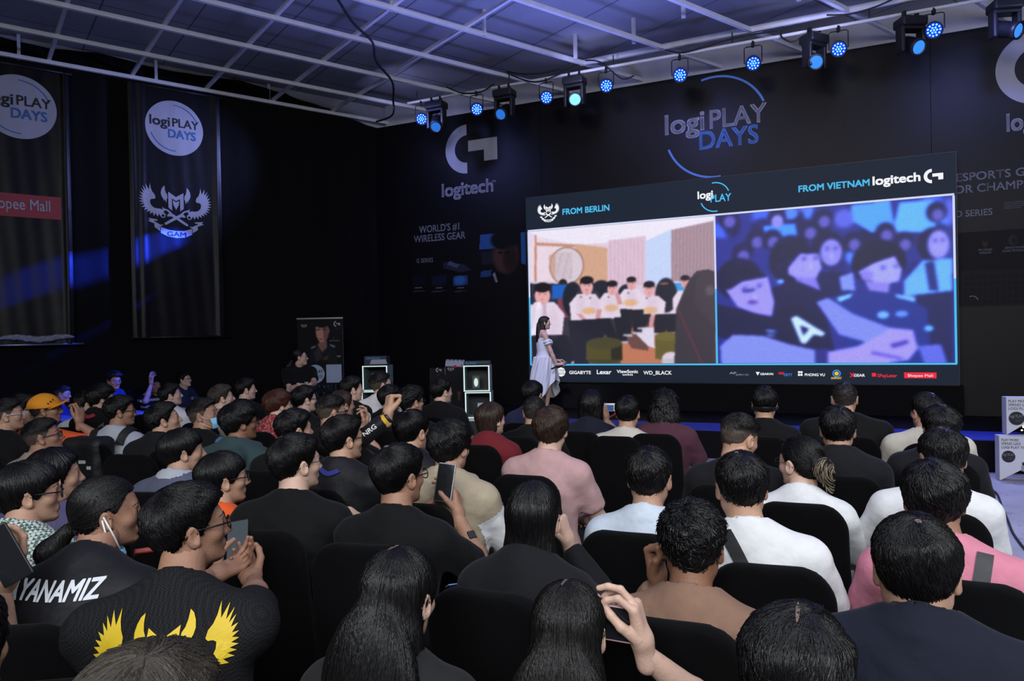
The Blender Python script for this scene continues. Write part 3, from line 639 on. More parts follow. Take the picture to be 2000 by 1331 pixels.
def sponsor(parts, mats, name='sponsor_logo'):
    g = MB()
    for q in parts:
        if isinstance(q[0], str): st_text(g, q[0], (q[1], q[3]), (q[2], q[3]), q[4], q[5] if len(q) > 5 else 0, q[6] if len(q) > 6 else .03)
        else: g.flat(q[0], q[2] if len(q) > 2 else .002, q[1])
    g.build(name, mats, LED)
def sr(x0, y0, x1, y1): a_, b_ = su(x0, y0), su(x1, y1); return [a_, (b_[0], a_[1]), b_, (a_[0], b_[1])]
def sd_(x, y, r, n=12): q = su(x, y); return disc(q[0], q[1], r, n)
WL = [M_LEDW, M_LED]
sponsor([(sd_(1096, 727, .085, 8), 0), ('COOLER', 1089, 1103, 726, 4, 1), ('MASTER', 1089, 1103, 732, 4, 1)], WL)
sponsor([('GIGABYTE', 1112, 1154, 731, 6)], WL); sponsor([('Lexar', 1166, 1194, 731, 8)], WL)
sponsor([('ViewSonic', 1205, 1246, 729, 6), ('GAMING', 1216, 1236, 734, 3)], WL); sponsor([('WD_BLACK', 1257, 1312, 732, 7, 0, .02)], WL)
sponsor([('AP', 1425, 1438, 731, 4), ('SUPPLY CO', 1437, 1462, 734, 3, 0, .01)], [M_LEDG]); sponsor([([su(1476, 727), su(1484, 727), su(1480, 734)], 0), ('GEARVN', 1485, 1510, 733, 4)], WL)
sponsor([('HAN', 1521, 1531, 732, 5), ('OKTY', 1531, 1547, 735, 5, 1)], [M_LEDR, M_LEDB])
[sponsor([(sd_(1563+dx, 730+dy, .018, 10), 0)], WL, 'logo_dot') for dx in (-2.4, 2.4) for dy in (-2.6, 2.6)]
sponsor([('PHONG VU', 1572, 1611, 735, 5)], WL)
x_, y_ = su(1634, 730); sponsor([(arc_band(x_, y_, .05, .02, 0, 359, 20), 0), (disc(x_, y_, .03, 12), 1), ('ANPHAT', 1623, 1644, 741, 4, 1)], [M_LEDB, M_LEDY])
sponsor([('X', 1660, 1669, 737, 8, 1), ('GEAR', 1668, 1689, 736, 5)], [M_LEDW, M_LEDR]); sponsor([(sr(1703, 736, 1711, 729), 0), ('SPayLater', 1714, 1752, 737, 6, 0, .02)], [M_LEDR])
sponsor([(sr(1766, 739, 1829, 728), 0), ('Shopee Mall', 1773, 1822, 736.5, 5, 1, .01)], [M_LEDR, M_LEDW])
# what the glowing wall throws on the stage
# ================================================================== LIGHTING RIG
TR = BD.moved(1.15)      # rig line in front of the backdrop
M_LENS = emit('blue_led_lens', (0.02, 0.16, 1.0), 1.5); M_LEDDOT = emit('blue_led_dot', (0.13, 0.45, 1.0), 2.8); M_BEAM = emit('pale_blue_lens', (0.05, 0.30, 1.0), 1.0)
M_LENSDIM = emit('dim_blue_lens', (0.03, 0.22, 0.9), .8)
rig = thing('lighting_pipe', 'long white pipe under the ceiling carrying all the stage lamps', 'pipe', mw=TR.matrix())
a0, z0 = TR.st(815, 205); a1, z1 = TR.st(2010, -4)
MB().tube([(a0-0.2, 5.98, 0), (a1+0.6, 5.98, 0)], 0.024, 8).build('pipe', M_WPAINT, rig)
for k in range(6): MB().tube([(a0+k*(a1-a0)/5, 5.98, 0), (a0+k*(a1-a0)/5, 6.16, 0)], 0.008, 6).build('hanger', M_BLACKM, rig)
LAMPS = 'par lamps along the rig'
def par(px, py, label):
    a, z = TR.st(px, py); top = 5.98
    P0 = TR.pt(a, z); T = (Vector((P0.x*0.25+0.6, 3.0, 1.0))-P0).normalized()
    t = thing('par_lamp', label, 'stage lamp', P0, group=LAMPS)
    q = T.to_track_quat('Z', 'Y').to_matrix().to_4x4()
    MB().lathe([(0.0, -0.20), (0.06, -0.20), (0.085, -0.15), (0.105, -0.02), (0.112, 0.02), (0.112, 0.045), (0.100, 0.045), (0.098, 0.03), (0, 0.03)], 24, mw=q).build('can', M_BLACK, t)
    d = MB()
    for ring, n_, r_ in ((0, 1, 0), (1, 6, 0.036), (2, 11, 0.074)):
        for k in range(n_):
            an = 2*math.pi*k/n_; d.lathe([(0.0135, 0.032), (0.012, 0.044), (0, 0.047)], 8, 0, q@Matrix.Translation((r_*math.cos(an), r_*math.sin(an), 0)))
    d.build('led_cluster', M_LEDDOT, t)
    MB().lathe([(0, 0.034), (0.097, 0.034)], 24, mw=q).build('lens_plate', M_LENS if False else emit('blue_lens_plate', (0.01, 0.04, 0.9), .9), t)
    s = TR.u; ya = MB(); up = top-z-0.02
    ya.tube([s*0.125+T*0.0, s*0.125+Vector((0, 0, up*0.75)), s*0.10+Vector((0, 0, up*0.82)), -s*0.10+Vector((0, 0, up*0.82)), -s*0.125+Vector((0, 0, up*0.75)), -s*0.125], 0.008, 6, smooth=False)
    ya.build('yoke', M_BLACKM, t)
    MB().box((0, 0, up*0.82+0.03), (0.04, 0.05, 0.09), bev=0.006).build('clamp', M_BLACKM, t)
    return P0, T
for i, (x, y, l) in enumerate(((823, 232, 'leftmost blue LED par lamp, at the far left end of the rig'), (931, 213, 'blue LED par lamp right above the large G logo'), (1067, 190, 'blue LED par lamp hanging over the left edge of the big screen'),
        (1184, 167, 'blue LED par lamp just right of the brightest moving head'), (1328, 146, 'blue LED par lamp left above the round logo over the screen'), (1471, 123, 'blue LED par lamp right above the arc of the round logo'),
        (1638, 95, 'blue LED par lamp close to the moving head over the screen right half'), (1824, 58, 'rightmost blue LED par lamp beside the big moving head at upper right'))):
    P0, T = par(x, y, l)
def moving(px, py, label, aim, lens, yaw=0.0, open_=True):
    a, z = TR.st(px, py); P0 = TR.pt(a, 5.90)
    t = thing('moving_head', label, 'stage lamp', P0, group='moving heads along the rig')
    Z = Matrix.Rotation(math.atan2(TR.u.y, TR.u.x)+yaw, 4, 'Z')
    MB().box((0, 0, -0.06), (0.36, 0.26, 0.13), 0, Z, bev=0.03).build('base', M_BLACK, t)
    for sg in (-1, 1): MB().box((sg*0.09, 0, 0.05), (0.04, 0.06, 0.10), 0, Z, bev=0.008).build('clamp', M_BLACKM, t)
    for sg in (-1, 1): MB().box((sg*0.145, 0, -0.29), (0.055, 0.16, 0.36), 0, Z, bev=0.02).build('yoke_arm', M_BLACK, t)
    MB().box((0, 0, -0.145), (0.33, 0.18, 0.05), 0, Z, bev=0.015).build('yoke_bridge', M_BLACK, t)
    T = (Vector(aim)-(P0+Vector((0, 0, -0.36)))).normalized(); q = Matrix.Translation((0, 0, -0.36))@T.to_track_quat('Z', 'Y').to_matrix().to_4x4()
    MB().lathe([(0, -0.17), (0.07, -0.17), (0.10, -0.12), (0.108, 0.0), (0.10, 0.10), (0.112, 0.13), (0.112, 0.19), (0.09, 0.19), (0.088, 0.165), (0, 0.165)], 24, mw=q).build('head', M_BLACK, t)
    MB().lathe([(0.0, 0.185), (0.05, 0.180), (0.088, 0.170)], 24, mw=q).build('lens', lens, t)
    return P0+Vector((0, 0, -0.36))+T*0.22, T
hd = []
hd.append(moving(852, 200, 'leftmost moving head lamp, hanging over the left end of the backdrop', (-1.4, 9.5, 2.5), M_LENSDIM))
hd.append(moving(985, 178, 'moving head lamp turned sideways to the left, right of the G logo', at(560, 520, 8.0), M_LENSDIM))
hd.append(moving(1122, 155, 'brightest moving head lamp, its round lens shining at the audience', (0.25, 1.0, 2.6), emit('bright_lens', (0.10, 0.40, 1.0), 3.4)))
hd.append(moving(1590, 72, 'moving head lamp with a round blue lens over the right half of the screen', (2.6, 4.0, 2.4), M_BEAM, 0.9))
hd.append(moving(1778, 40, 'moving head lamp at upper right with its lens beside the last par lamp', (6.5, 4.0, 2.0), M_BEAM, 0.5))
hd.append(moving(1962, 8, 'moving head lamp cut by the upper right corner of the picture', (9.0, 4.5, 3.0), M_BEAM, 0.3))
# their light on backdrop, host, left wall and tables, plus added fill spots
BL = (0.07, 0.12, 1.0)
def spot(name, loc, tgt, e, col, ang, blend=0.6, r=0.1):
    return light(name, 'SPOT', loc, tgt, e, col, spot_size=R(ang), spot_blend=blend, shadow_soft_size=r)
for a, e in ((-1.6, 1500), (2.2, 1250), (6.0, 900)):      # added fill for the ceiling, at the stage front edge without fixtures
    q_ = SF.pt(a, .55, -.1); spot('ceiling_fill_light', q_, q_+Vector((-.9, -2.6, 5.9)), e, (0.20, 0.25, 1.0), 104, 1.0, 1.3)
for a in (-1.5, 3.0, 7.0): spot('wash_backdrop', TR.pt(a, 5.7, 0.9), BD.pt(a, 4.1), 130, (0.24, 0.29, 1.0), 110, 1.0)
for a in (-2.0, 1.5, 5.0, 8.0): spot('top_wall_fill', TR.pt(a, 5.6, .7), BWALL.pt(a, 6.45), 26, (0.42, 0.46, 1.0), 120, 1.0)  # added spots that brighten the wall above the backdrop, without fixtures
spot('beam_par_ceiling', hd[2][0], at_z(1290, 100, CEIL_Z), 30, BL, 34, 0.9)
spot('host_light', TR.pt(1.2, 5.6, 2.8), at(1075, 700, 12.5), 800, (0.55, 0.58, 1.0), 22, 0.8)
spot('floor_wash', TR.pt(6.8, 5.5, 0.4), (5.0, 5.2, 0), 900, (0.42, 0.44, 1.0), 70, 1.0)
spot('table_beam', (-2.0, 9.0, 4.6), at(185, 755, 9.8), 4200, (0.03, 0.08, 1.0), 24, 0.5)
spot('wash_banners', TR.pt(-2.2, 5.4, 0.8), LW.hit(260, 330), 620, (0.30, 0.36, 1.0), 60, 1.0)
# one gobo wash breaks into two soft streaks on the left wall
g_ = spot('gobo_wash', TR.pt(-1.9, 5.2, 0.4), LW.hit(165, 560), 24000, (0.02, 0.06, 1.0), 16, 0.5, 0.02)
ld = g_.data; ld.use_nodes = True; LN, LL = ld.node_tree.nodes, ld.node_tree.links
em = LN['Emission']; tcg = LN.new('ShaderNodeTexCoord'); mp = LN.new('ShaderNodeMapping'); mp.inputs['Scale'].default_value = (2.6, 7.5, 1); mp.inputs['Rotation'].default_value = (0, 0, R(25)); mp.inputs['Location'].default_value = (0.35, 0.2, 0)
LL.new(tcg.outputs['Normal'], mp.inputs[0]); nzg = LN.new('ShaderNodeTexNoise'); nzg.inputs['Scale'].default_value = 1.3; nzg.inputs['Detail'].default_value = 1.5; LL.new(mp.outputs[0], nzg.inputs['Vector'])
rg_ = LN.new('ShaderNodeValToRGB'); rg_.color_ramp.elements[0].position = 0.52; rg_.color_ramp.elements[1].position = 0.66; LL.new(nzg.outputs['Fac'], rg_.inputs[0]); LL.new(rg_.outputs[0], em.inputs['Strength'])
# cables swagging between the lamps
def swag(pts, label):
    tag(MB().tube(smooth_path(pts), 0.012, 6).build('rig_cable', M_CABLE), label, 'cable', 'cables looping between the stage lamps')
swag([TR.pt(*TR.st(x, y), 0.05) for x, y in ((875, 172), (905, 183), (940, 182), (968, 165))], 'black cable sagging between the leftmost two moving heads')
swag([TR.pt(*TR.st(x, y), 0.05) for x, y in ((990, 142), (1020, 146), (1060, 145), (1098, 136))], 'black cable sagging between the sideways lamp and the brightest lamp')
swag([TR.pt(*TR.st(x, y), 0.08) for x, y in ((995, 146), (1030, 160), (1060, 162), (1098, 147))], 'lower black cable sagging left of the brightest lamp')
swag([TR.pt(*TR.st(x, y), 0.05) for x, y in ((1145, 120), (1175, 124), (1215, 155), (1240, 150))], 'black cable running right from the brightest lamp')
swag([TR.pt(*TR.st(x, y), 0.05) for x, y in ((1300, 100), (1330, 105), (1370, 96), (1440, 76), (1520, 62))], 'black cable along the white beam above the round logo')
swag([TR.pt(*TR.st(x, y), 0.05) for x, y in ((1530, 55), (1526, 72), (1545, 84), (1566, 76))], 'short black cable loop left of the moving head over the screen')
swag([TR.pt(*TR.st(x, y), 0.16) for x, y in ((1615, 38), (1660, 36), (1710, 22), (1750, 4))], 'black cable sagging between the two moving heads at upper right')

# ================================================================== BANNERS ON THE LEFT WALL
def banner(tl, tr, bl, br, label, extra):
    """measured corners; hung a hand's breadth in front of the drape"""
    BP = LW.moved(0.16)
    c4 = [BP.st(*p) for p in (tl, tr, bl, br)]
    x0 = (c4[0][0]+c4[2][0])/2; x1 = (c4[1][0]+c4[3][0])/2; zt = (c4[0][1]+c4[1][1])/2; zb = (c4[2][1]+c4[3][1])/2
    t = thing('wall_banner', label, 'banner', mw=BP.matrix(x0, zb), group='banners hung on the left wall')
    W2, H2 = x1-x0, zt-zb; nx, ny = 60, 70; V = []; Fs = []
    def wave(u, v): return 0.016*math.sin(u*5.1+.6)*(.5+.5*v)+0.004*math.sin(u*15+1.3*math.sin(v*4))*(0.3+0.7*abs(2*u-1))+0.0022*math.sin(u*37+v*9)+(0.02*math.exp(-((u-0.04)/0.03)**2)+0.018*math.exp(-((u-0.13)/0.035)**2)+0.03*math.exp(-((u-0.95)/0.03)**2))+.004*math.exp(-((v*3%1-.5)/.02)**2)*(.5+.5*math.sin(u*9))
    for j in range(ny+1):
        for i in range(nx+1):
            u, v = i/nx, j/ny; V.append((u*W2, v*H2, wave(u, v)))
    for j in range(ny):
        for i in range(nx): k = j*(nx+1)+i; Fs.append((k, k+1, k+nx+2, k+nx+1))
    vm = mat('glossy_banner_vinyl', (0.0035, 0.0032, 0.0040), 0.42, spec=0.26, bump=0.2, bscale=3.5)
    so = link('sheet', mkmesh('sheet', V, Fs, [vm]), t)
    MB().tube([(-0.05, 0.0, 0.0), (W2+0.12, 0.0, 0.0)], 0.018, 8).build('bottom_rod', M_STEEL if extra else M_BLACKM, t)
    MB().tube([(-0.05, H2, 0.0), (W2+0.05, H2, 0.0)], 0.018, 8).build('top_rod', M_BLACKM, t)
    def drapeit(mb):      # lay printed shapes on the waving sheet
        bm = bmesh.new()
        for v in mb.V: bm.verts.new(v)
        bm.verts.ensure_lookup_table()
        for f, mi in zip(mb.F, mb.M):
            try: q = bm.faces.new([bm.verts[i] for i in f]); q.material_index = mi
            except ValueError: pass
        for _ in range(3):
            es = [e for e in bm.edges if e.calc_length() > 0.09]
            if not es: break
            bmesh.ops.subdivide_edges(bm, edges=es, cuts=1)
        bmesh.ops.triangulate(bm, faces=bm.faces[:])
        for v in bm.verts: v.co.z = wave(v.co.x/W2, v.co.y/H2)+v.co.z
        me = bpy.data.meshes.new('print'); bm.to_mesh(me); bm.free(); return me
    def loc(px, py): a, z = BP.st(px, py); return a-x0, z-zb
    def put(name, mb, mats):
        me = drapeit(mb); [me.materials.append(q) for q in mats]; link(name, me, t)
    return t, BP, loc, put, (x0, zb), (W2, H2)
def round_logo(loc, BP, org, put, cx, cy_, top, words):
    g = MB(); x, z = loc(cx, cy_); r = loc(cx, top)[1]-z
    g.flat(disc(x, z, r, 64), 0.006, 0); put('white_disc', g, [M_PRINT])
    g = MB()
    g.flat(arc_band(x, z, r*0.84, 0.014, 18, 92), 0.010, 1); g.flat(arc_band(x, z, r*0.84, 0.014, 198, 272), 0.010, 1)
    text_on(g, 'logi', x-r*0.84, x-r*0.17, z+r*0.04, r*0.33, 0, 0.010, 0.03); text_on(g, 'PLAY', x-r*0.07, x+r*0.84, z+r*0.06, r*0.30, 0, 0.010, 0.02); text_on(g, 'DAYS', x-r*0.22, x+r*0.73, z-r*0.36, r*0.30, 1, 0.010, 0.03)
    put('logo_lettering', g, [M_PRINT_BLACK, mat('deep_blue_print', (.035, .12, .30), .6)])
t, BP, loc, put, org, sz = banner((246, 160), (424, 190), (262, 660), (443, 657), 'black hanging banner with round white logo and winged emblem below it', False)
round_logo(loc, BP, org, put, 341, 251, 198, True)
g = MB(); x, z = loc(344, 414); hw = (loc(416, 414)[0]-loc(273, 414)[0])/2; gam(g, x, z, hw, 0, 0.006, 1); put('winged_emblem', g, [M_PRINT, M_PRINT_BLACK])
t, BP, loc, put, org, sz = banner((-75, 118), (128, 135), (-60, 678), (152, 670), 'black hanging banner at left edge with round logo and red shop strip', True)
round_logo(loc, BP, org, put, 38, 209, 147, True)
g = MB(); a_, b_ = loc(-70, 414), loc(119, 386); g.flat([(a_[0], a_[1]-0.02), (b_[0], a_[1]-0.02), (b_[0], b_[1]), (a_[0], b_[1])], 0.006); put('red_strip', g, [mat('red_print', (0.33, 0.035, 0.04), 0.6)])
g = MB(); p_, q_ = loc(-30, 405), loc(98, 408); text_on(g, 'Shopee Mall', p_[0], q_[0], (p_[1]+q_[1])/2-0.02, 0.165, 0, 0.010, 0.01); put('strip_lettering', g, [M_PRINT])
# crumpled bundle of film lying in the first banner's lower pocket
V = []; Fs = []; nn = 40
for i in range(nn+1):
    for k in range(10):
        an = 2*math.pi*k/10; u = i/nn; r_ = 0.05*math.sin(math.pi*min(1, max(0, u)))**0.4*(0.7+0.5*abs(math.sin(u*19+k*1.7)))
        V.append((0.35+u*1.0, 0.10+r_*math.sin(an)*0.9+0.02*math.sin(u*9), 0.06+r_*math.cos(an)))
for i in range(nn):
    for k in range(10): Fs.append((i*10+k, i*10+(k+1) % 10, (i+1)*10+(k+1) % 10, (i+1)*10+k))
link('crumpled_film', mkmesh('crumpled_film', V, Fs, [mat('pale_film', (0.32, 0.32, 0.34), 0.3, bump=0.5, bscale=20)], None, False), t)
# ================================================================== SOFT SHAPES (distance fields meshed by surface nets)
def smin(a, b, k):
    if k <= 0: return np.minimum(a, b)
    h = np.clip(0.5+0.5*(b-a)/k, 0, 1); return b*(1-h)+a*h-k*h*(1-h)
def smax(a, b, k): return -smin(-a, -b, k)
def cone(P, a, b, ra, rb):
    a = np.array(a, float); b = np.array(b, float); ba = b-a; l2 = ba@ba+1e-12
    pa = P-a; t = np.clip((pa@ba)/l2, 0, 1)
    return np.linalg.norm(pa-t[..., None]*ba, axis=-1)-(ra+(rb-ra)*t)
def ellipsoid(P, c, r, rot=None):
    q = P-np.array(c, float)
    if rot is not None: q = q@np.array(rot)
    r = np.array(r, float); k0 = np.linalg.norm(q/r, axis=-1); k1 = np.linalg.norm(q/(r*r), axis=-1)+1e-9
    return k0*(k0-1)/k1
def rotm(ax, deg):
    return np.array(Matrix.Rotation(R(deg), 3, ax))
def box_sd(P, c, h, r, rot=None):
    q = P-np.array(c, float)
    if rot is not None: q = q@np.array(rot)
    q = np.abs(q)-(np.array(h)-r); return np.linalg.norm(np.maximum(q, 0), axis=-1)+np.minimum(q.max(-1), 0)-r
def wob(P, s, seed=0):
    x, y, z = P[..., 0]*s, P[..., 1]*s, P[..., 2]*s; o = seed*1.7
    return (np.sin(x*1.1+2.1*np.sin(z*0.7+o)+o)*np.sin(z*1.3+1.3*np.sin(y*0.9+o))+0.5*np.sin(2.3*x+1.9*z+o*2)*np.sin(2.1*y-1.7*z+o))/1.5
def nets(fn, lo, hi, h):
    lo = np.array(lo, float); n = np.ceil((np.array(hi)-lo)/h).astype(int)+1
    ax = [lo[i]+h*np.arange(n[i]) for i in range(3)]
    P = np.stack(np.meshgrid(*ax, indexing='ij'), -1)
    d = fn(P)
    s = d < 0; nx, ny, nz = d.shape
    acc = np.zeros((nx-1, ny-1, nz-1, 3)); cnt = np.zeros((nx-1, ny-1, nz-1))
    for axis in range(3):
        o1, o2 = [a for a in range(3) if a != axis]
        for i in (0, 1):
            for j in (0, 1):
                sl0 = [None]*3; sl1 = [None]*3
                sl0[axis] = slice(0, -1); sl1[axis] = slice(1, None)
                for o, q in ((o1, i), (o2, j)):
                    sl0[o] = sl1[o] = slice(q, d.shape[o]-1+q)
                a, b = d[tuple(sl0)], d[tuple(sl1)]; c = (a < 0) != (b < 0)
                t = np.where(c, a/np.where(c, a-b, 1), 0)
                acc[..., axis] += np.where(c, t, 0); acc[..., o1] += np.where(c, i, 0); acc[..., o2] += np.where(c, j, 0); cnt += c
    m = cnt > 0; idx = -np.ones(m.shape, dtype=np.int64); idx[m] = np.arange(m.sum())
    V = (np.argwhere(m)+acc[m]/cnt[m][:, None])*h+lo
    Q = []
    for axis in range(3):
        o1, o2 = (axis+1) % 3, (axis+2) % 3
        sl0 = [slice(1, -1)]*3; sl1 = [slice(1, -1)]*3
        sl0[axis] = slice(0, -1); sl1[axis] = slice(1, None)
        c = s[tuple(sl0)] != s[tuple(sl1)]; ins = s[tuple(sl0)]
        ijk = np.argwhere(c)
        if len(ijk) == 0: continue
        base = ijk+np.array([0 if a == axis else 1 for a in range(3)])
        def cell(p, q):
            k = base.copy(); k[:, o1] -= p; k[:, o2] -= q; return idx[k[:, 0], k[:, 1], k[:, 2]]
        f = np.stack([cell(1, 1), cell(0, 1), cell(0, 0), cell(1, 0)], -1)
        fl = ~ins[c]; f[fl] = f[fl][:, ::-1]; Q.append(f)
    Q = np.concatenate(Q) if Q else np.zeros((0, 4), int)
    Q = Q[(Q >= 0).all(1)]
    return V, Q
def relax(V, Q, it=2):
    a = Q.ravel(); b_ = np.roll(Q, -1, axis=1).ravel()
    for _ in range(it):
        s = np.zeros_like(V); n = np.zeros(len(V))
        for p, q in ((a, b_), (b_, a)):
            for k in range(3): s[:, k] += np.bincount(p, V[q, k], len(V))
            n += np.bincount(p, minlength=len(V))
        V = V*.45+s/np.maximum(n, 1)[:, None]*.55
    return V, Q
def join(parts):
    Vs, Fs, Ms = [], [], []; n = 0
    for V, Q, mi in parts:
        Vs.append(V); Fs.append(Q+n); Ms.append(np.full(len(Q), mi) if np.isscalar(mi) else mi); n += len(V)
    return np.concatenate(Vs), np.concatenate(Fs), np.concatenate(Ms)
def sphere_q(c, r, n=10, m=7):
    V = []; Q = []
    for j in range(m+1):
        for i in range(n):
            a, b_ = 2*math.pi*i/n, math.pi*j/m; V.append((c[0]+r*math.sin(b_)*math.cos(a), c[1]+r*math.sin(b_)*math.sin(a), c[2]+r*math.cos(b_)))
    for j in range(m):
        for i in range(n): Q.append((j*n+i, (j+1)*n+i, (j+1)*n+(i+1) % n, j*n+(i+1) % n))
    return np.array(V), np.array(Q)

# ------------------------------------------------------------------ head (origin between the ears at eye level, y forward)
def cranium(P): return ellipsoid(P, (0, -0.010, 0.030), (0.076, 0.096, 0.087))
def head_sd(P, fem=False):
    d = cranium(P)
    d = smin(d, ellipsoid(P, (0, 0.022, -0.030), (0.062, 0.066, 0.082)), 0.03)
    jw = 0.044 if fem else 0.050
    for s in (1, -1):
        d = smin(d, cone(P, (s*jw, 0.0, -0.055), (s*0.018, 0.064, -0.096), 0.020, 0.013), 0.025)
        d = smin(d, ellipsoid(P, (s*0.042, 0.054, -0.022), (0.022, 0.022, 0.02)), 0.02)
    d = smin(d, cone(P, (0, 0.06, -0.092), (0, 0.070, -0.098), 0.018, 0.014), 0.02)
    d = smin(d, cone(P, (0, -0.022, -0.05), (0, -0.040, -0.19), 0.050 if fem else 0.057, 0.050 if fem else 0.059), 0.03)
    d = smin(d, cone(P, (-0.03, 0.074, 0.020), (0.03, 0.074, 0.020), 0.012, 0.012), 0.02)
    for s in (1, -1): d = smax(d, -ellipsoid(P, (s*0.031, 0.100, 0.001), (0.017, 0.022, 0.012)), 0.012)
    d = smin(d, cone(P, (0, 0.084, 0.010), (0, 0.104, -0.030), 0.008, 0.011), 0.010)
    for s in (1, -1): d = smin(d, ellipsoid(P, (s*0.012, 0.092, -0.034), (0.009, 0.011, 0.008)), 0.008)
    d = smin(d, ellipsoid(P, (0, 0.080, -0.0585), (0.025, 0.011, 0.006)), 0.010); d = smin(d, ellipsoid(P, (0, 0.079, -0.0685), (0.021, 0.011, 0.007)), 0.010)
    d = smax(d, -ellipsoid(P, (0, 0.093, -0.0635), (0.022, 0.008, 0.0018)), 0.003)
    for s in (1, -1):
        for u in (-1, 1): d = smin(d, cone(P, (s*0.019, 0.0825, u*0.0058), (s*0.043, 0.0765, u*0.0048), 0.0046, 0.0042), 0.006)
        Rz = rotm('Z', -s*24)@rotm('Y', s*6)
        e = ellipsoid(P, (s*0.083, -0.010, -0.008), (0.0085, 0.020, 0.033), Rz)
        e = smax(e, -ellipsoid(P, (s*0.092, -0.004, -0.004), (0.007, 0.012, 0.020), Rz), 0.006)
        e = smin(e, ellipsoid(P, (s*0.078, 0.002, -0.030), (0.007, 0.009, 0.010)), 0.006)
        d = smin(d, e, 0.008)
    return d
def make_head(fem, h):
    V, Q = nets(lambda P: head_sd(P, fem), (-0.105, -0.125, -0.20), (0.105, 0.125, 0.130), h)
    c = V[Q].mean(1); mi = np.zeros(len(Q), int)
    lips = (np.abs(c[:, 0]) < 0.022-np.abs(c[:, 2]+0.063)*0.6) & (c[:, 2] > -0.0745) & (c[:, 2] < -0.053) & (c[:, 1] > 0.078); mi[lips] = 1
    parts = [(V, Q, mi)]
    for s in (1, -1):
        bt = MB().tube([(s*.013, .0865, .0215), (s*.022, .0875, .0255), (s*.033, .0845, .0275), (s*.043, .0775, .0255), (s*.050, .0700, .0215)], [.0022, .0036, .0036, .0028, .0010], 6, cap=False)
        parts.append((np.array([tuple(v) for v in bt.V])*np.array((1, 1, 1)), np.array(bt.F), 2))
        parts.append((*sphere_q((s*0.031, 0.0732, 0.0), 0.0120, 12, 8), 3)); parts.append((*sphere_q((s*0.032, 0.0805, 0.0), 0.0068, 8, 6), 4))
    return join(parts)
HEADS = {(f, q): make_head(f, 0.0042 if q else 0.0062) for f in (False, True) for q in (0, 1)}

# ------------------------------------------------------------------ hair: a soft cap plus locks that follow a flow field
def az(P): return np.degrees(np.arctan2(np.abs(P[..., 0]), P[..., 1]))       # 0 = face, 180 = nape
def hairline(P, pts): return np.interp(az(P), [p[0] for p in pts], [p[1] for p in pts])
def sstep(x, a, b): t = np.clip((x-a)/(b-a), 0, 1); return t*t*(3-2*t)
HL_M = [(0, .066), (30, .064), (50, .045), (66, .012), (80, -.022), (88, .012), (100, .022), (112, -.005), (130, -.05), (180, -.078)]
HL_BOWL = [(0, .035), (40, .03), (58, .01), (74, -.022), (88, -.006), (100, -.008), (115, -.035), (140, -.065), (180, -.085)]
HL_W = [(0, .062), (40, .055), (60, .02), (75, -.03), (90, -.10), (180, -.12)]
def cap_sd(P, style):
    line = hairline(P, style['line'])
    q = P.copy(); q[..., 2] = np.where(P[..., 2] < 0.0, P[..., 2]*style.get('drop', 0.75), P[..., 2])
    base = cranium(q); zz = P[..., 2]
    up = sstep(zz, style.get('z0', 0.0), style.get('z1', 0.08))
    t = style['side']+(style['top']-style['side'])*up
    if 'front' in style: t = t+style['front']*sstep(P[..., 1], 0.02, 0.09)*sstep(zz, 0.05, 0.09)
    if 'back' in style: t = t+style['back']*sstep(-P[..., 1], 0.0, 0.09)*sstep(zz, -0.06, 0.02)*(1-sstep(zz, 0.06, 0.12))
    t = t+style.get('lump', 0.003)*wob(P, style.get('ls', 60), style.get('seed', 1))
    vis = sstep(zz-line, -0.008, style.get('edge', 0.014))
    t = t*vis-0.014*(1-vis)
    d = base-t
    for e in style.get('extra', []): d = smin(d, e(P), 0.02)
    for e in style.get('cut', []): d = smax(d, -e(P), 0.01)
    return d
def grad(fn, P, e=0.002):
    g = np.stack([fn(P+np.array(v))-fn(P-np.array(v)) for v in ((e, 0, 0), (0, e, 0), (0, 0, e))], -1)
    return g/(np.linalg.norm(g, axis=-1, keepdims=True)+1e-9)
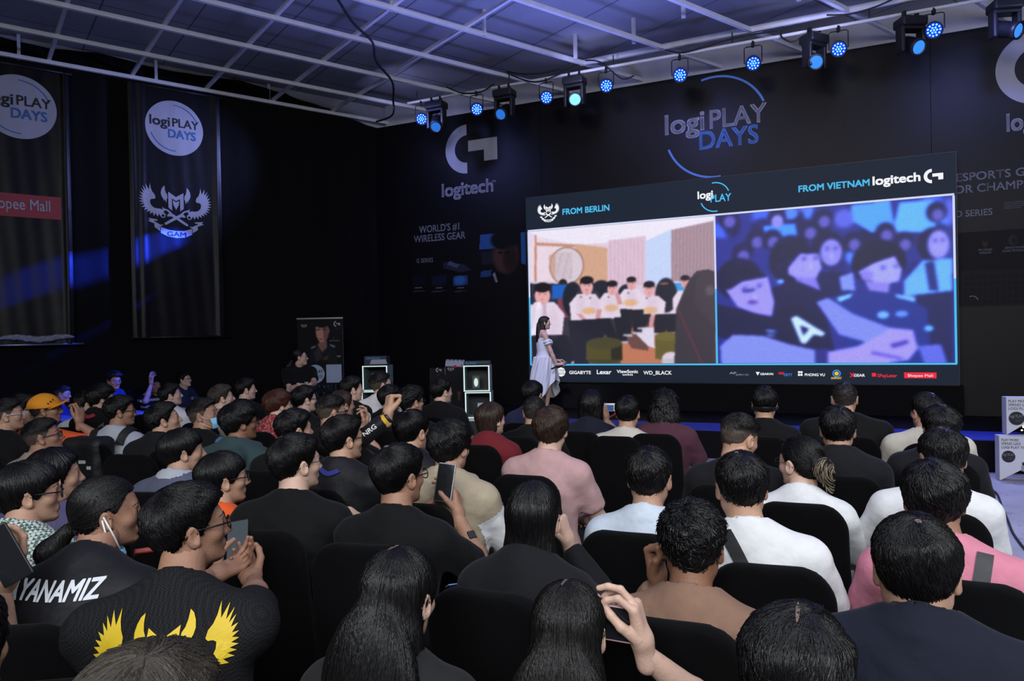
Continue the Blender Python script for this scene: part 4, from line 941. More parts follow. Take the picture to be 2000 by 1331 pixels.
def locks(fn, V, Q, flow, n, L, wid, lift, seed, K=5, keep=None, jit=0.35, curl=0.0):
    rg = np.random.default_rng(seed)
    c = V[Q].mean(1); ar = np.linalg.norm(np.cross(V[Q[:, 1]]-V[Q[:, 0]], V[Q[:, 3]]-V[Q[:, 0]]), axis=1)
    if keep is not None: ar = ar*keep(c)
    i = rg.choice(len(c), n, p=ar/ar.sum()); p = c[i]+rg.normal(0, 0.002, (n, 3))
    Ls = L*rg.uniform(0.6, 1.25, n); ws = wid*rg.uniform(0.6, 1.4, n); lf = lift*rg.uniform(-0.3, 1.2, n)
    off = rg.normal(0, jit, (n, 3)); ph = rg.uniform(0, 6.3, n)
    pts = []; nor = []; tang = []
    for k in range(K):
        g = grad(fn, p); d = fn(p); tgt = lf*(k/(K-1))**1.2*1.0+0.0015
        p = p-g*(d-tgt)[:, None]*0.9
        f = flow(p)+off*(1+curl*np.sin(ph+k*1.7))[:, None]; f = f-g*(f*g).sum(-1, keepdims=True); f = f/(np.linalg.norm(f, axis=-1, keepdims=True)+1e-9)
        pts.append(p.copy()); nor.append(g); tang.append(f)
        p = p+f*(Ls/(K-1))[:, None]
    pts = np.array(pts); nor = np.array(nor); tang = np.array(tang)
    sd = np.cross(tang, nor)
    wk = np.array([0.6, 1.0, 0.9, 0.6, 0.08]+[0.05]*8)[:K] if K == 5 else np.concatenate([[0.6], np.ones(K-3), [0.7, 0.1]])
    A = pts-sd*(ws[None, :]*wk[:, None])[..., None]-nor*(0.001); B = pts+sd*(ws[None, :]*wk[:, None])[..., None]-nor*(0.001); C = pts+nor*(ws[None, :]*wk[:, None]*0.7)[..., None]
    W = np.stack([A, B, C], 2).transpose(1, 0, 2, 3).reshape(-1, 3)      # lock, k, 3
    base = (np.arange(n)*K*3)[:, None, None]+(np.arange(K-1)*3)[None, :, None]
    fs = []
    for (a, b_) in ((0, 2), (2, 1)):
        fs.append(np.stack([base+a, base+b_, base+b_+3, base+a+3], -1).reshape(-1, 4))
    return W, np.concatenate(fs)
def radial(cx, cy_, cz, down=0.25, fwd=0.0, swirl=0.0):
    c = np.array((cx, cy_, cz))
    def f(P):
        q = P-c; q = q/(np.linalg.norm(q, axis=-1, keepdims=True)+1e-6)
        s = np.stack([-q[..., 1], q[..., 0], np.zeros_like(q[..., 0])], -1)*swirl
        return q+s+np.array((0, fwd, -down))
    return f
HAIR = {}
def hair_style(name, cap, flow, n, L, wid, lift, h=0.0055, box=((-.13, -.15, -.16), (.13, .14, .17)), keep=None, K=5, jit=0.35, hq=1.0, curl=0.0):
    fn = lambda P: cap_sd(P, cap)
    V, Q = nets(fn, box[0], box[1], h)
    W, F2 = locks(fn, V, Q, flow, int(n*hq), L, wid, lift, 11+len(HAIR), K, keep, jit, curl)
    V2, F3, _ = join([(V, Q, 0), (W, F2, 0)])
    HAIR[name] = mkmesh('hair', V2, F3, [None], None, True)
top_ = lambda c: 0.15+sstep(c[:, 2], -0.02, 0.05)
S = hair_style
S('crop', dict(line=HL_M, side=0.0062, top=0.0149, front=0.0074, lump=0.003, back=0.0037), radial(.012, -.055, .12, .30, .25, .35), 1700, .048, .0020, .006, keep=top_)
S('crop_fine', dict(line=HL_M, side=0.0074, top=0.0161, front=0.005, lump=0.0023, back=0.0062), radial(.006, -.058, .122, .30, .12, .45), 6500, .055, .0010, .004, h=.0045, keep=top_, jit=.22)
S('mop', dict(line=HL_BOWL, side=0.0136, top=0.0198, lump=0.0053, ls=48, back=0.0062), radial(-.01, -.05, .13, .45, .1, .3), 1800, .058, .0022, .007, keep=top_)
S('curly', dict(line=HL_M, side=0.0099, top=0.0211, front=0.0087, lump=0.006, ls=70), radial(0, -.04, .12, .2, .1, .6), 2200, .036, .0022, .010, keep=top_, jit=.9, curl=1.0)
S('fade', dict(line=HL_M, side=0.0019, top=0.0136, z0=.035, z1=.075, front=0.0062, lump=0.0023), radial(.01, -.05, .13, .15, .6, .3), 1400, .042, .0018, .005, keep=lambda c: 0.02+sstep(c[:, 2], .045, .075))
S('bowl', dict(line=HL_BOWL, side=0.0112, top=0.0136, lump=0.0015, back=0.0074), radial(0, -.045, .135, .7, .0, .1), 2000, .075, .0018, .003, jit=.14)
S('swept', dict(line=HL_M, side=0.0087, top=0.0186, front=0.0112, lump=0.0037, ls=40, back=0.0074), radial(.03, -.05, .12, .25, -.35, .2), 4200, .065, .0014, .005, keep=top_, jit=.2)
# women: long straight hair, fine and coarse
def curtain(w_, y, z1, r_):
    def e(P):
        d = ellipsoid(P, (0, y, (z1+.03)/2), (w_, r_, (.03-z1)/2+.04)); return smax(d, P[..., 2]-.06, .03)
    return e
def fall(P):
    q = P-np.array((0, -.02, .13)); q = q/(np.linalg.norm(q, axis=-1, keepdims=True)+1e-6); k = sstep(P[..., 2], -.02, .10)[..., None]
    return q*k+np.array((0, 0, -1.0))*(1-k)+np.array((0, 0, -.45))
LONGBOX = ((-.17, -.19, -.46), (.17, .14, .16))
S('long', dict(line=HL_W, side=0.0099, top=0.0105, lump=0.0011, extra=[curtain(.088, -.05, -.34, .058)]), fall, 3000, .17, .0018, .003, h=.0065, box=LONGBOX, K=7, jit=.07)
S('long_fine', dict(line=HL_W, side=0.0112, top=0.0112, lump=0.0011, extra=[curtain(.096, -.05, -.40, .064)]), fall, 7000, .19, .0010, .003, h=.006, box=LONGBOX, K=8, jit=.06)
wide = lambda P: ellipsoid(P, (0, -.105, -.32), (.150, .070, .33))
S('long_wide', dict(line=HL_W, side=.010, top=.011, lump=.0015, extra=[curtain(.098, -.05, -.30, .066), wide]), fall, 9000, .20, .0011, .004, h=.0075, box=((-.20, -.22, -.70), (.20, .14, .16)), K=8, jit=.07)
S('waist', dict(line=HL_W, side=.010, top=.011, lump=.0015, extra=[curtain(.085, -.05, -.25, .06), lambda P: ellipsoid(P, (0, -.120, -.30), (.095, .050, .32))]), fall, 2500, .20, .0022, .003, h=.0075, box=((-.17, -.22, -.66), (.17, .14, .16)), K=8, jit=.06)
S('shoulder', dict(line=HL_W, side=0.0161, top=0.0136, lump=0.003, extra=[curtain(.092, -.045, -.15, .066)]), fall, 1500, .09, .0036, .008, h=.006, box=((-.17, -.19, -.24), (.17, .14, .16)), K=6, jit=.15)
S('wavy', dict(line=HL_W, side=0.0223, top=0.0186, lump=0.009, ls=45, extra=[curtain(.112, -.05, -.17, .078)]), fall, 1700, .08, .005, .016, h=.006, box=((-.19, -.21, -.26), (.19, .14, .18)), K=6, jit=.6, curl=1.0)
HL_TIE = [(0, .066), (40, .06), (60, .035), (76, .0), (88, .02), (100, .02), (115, -.02), (140, -.06), (180, -.075)]
def to_tie(c):
    c = np.array(c)
    def f(P):
        q = c-P; return q/(np.linalg.norm(q, axis=-1, keepdims=True)+1e-6)
    return f
tail = lambda P: smin(cone(P, (.0, -.115, -.035), (-.02, -.165, -.10), .020, .036), cone(P, (-.02, -.165, -.10), (-.01, -.150, -.24), .038, .016), .03)
def tail_flow(P):
    k = (P[..., 1] < -.108)[..., None]; q = to_tie((0, -.118, -.03))(P)
    return np.where(k, np.array((.05, .05, -1.0)), q)
S('ponytail', dict(line=HL_TIE, side=0.0062, top=0.0081, lump=0.0008, extra=[tail]), tail_flow, 4200, .10, .0012, .002, h=.0055, box=((-.13, -.22, -.28), (.13, .14, .16)), K=6, jit=.08)
bun = lambda P: smin(ellipsoid(P, (0, -.125, -.005), (.044, .036, .046)), cone(P, (.01, -.135, -.04), (.022, -.14, -.10), .028, .012), .02)
def bun_flow(P):
    k = (P[..., 1] < -.10)[..., None]; q = to_tie((0, -.118, 0))(P); r_ = P-np.array((0, -.13, -.01))
    return np.where(k, np.stack([-r_[..., 2], r_[..., 1]*.2, r_[..., 0]-.02], -1)/.04, q)
S('bun', dict(line=HL_TIE, side=0.0062, top=0.0087, lump=0.0011, extra=[bun]), bun_flow, 2600, .07, .0015, .004, h=.0055, box=((-.13, -.20, -.18), (.13, .14, .16)), K=6, jit=.2)
S('shaved', dict(line=HL_M, side=0.0019, top=0.0074, lump=0.0015, front=0.0025, z0=.02, z1=.08), radial(.0, -.05, .12, .2, .5, .2), 800, .02, .0024, .004, keep=top_)
HL_TUCK = [(0, .06), (45, .05), (65, .015), (80, -.03), (90, -.02), (104, -.03), (125, -.075), (180, -.11)]
S('bob', dict(line=HL_TUCK, side=0.0124, top=0.0136, lump=0.0015, back=0.005, extra=[curtain(.080, -.045, -.085, .060)]), fall, 1300, .09, .0034, .005, h=.006, box=((-.15, -.17, -.19), (.15, .14, .16)), K=6, jit=.1)

def hair_mat(name, col, rough=0.38):
    m, N, L, b = nt(name)
    b.inputs['Roughness'].default_value = rough; b.inputs['Specular IOR Level'].default_value = 0.30
    g = N.new('ShaderNodeNewGeometry'); r_ = N.new('ShaderNodeValToRGB')
    r_.color_ramp.elements[0].color = (*[c*0.55 for c in col], 1); r_.color_ramp.elements[1].color = (*[c*1.6 for c in col], 1)
    L.new(g.outputs['Random Per Island'], r_.inputs[0]); L.new(r_.outputs[0], b.inputs['Base Color'])
    n = N.new('ShaderNodeTexNoise'); tc = N.new('ShaderNodeTexCoord'); n.inputs['Scale'].default_value = 220; n.inputs['Detail'].default_value = 2
    mp = N.new('ShaderNodeMapping'); mp.inputs['Scale'].default_value = (1, 1, .12); L.new(tc.outputs['Object'], mp.inputs[0]); L.new(mp.outputs[0], n.inputs['Vector'])
    bp = N.new('ShaderNodeBump'); bp.inputs['Strength'].default_value = .5; bp.inputs['Distance'].default_value = .004; L.new(n.outputs['Fac'], bp.inputs['Height']); L.new(bp.outputs[0], b.inputs['Normal'])
    MATS[name] = m; return m
HC = dict(black=hair_mat('black_hair', (.0045, .0042, .0048)), soft=hair_mat('soft_black_hair', (.008, .0075, .0075)), brown=hair_mat('dark_brown_hair', (.030, .017, .012)), red=hair_mat('reddish_brown_hair', (.055, .018, .012)),
          grey=hair_mat('greyish_brown_hair', (.040, .033, .026), .45), dbrown=hair_mat('deep_brown_hair', (.016, .011, .009)), blond=hair_mat('streaked_blond_hair', (.20, .155, .10), .45))
def fade_mat(name, col, low, z0=.022, z1=.062):
    m = hair_mat(name, col, .42); N, L = m.node_tree.nodes, m.node_tree.links; b = N['Principled BSDF']; src = b.inputs['Base Color'].links[0].from_socket
    tc = N.new('ShaderNodeTexCoord'); sx = N.new('ShaderNodeSeparateXYZ'); L.new(tc.outputs['Object'], sx.inputs[0]); mr = N.new('ShaderNodeMapRange'); mr.inputs[1].default_value = z0; mr.inputs[2].default_value = z1; L.new(sx.outputs[2], mr.inputs[0])
    mx = N.new('ShaderNodeMixRGB'); L.new(mr.outputs[0], mx.inputs[0]); mx.inputs[1].default_value = (*low, 1); L.new(src, mx.inputs[2]); L.new(mx.outputs[0], b.inputs['Base Color']); return m
HC['fade'] = fade_mat('clipped_black_hair', (.0055, .005, .0055), (.075, .055, .045)); HC['buzz'] = fade_mat('buzzed_black_hair', (.012, .011, .011), (.05, .04, .036), -.03, .08)
HC['tips'] = fade_mat('brown_tipped_hair', (.006, .005, .005), (.045, .022, .013), -.42, -.08)
def skin_mat(name, col):
    m = mat(name, col, .52, 0, .4, .12, 160, .10, 14); b = m.node_tree.nodes['Principled BSDF']
    b.inputs['Subsurface Weight'].default_value = .08; b.inputs['Subsurface Radius'].default_value = (.01, .004, .002); b.inputs['Subsurface Scale'].default_value = .4
    return m
SKIN = dict(fair=skin_mat('fair_skin', (.62, .40, .31)), mid=skin_mat('medium_skin', (.50, .29, .20)), tan=skin_mat('tanned_skin', (.36, .19, .125)), dark=skin_mat('dark_tan_skin', (.26, .125, .075)))
M_LIP = mat('lip_skin', (.36, .13, .115), .45); M_BROW = mat('eyebrow_hair', (.012, .009, .008), .7); M_EYE = mat('eye_white', (.62, .60, .58), .25); M_IRIS = mat('dark_iris', (.010, .007, .006), .15)

# ------------------------------------------------------------------ hands: palm along +y, palm side -z, thumb on +x
HPOSE = dict(relax=((20, 25, 15), (24, 28, 18), (28, 30, 18), (30, 30, 18), (-25, 30)), fist=((80, 95, 60), (82, 98, 60), (84, 98, 60), (86, 98, 60), (-42, 18, 1.5)),
             grip=((35, 55, 30), (38, 58, 32), (42, 60, 34), (46, 62, 34), (-38, 15)), flat=((6, 6, 4), (5, 5, 4), (6, 6, 4), (8, 8, 5), (-10, 48)), pinch=((42, 50, 25), (30, 40, 25), (38, 48, 30), (46, 55, 32), (-45, 24)),
             hold=((22, 38, 22), (30, 46, 26), (36, 52, 30), (40, 55, 30), (-32, 42)))
def hand_mesh(pose, h=0.0036):
    A = HPOSE[pose]; cones = []; bx = (.030, .010, -.010, -.028); by = (.088, .092, .087, .078); ls = ((.042, .026, .021), (.046, .029, .022), (.042, .027, .021), (.033, .020, .018)); rr = (.0092, .0094, .0088, .0078)
    for i in range(4):
        p = np.array((bx[i], by[i], 0.0)); a = 0.0; sp = math.radians((-5, -1, 4, 9)[i])
        for j in range(3):
            a += R(A[i][j]); d = np.array((-math.sin(sp)*math.cos(a), math.cos(sp)*math.cos(a), -math.sin(a))); q = p+d*ls[i][j]
            cones.append((p, q, rr[i]*(1-.08*j), rr[i]*(.92-.08*j))); p = q
    tz, tx = A[4][:2]; cu = A[4][2] if len(A[4]) > 2 else .35; p = np.array((.022, .022, -.006)); d = np.array((math.sin(R(tx))*1.0, math.cos(R(tx)), math.sin(R(tz)))); d /= np.linalg.norm(d)
    q = p+d*.046; cones.append((p, q, .0155, .0115)); d2 = d+np.array((-cu, .35, -.15)); d2 /= np.linalg.norm(d2); q2 = q+d2*.034; cones.append((q, q2, .0112, .0100)); d3 = d2+np.array((-cu*.75, .3-cu*.2, 0)); d3 /= np.linalg.norm(d3); cones.append((q2, q2+d3*.024, .0100, .0082))
    def fn(P):
        d = cone(P, (0, -.045, 0), (0, .01, 0), .024, .025)
        pl = 1e3
        for x0, x1 in ((.016, .027), (.004, .010), (-.008, -.008), (-.018, -.025)):
            pl = smin(pl, cone(P, (x0, .012, 0), (x1, .086, 0), .0165, .0120), .012)
        d = smin(d, pl, .02)
        for a, b_, ra, rb in cones: d = smin(d, cone(P, a, b_, ra, rb), .005)
        return d
    pts = np.array([c[0] for c in cones]+[c[1] for c in cones]); lo = np.minimum(pts.min(0), (-.045, -.075, -.03))-.022; hi = np.maximum(pts.max(0), (.045, .09, .03))+.022
    return nets(fn, lo, hi, h)
HANDS = {k: hand_mesh(k) for k in HPOSE}
def place_hand(pose, wrist, fdir, pnorm, left=False, s=1.0):
    V, Q = HANDS[pose]; y = Vector(fdir).normalized(); z = -Vector(pnorm); z = (z-y*z.dot(y)).normalized(); x = y.cross(z)
    M = np.array((x, y, z))         # rows are the axes
    W = V.copy()
    # right hand: seen with palm down and fingers forward the thumb points left (-x); mirror the template accordingly
    if not left: W[:, 0] *= -1; Q = Q[:, ::-1]
    return (W*s)@M+np.array(wrist), Q

# ------------------------------------------------------------------ bodies
TOPS = {}
def ik(S, T, l1, l2, pole):
    S, T, pole = Vector(S), Vector(T), Vector(pole); d = T-S; L_ = min(d.length, (l1+l2)*.999); u = d.normalized(); T = S+u*L_
    a = (l1*l1-l2*l2+L_*L_)/(2*L_); h = math.sqrt(max(0, l1*l1-a*a)); pl = (pole-u*pole.dot(u)).normalized()
    return S+u*a+pl*h, T
def body_joints(zh, wid, lean, side):
    def pt(x, y, z):
        t = max(0, (z-.55)/(zh-.55)); return np.array((x*wid+side*t*t, y+lean*t*t, z))
    return pt
def build_body(zh=1.2, wid=1.0, lean=0.0, side=0.0, top='tee', armL=None, armR=None, fem=False, res=0.012, thick=1.0, stand=False, legs=True, hp=('relax', 'relax'), skirt=False, ankR=None, seed=1, shr=0.0):
    """all in the person's own frame: sits at the origin facing +y. arm = dict(t=wrist target, f=finger direction, p=palm normal, pole=)"""
    pt = body_joints(zh, wid, lean, side); zr = zh; zh = zh+.028+shr
    b0 = .54 if not stand else zh-.66
    hipz = b0
    sh = .150 if fem else .168
    zS, zN = zh-.235, zh-.150
    J = {}
    for s, k, arm in ((-1, 'L', armL), (1, 'R', armR)):
        S_ = pt(s*sh, -.055, zS)
        if arm is None: arm = dict(t=pt(s*.085, .26, hipz+.105), f=(-s*.35, .9, -.25), p=(0, 0, -1), pole=(s*.8, -.4, -.35), h=hp[0 if s < 0 else 1])
        E_, W_ = ik(S_, arm['t'], .285*arm.get('l', 1), .250*arm.get('l', 1), arm.get('pole', (s*.6, -.3, -.8)))
        J[k] = (S_, np.array(E_), np.array(W_), arm)
    if stand:
        K = {s: ((s*.085*wid, 0, hipz-.03), (s*.095, .02, hipz*.52), (s*.10, -.03, .09)) for s in (-1, 1)}
    else:
        K = {s: ((s*.095*wid, -.03, hipz+.01), (s*.145*wid, .37, .530), (s*.14, .36, .09)) for s in (-1, 1)}
    if ankR is not None:
        kn = (np.array(K[1][0])+np.array(ankR))/2+np.array((.16, .0, .06)); K[1] = (K[1][0], tuple(kn), tuple(ankR))
    tw = thick
    def torso(P, o=0.0):
        d = ellipsoid(P, pt(0, -.05, hipz+.02), (.175*wid+o, .125*tw+o, .115))
        d = smin(d, ellipsoid(P, pt(0, -.04, (hipz+zh)/2-.17), ((.140 if fem else .152)*wid+o, .120*tw+o, .18)), .06)
        d = smin(d, ellipsoid(P, pt(0, -.05, zh-.34), ((.148 if fem else .165)*wid+o, .118*tw+o, .17)), .06)
        for s in (-1, 1):
            d = smin(d, cone(P, pt(0, -.06, zh-.205), pt(s*sh*.93, -.058, zS), .070+o, .058+o), .05)
            d = smin(d, cone(P, pt(0, -.062, zh-.145), pt(s*.115, -.062, zh-.205), .050+o, .042+o), .04)
            if fem: d = smin(d, ellipsoid(P, pt(s*.065, .055, zh-.36), (.058+o, .05+o, .055)), .04)
        return d
    neckA, neckB = pt(0, -.062, zh-.22), pt(0, -.030, zr-.06)
    nr = .050 if fem else .058
    lo = np.array((-.36*wid-.05+min(side, 0), -.30, hipz-.14)); hi = np.array((.36*wid+.05+max(side, 0), .30+max(lean, 0), zh-.06))
    for k in 'LR':
        for q in J[k][:3]: lo = np.minimum(lo, q-.09); hi = np.maximum(hi, q+.09)
    out = {}
    # skin: torso core, neck, arms as one surface; legs joined when bare
    def skin(P):
        d = torso(P, -.014); d = smin(d, cone(P, neckA, neckB, nr+.004, nr-.002), .03)
        for k in 'LR':
            S_, E_, W_, arm = J[k]; f = .88 if fem else 1.0
            a = cone(P, S_, E_, .048*f, .040*f); a = smin(a, cone(P, E_, E_*.6+W_*.4, .040*f, .039*f), .02); a = smin(a, cone(P, E_*.6+W_*.4, W_, .039*f, .0255*f), .015); d = smin(d, a, .035)
        if stand and skirt:
            for s in (-1, 1):
                a_, b_, c_ = K[s]; d = smin(d, cone(P, a_, b_, .075, .046), .03); d = smin(d, cone(P, b_, (np.array(b_)*.6+np.array(c_)*.4), .045, .046), .02); d = smin(d, cone(P, (np.array(b_)*.6+np.array(c_)*.4), c_, .046, .028), .02)
        return d
    l2 = lo.copy()
    if skirt: l2[2] = .03
    parts = [(*nets(skin, l2, hi, min(res, .011)), 0)]
    for k in 'LR':
        S_, E_, W_, arm = J[k]; f = arm.get('f'); fore = (W_-E_)/np.linalg.norm(W_-E_)
        if f is None: f = fore
        f = np.array(f, float); f /= np.linalg.norm(f)
        parts.append((*place_hand(arm.get('h', 'relax'), W_+f*.022, f, arm.get('p', (0, 0, -1)), k == 'L', .93 if fem else 1.02), 0))
    out['body'] = parts; out['J'] = J; out['pt'] = pt; out['zh'] = zh; out['K'] = K
    # upper garment
    longs = top in ('long', 'hoodie', 'jacket', 'shirt_long')
    ins = .010 if top == 'tee' else .014 if top in ('polo', 'shirt', 'jersey') else .020
    def shirt(P):
        d = torso(P, ins)
        d = d+(.0060*wob(P, 22, seed)+.0036*wob(P*np.array((1.0, 1.0, 2.1)), 44, seed+3))*sstep(zh-.12-P[..., 2], 0, .15)
        for k in 'LR':
            S_, E_, W_, arm = J[k]
            if longs:
                a = cone(P, S_, E_, .066, .054); a = smin(a, cone(P, E_, W_, .054, .040), .03)+.004*wob(P, 45, seed+2)
            else:
                q = S_+(E_-S_)*.80; a = cone(P, S_, q, .068, .066)
                ax = (E_-S_)/np.linalg.norm(E_-S_); a = smax(a, (P-(S_+(E_-S_)*.74))@ax, .004)+.003*wob(P, 35, seed+3)
            d = smin(d, a, .04)
        if longs:
            for k in 'LR':
                S_, E_, W_, arm = J[k]; ax = (W_-E_)/np.linalg.norm(W_-E_); cut = (P-(W_-ax*.015))@ax
                d = np.where(np.linalg.norm(P-W_, axis=-1) < .11, smax(d, cut, .004), d)
        nk = cone(P, neckA-(neckB-neckA)*.2, neckB+(neckB-neckA)*.5, nr+.006, nr+.012)
        d = smax(d, -nk, .012)
        front = P[..., 1]-pt(0, -.05, zN)[1]; zc = zh-.158-front*.45
        if top in ('tee', 'long', 'jersey'):
            rib = smax(np.abs(nk-.006)-.010, np.abs(P[..., 2]-zc)-.015, .008); d = smin(d, rib, .006)
        elif top in ('polo', 'shirt', 'shirt_long'):
            col = smax(np.abs(nk-.012-.45*np.clip(zc+.02-P[..., 2], 0, .05))-.010, np.abs(P[..., 2]-zc)-.026, .008); d = smin(d, col, .004)
        elif top == 'jacket':
            col = smax(np.abs(nk-.014)-.011, np.abs(P[..., 2]-zc-.002)-.028, .01); d = smin(d, col, .012)
        elif top == 'hoodie':
            c1 = cone(P, pt(-.095, -.01, zh-.165), pt(-.065, -.175, zh-.20), .040, .058); c2 = cone(P, pt(.095, -.01, zh-.165), pt(.065, -.175, zh-.20), .040, .058)
            c3 = cone(P, pt(-.065, -.185, zh-.20), pt(.065, -.185, zh-.20), .055, .055); c4 = ellipsoid(P, pt(0, -.200, zh-.28), (.125, .05, .10))
            hd_ = smin(smin(c1, c2, .03), smin(c3, c4, .02), .02)+.007*wob(P, 34, seed+5); hd_ = smax(hd_, -cone(P, pt(-.11, -.235, zh-.245), pt(.11, -.25, zh-.235), .012, .012), .012); d = smin(d, hd_, .015); d = smax(d, -nk, .006)
        return d
    if top == 'dress':
        def dress(P):
            d = torso(P, .008); d = smax(d, P[..., 2]-(zh-.285), .006)
            for s in (-1, 1):
                d = smin(d, np.maximum(np.abs(torso(P, .004))-.004, np.abs(P[..., 0]-s*.075)-.006), .004)
                S_, E_, W_, arm = J['L' if s < 0 else 'R']; ax = (E_-S_)/np.linalg.norm(E_-S_); t_ = (P-S_)@ax
                pf = smax(smax(cone(P, S_, E_, .062, .060)+.006*np.sin(t_*150), t_-.17, .01), -(t_-.085), .01); d = smin(d, pf, .01)
            th = np.arctan2(P[..., 0], P[..., 1]+.03); rad = np.hypot(P[..., 0], P[..., 1]+.03); hem = .44+.34*np.clip(np.cos(th-.9), 0, 1)**2
            r0 = .165+(hipz+.05-P[..., 2])*.16; wv = .022*np.sin(th*9+P[..., 2]*7)*sstep(hipz+.05-P[..., 2], 0, .3)+.006*np.sin(th*17+P[..., 2]*22)
            sk = np.maximum(np.abs(rad-r0-wv)-.013, np.maximum(P[..., 2]-(hipz+.06), hem-.22-P[..., 2])); return smin(d, sk, .03)
        out['shirt'] = nets(dress, (-.34, -.36, .15), (.34, .36, zh-.20), .0085)
    else:
        out['shirt'] = relax(*nets(shirt, lo, hi+np.array((0, 0, .06)), res))
    def legs_(P):
        d = ellipsoid(P, (0, -.04, hipz-.01), (.170*wid, .125*tw, .10))
        for s in (-1, 1):
            a_, b_, c_ = K[s]; d = smin(d, cone(P, a_, b_, .088, .070), .04); d = smin(d, cone(P, b_, c_, .070, .060), .03)
        d = d+.006*wob(P, 26, seed+7)
        return smax(d, .07-P[..., 2], .005)
    if not skirt: out['trousers'] = nets(legs_, (-.33, -.24, .05), (.33, .56, hipz+.17), .017)
    return out
def shoe_mesh():
    def fn(P):
        d = cone(P, (0, -.06, .035), (0, .10, .028), .042, .036); d = smin(d, cone(P, (0, -.05, .08), (0, .0, .07), .040, .036), .03); d = smax(d, -P[..., 2], .006); d = smax(d, P[..., 2]-.11, .004)
        return smin(d, box_sd(P, (0, .025, .012), (.045, .135, .012), .010), .006)
    return nets(fn, (-.06, -.12, -.01), (.06, .18, .13), .006)
_v, _q = shoe_mesh(); SHOE = mkmesh('shoe', _v, _q, [None])
def glass_mesh(thin):
    b = MB(); r_ = .0022 if not thin else .0013
    for s in (-1, 1):
        c = Vector((s*.033, .101, -.002)); b.tube([c+Vector((.0235*math.cos(a), -.004*abs(math.cos(a)) if s*math.cos(a) > 0 else 0, .019*math.sin(a))) for a in [2*math.pi*k/16 for k in range(17)]], r_, 5, 0, None, False)
        b.tube([(s*.056, .096, .003), (s*.079, .05, .008), (s*.085, -.012, .010), (s*.083, -.03, -.008)], r_*1.2, 5)
    b.tube([(-.010, .103, .001), (0, .106, .004), (.010, .103, .001)], r_, 5)
    return mkmesh('glasses', [tuple(v) for v in b.V], b.F, [None], None, True)
GLASS = {k: glass_mesh(k) for k in (0, 1)}
BODYCACHE = {}
M_TROUSER = dict(black=cloth('black_trousers', (.012, .012, .013)), jean=cloth('blue_jeans', (.07, .13, .20), var=.3), khaki=cloth('khaki_trousers', (.33, .27, .19)), pale=cloth('pale_trousers', (.55, .53, .48)), grey=cloth('grey_trousers', (.18, .20, .18)))
M_SHOE = mat('black_shoe', (.015, .015, .016), .5); M_SHOEW = mat('white_shoe', (.6, .6, .6), .5)
def objmat(o, m):
    o.material_slots[0].link = 'OBJECT'; o.material_slots[0].material = m; return o
LOOK = Vector((4.2, 11.6, 2.4))      # roughly where the audience looks
BODY_YAW = 23.0
PEOPLE = []
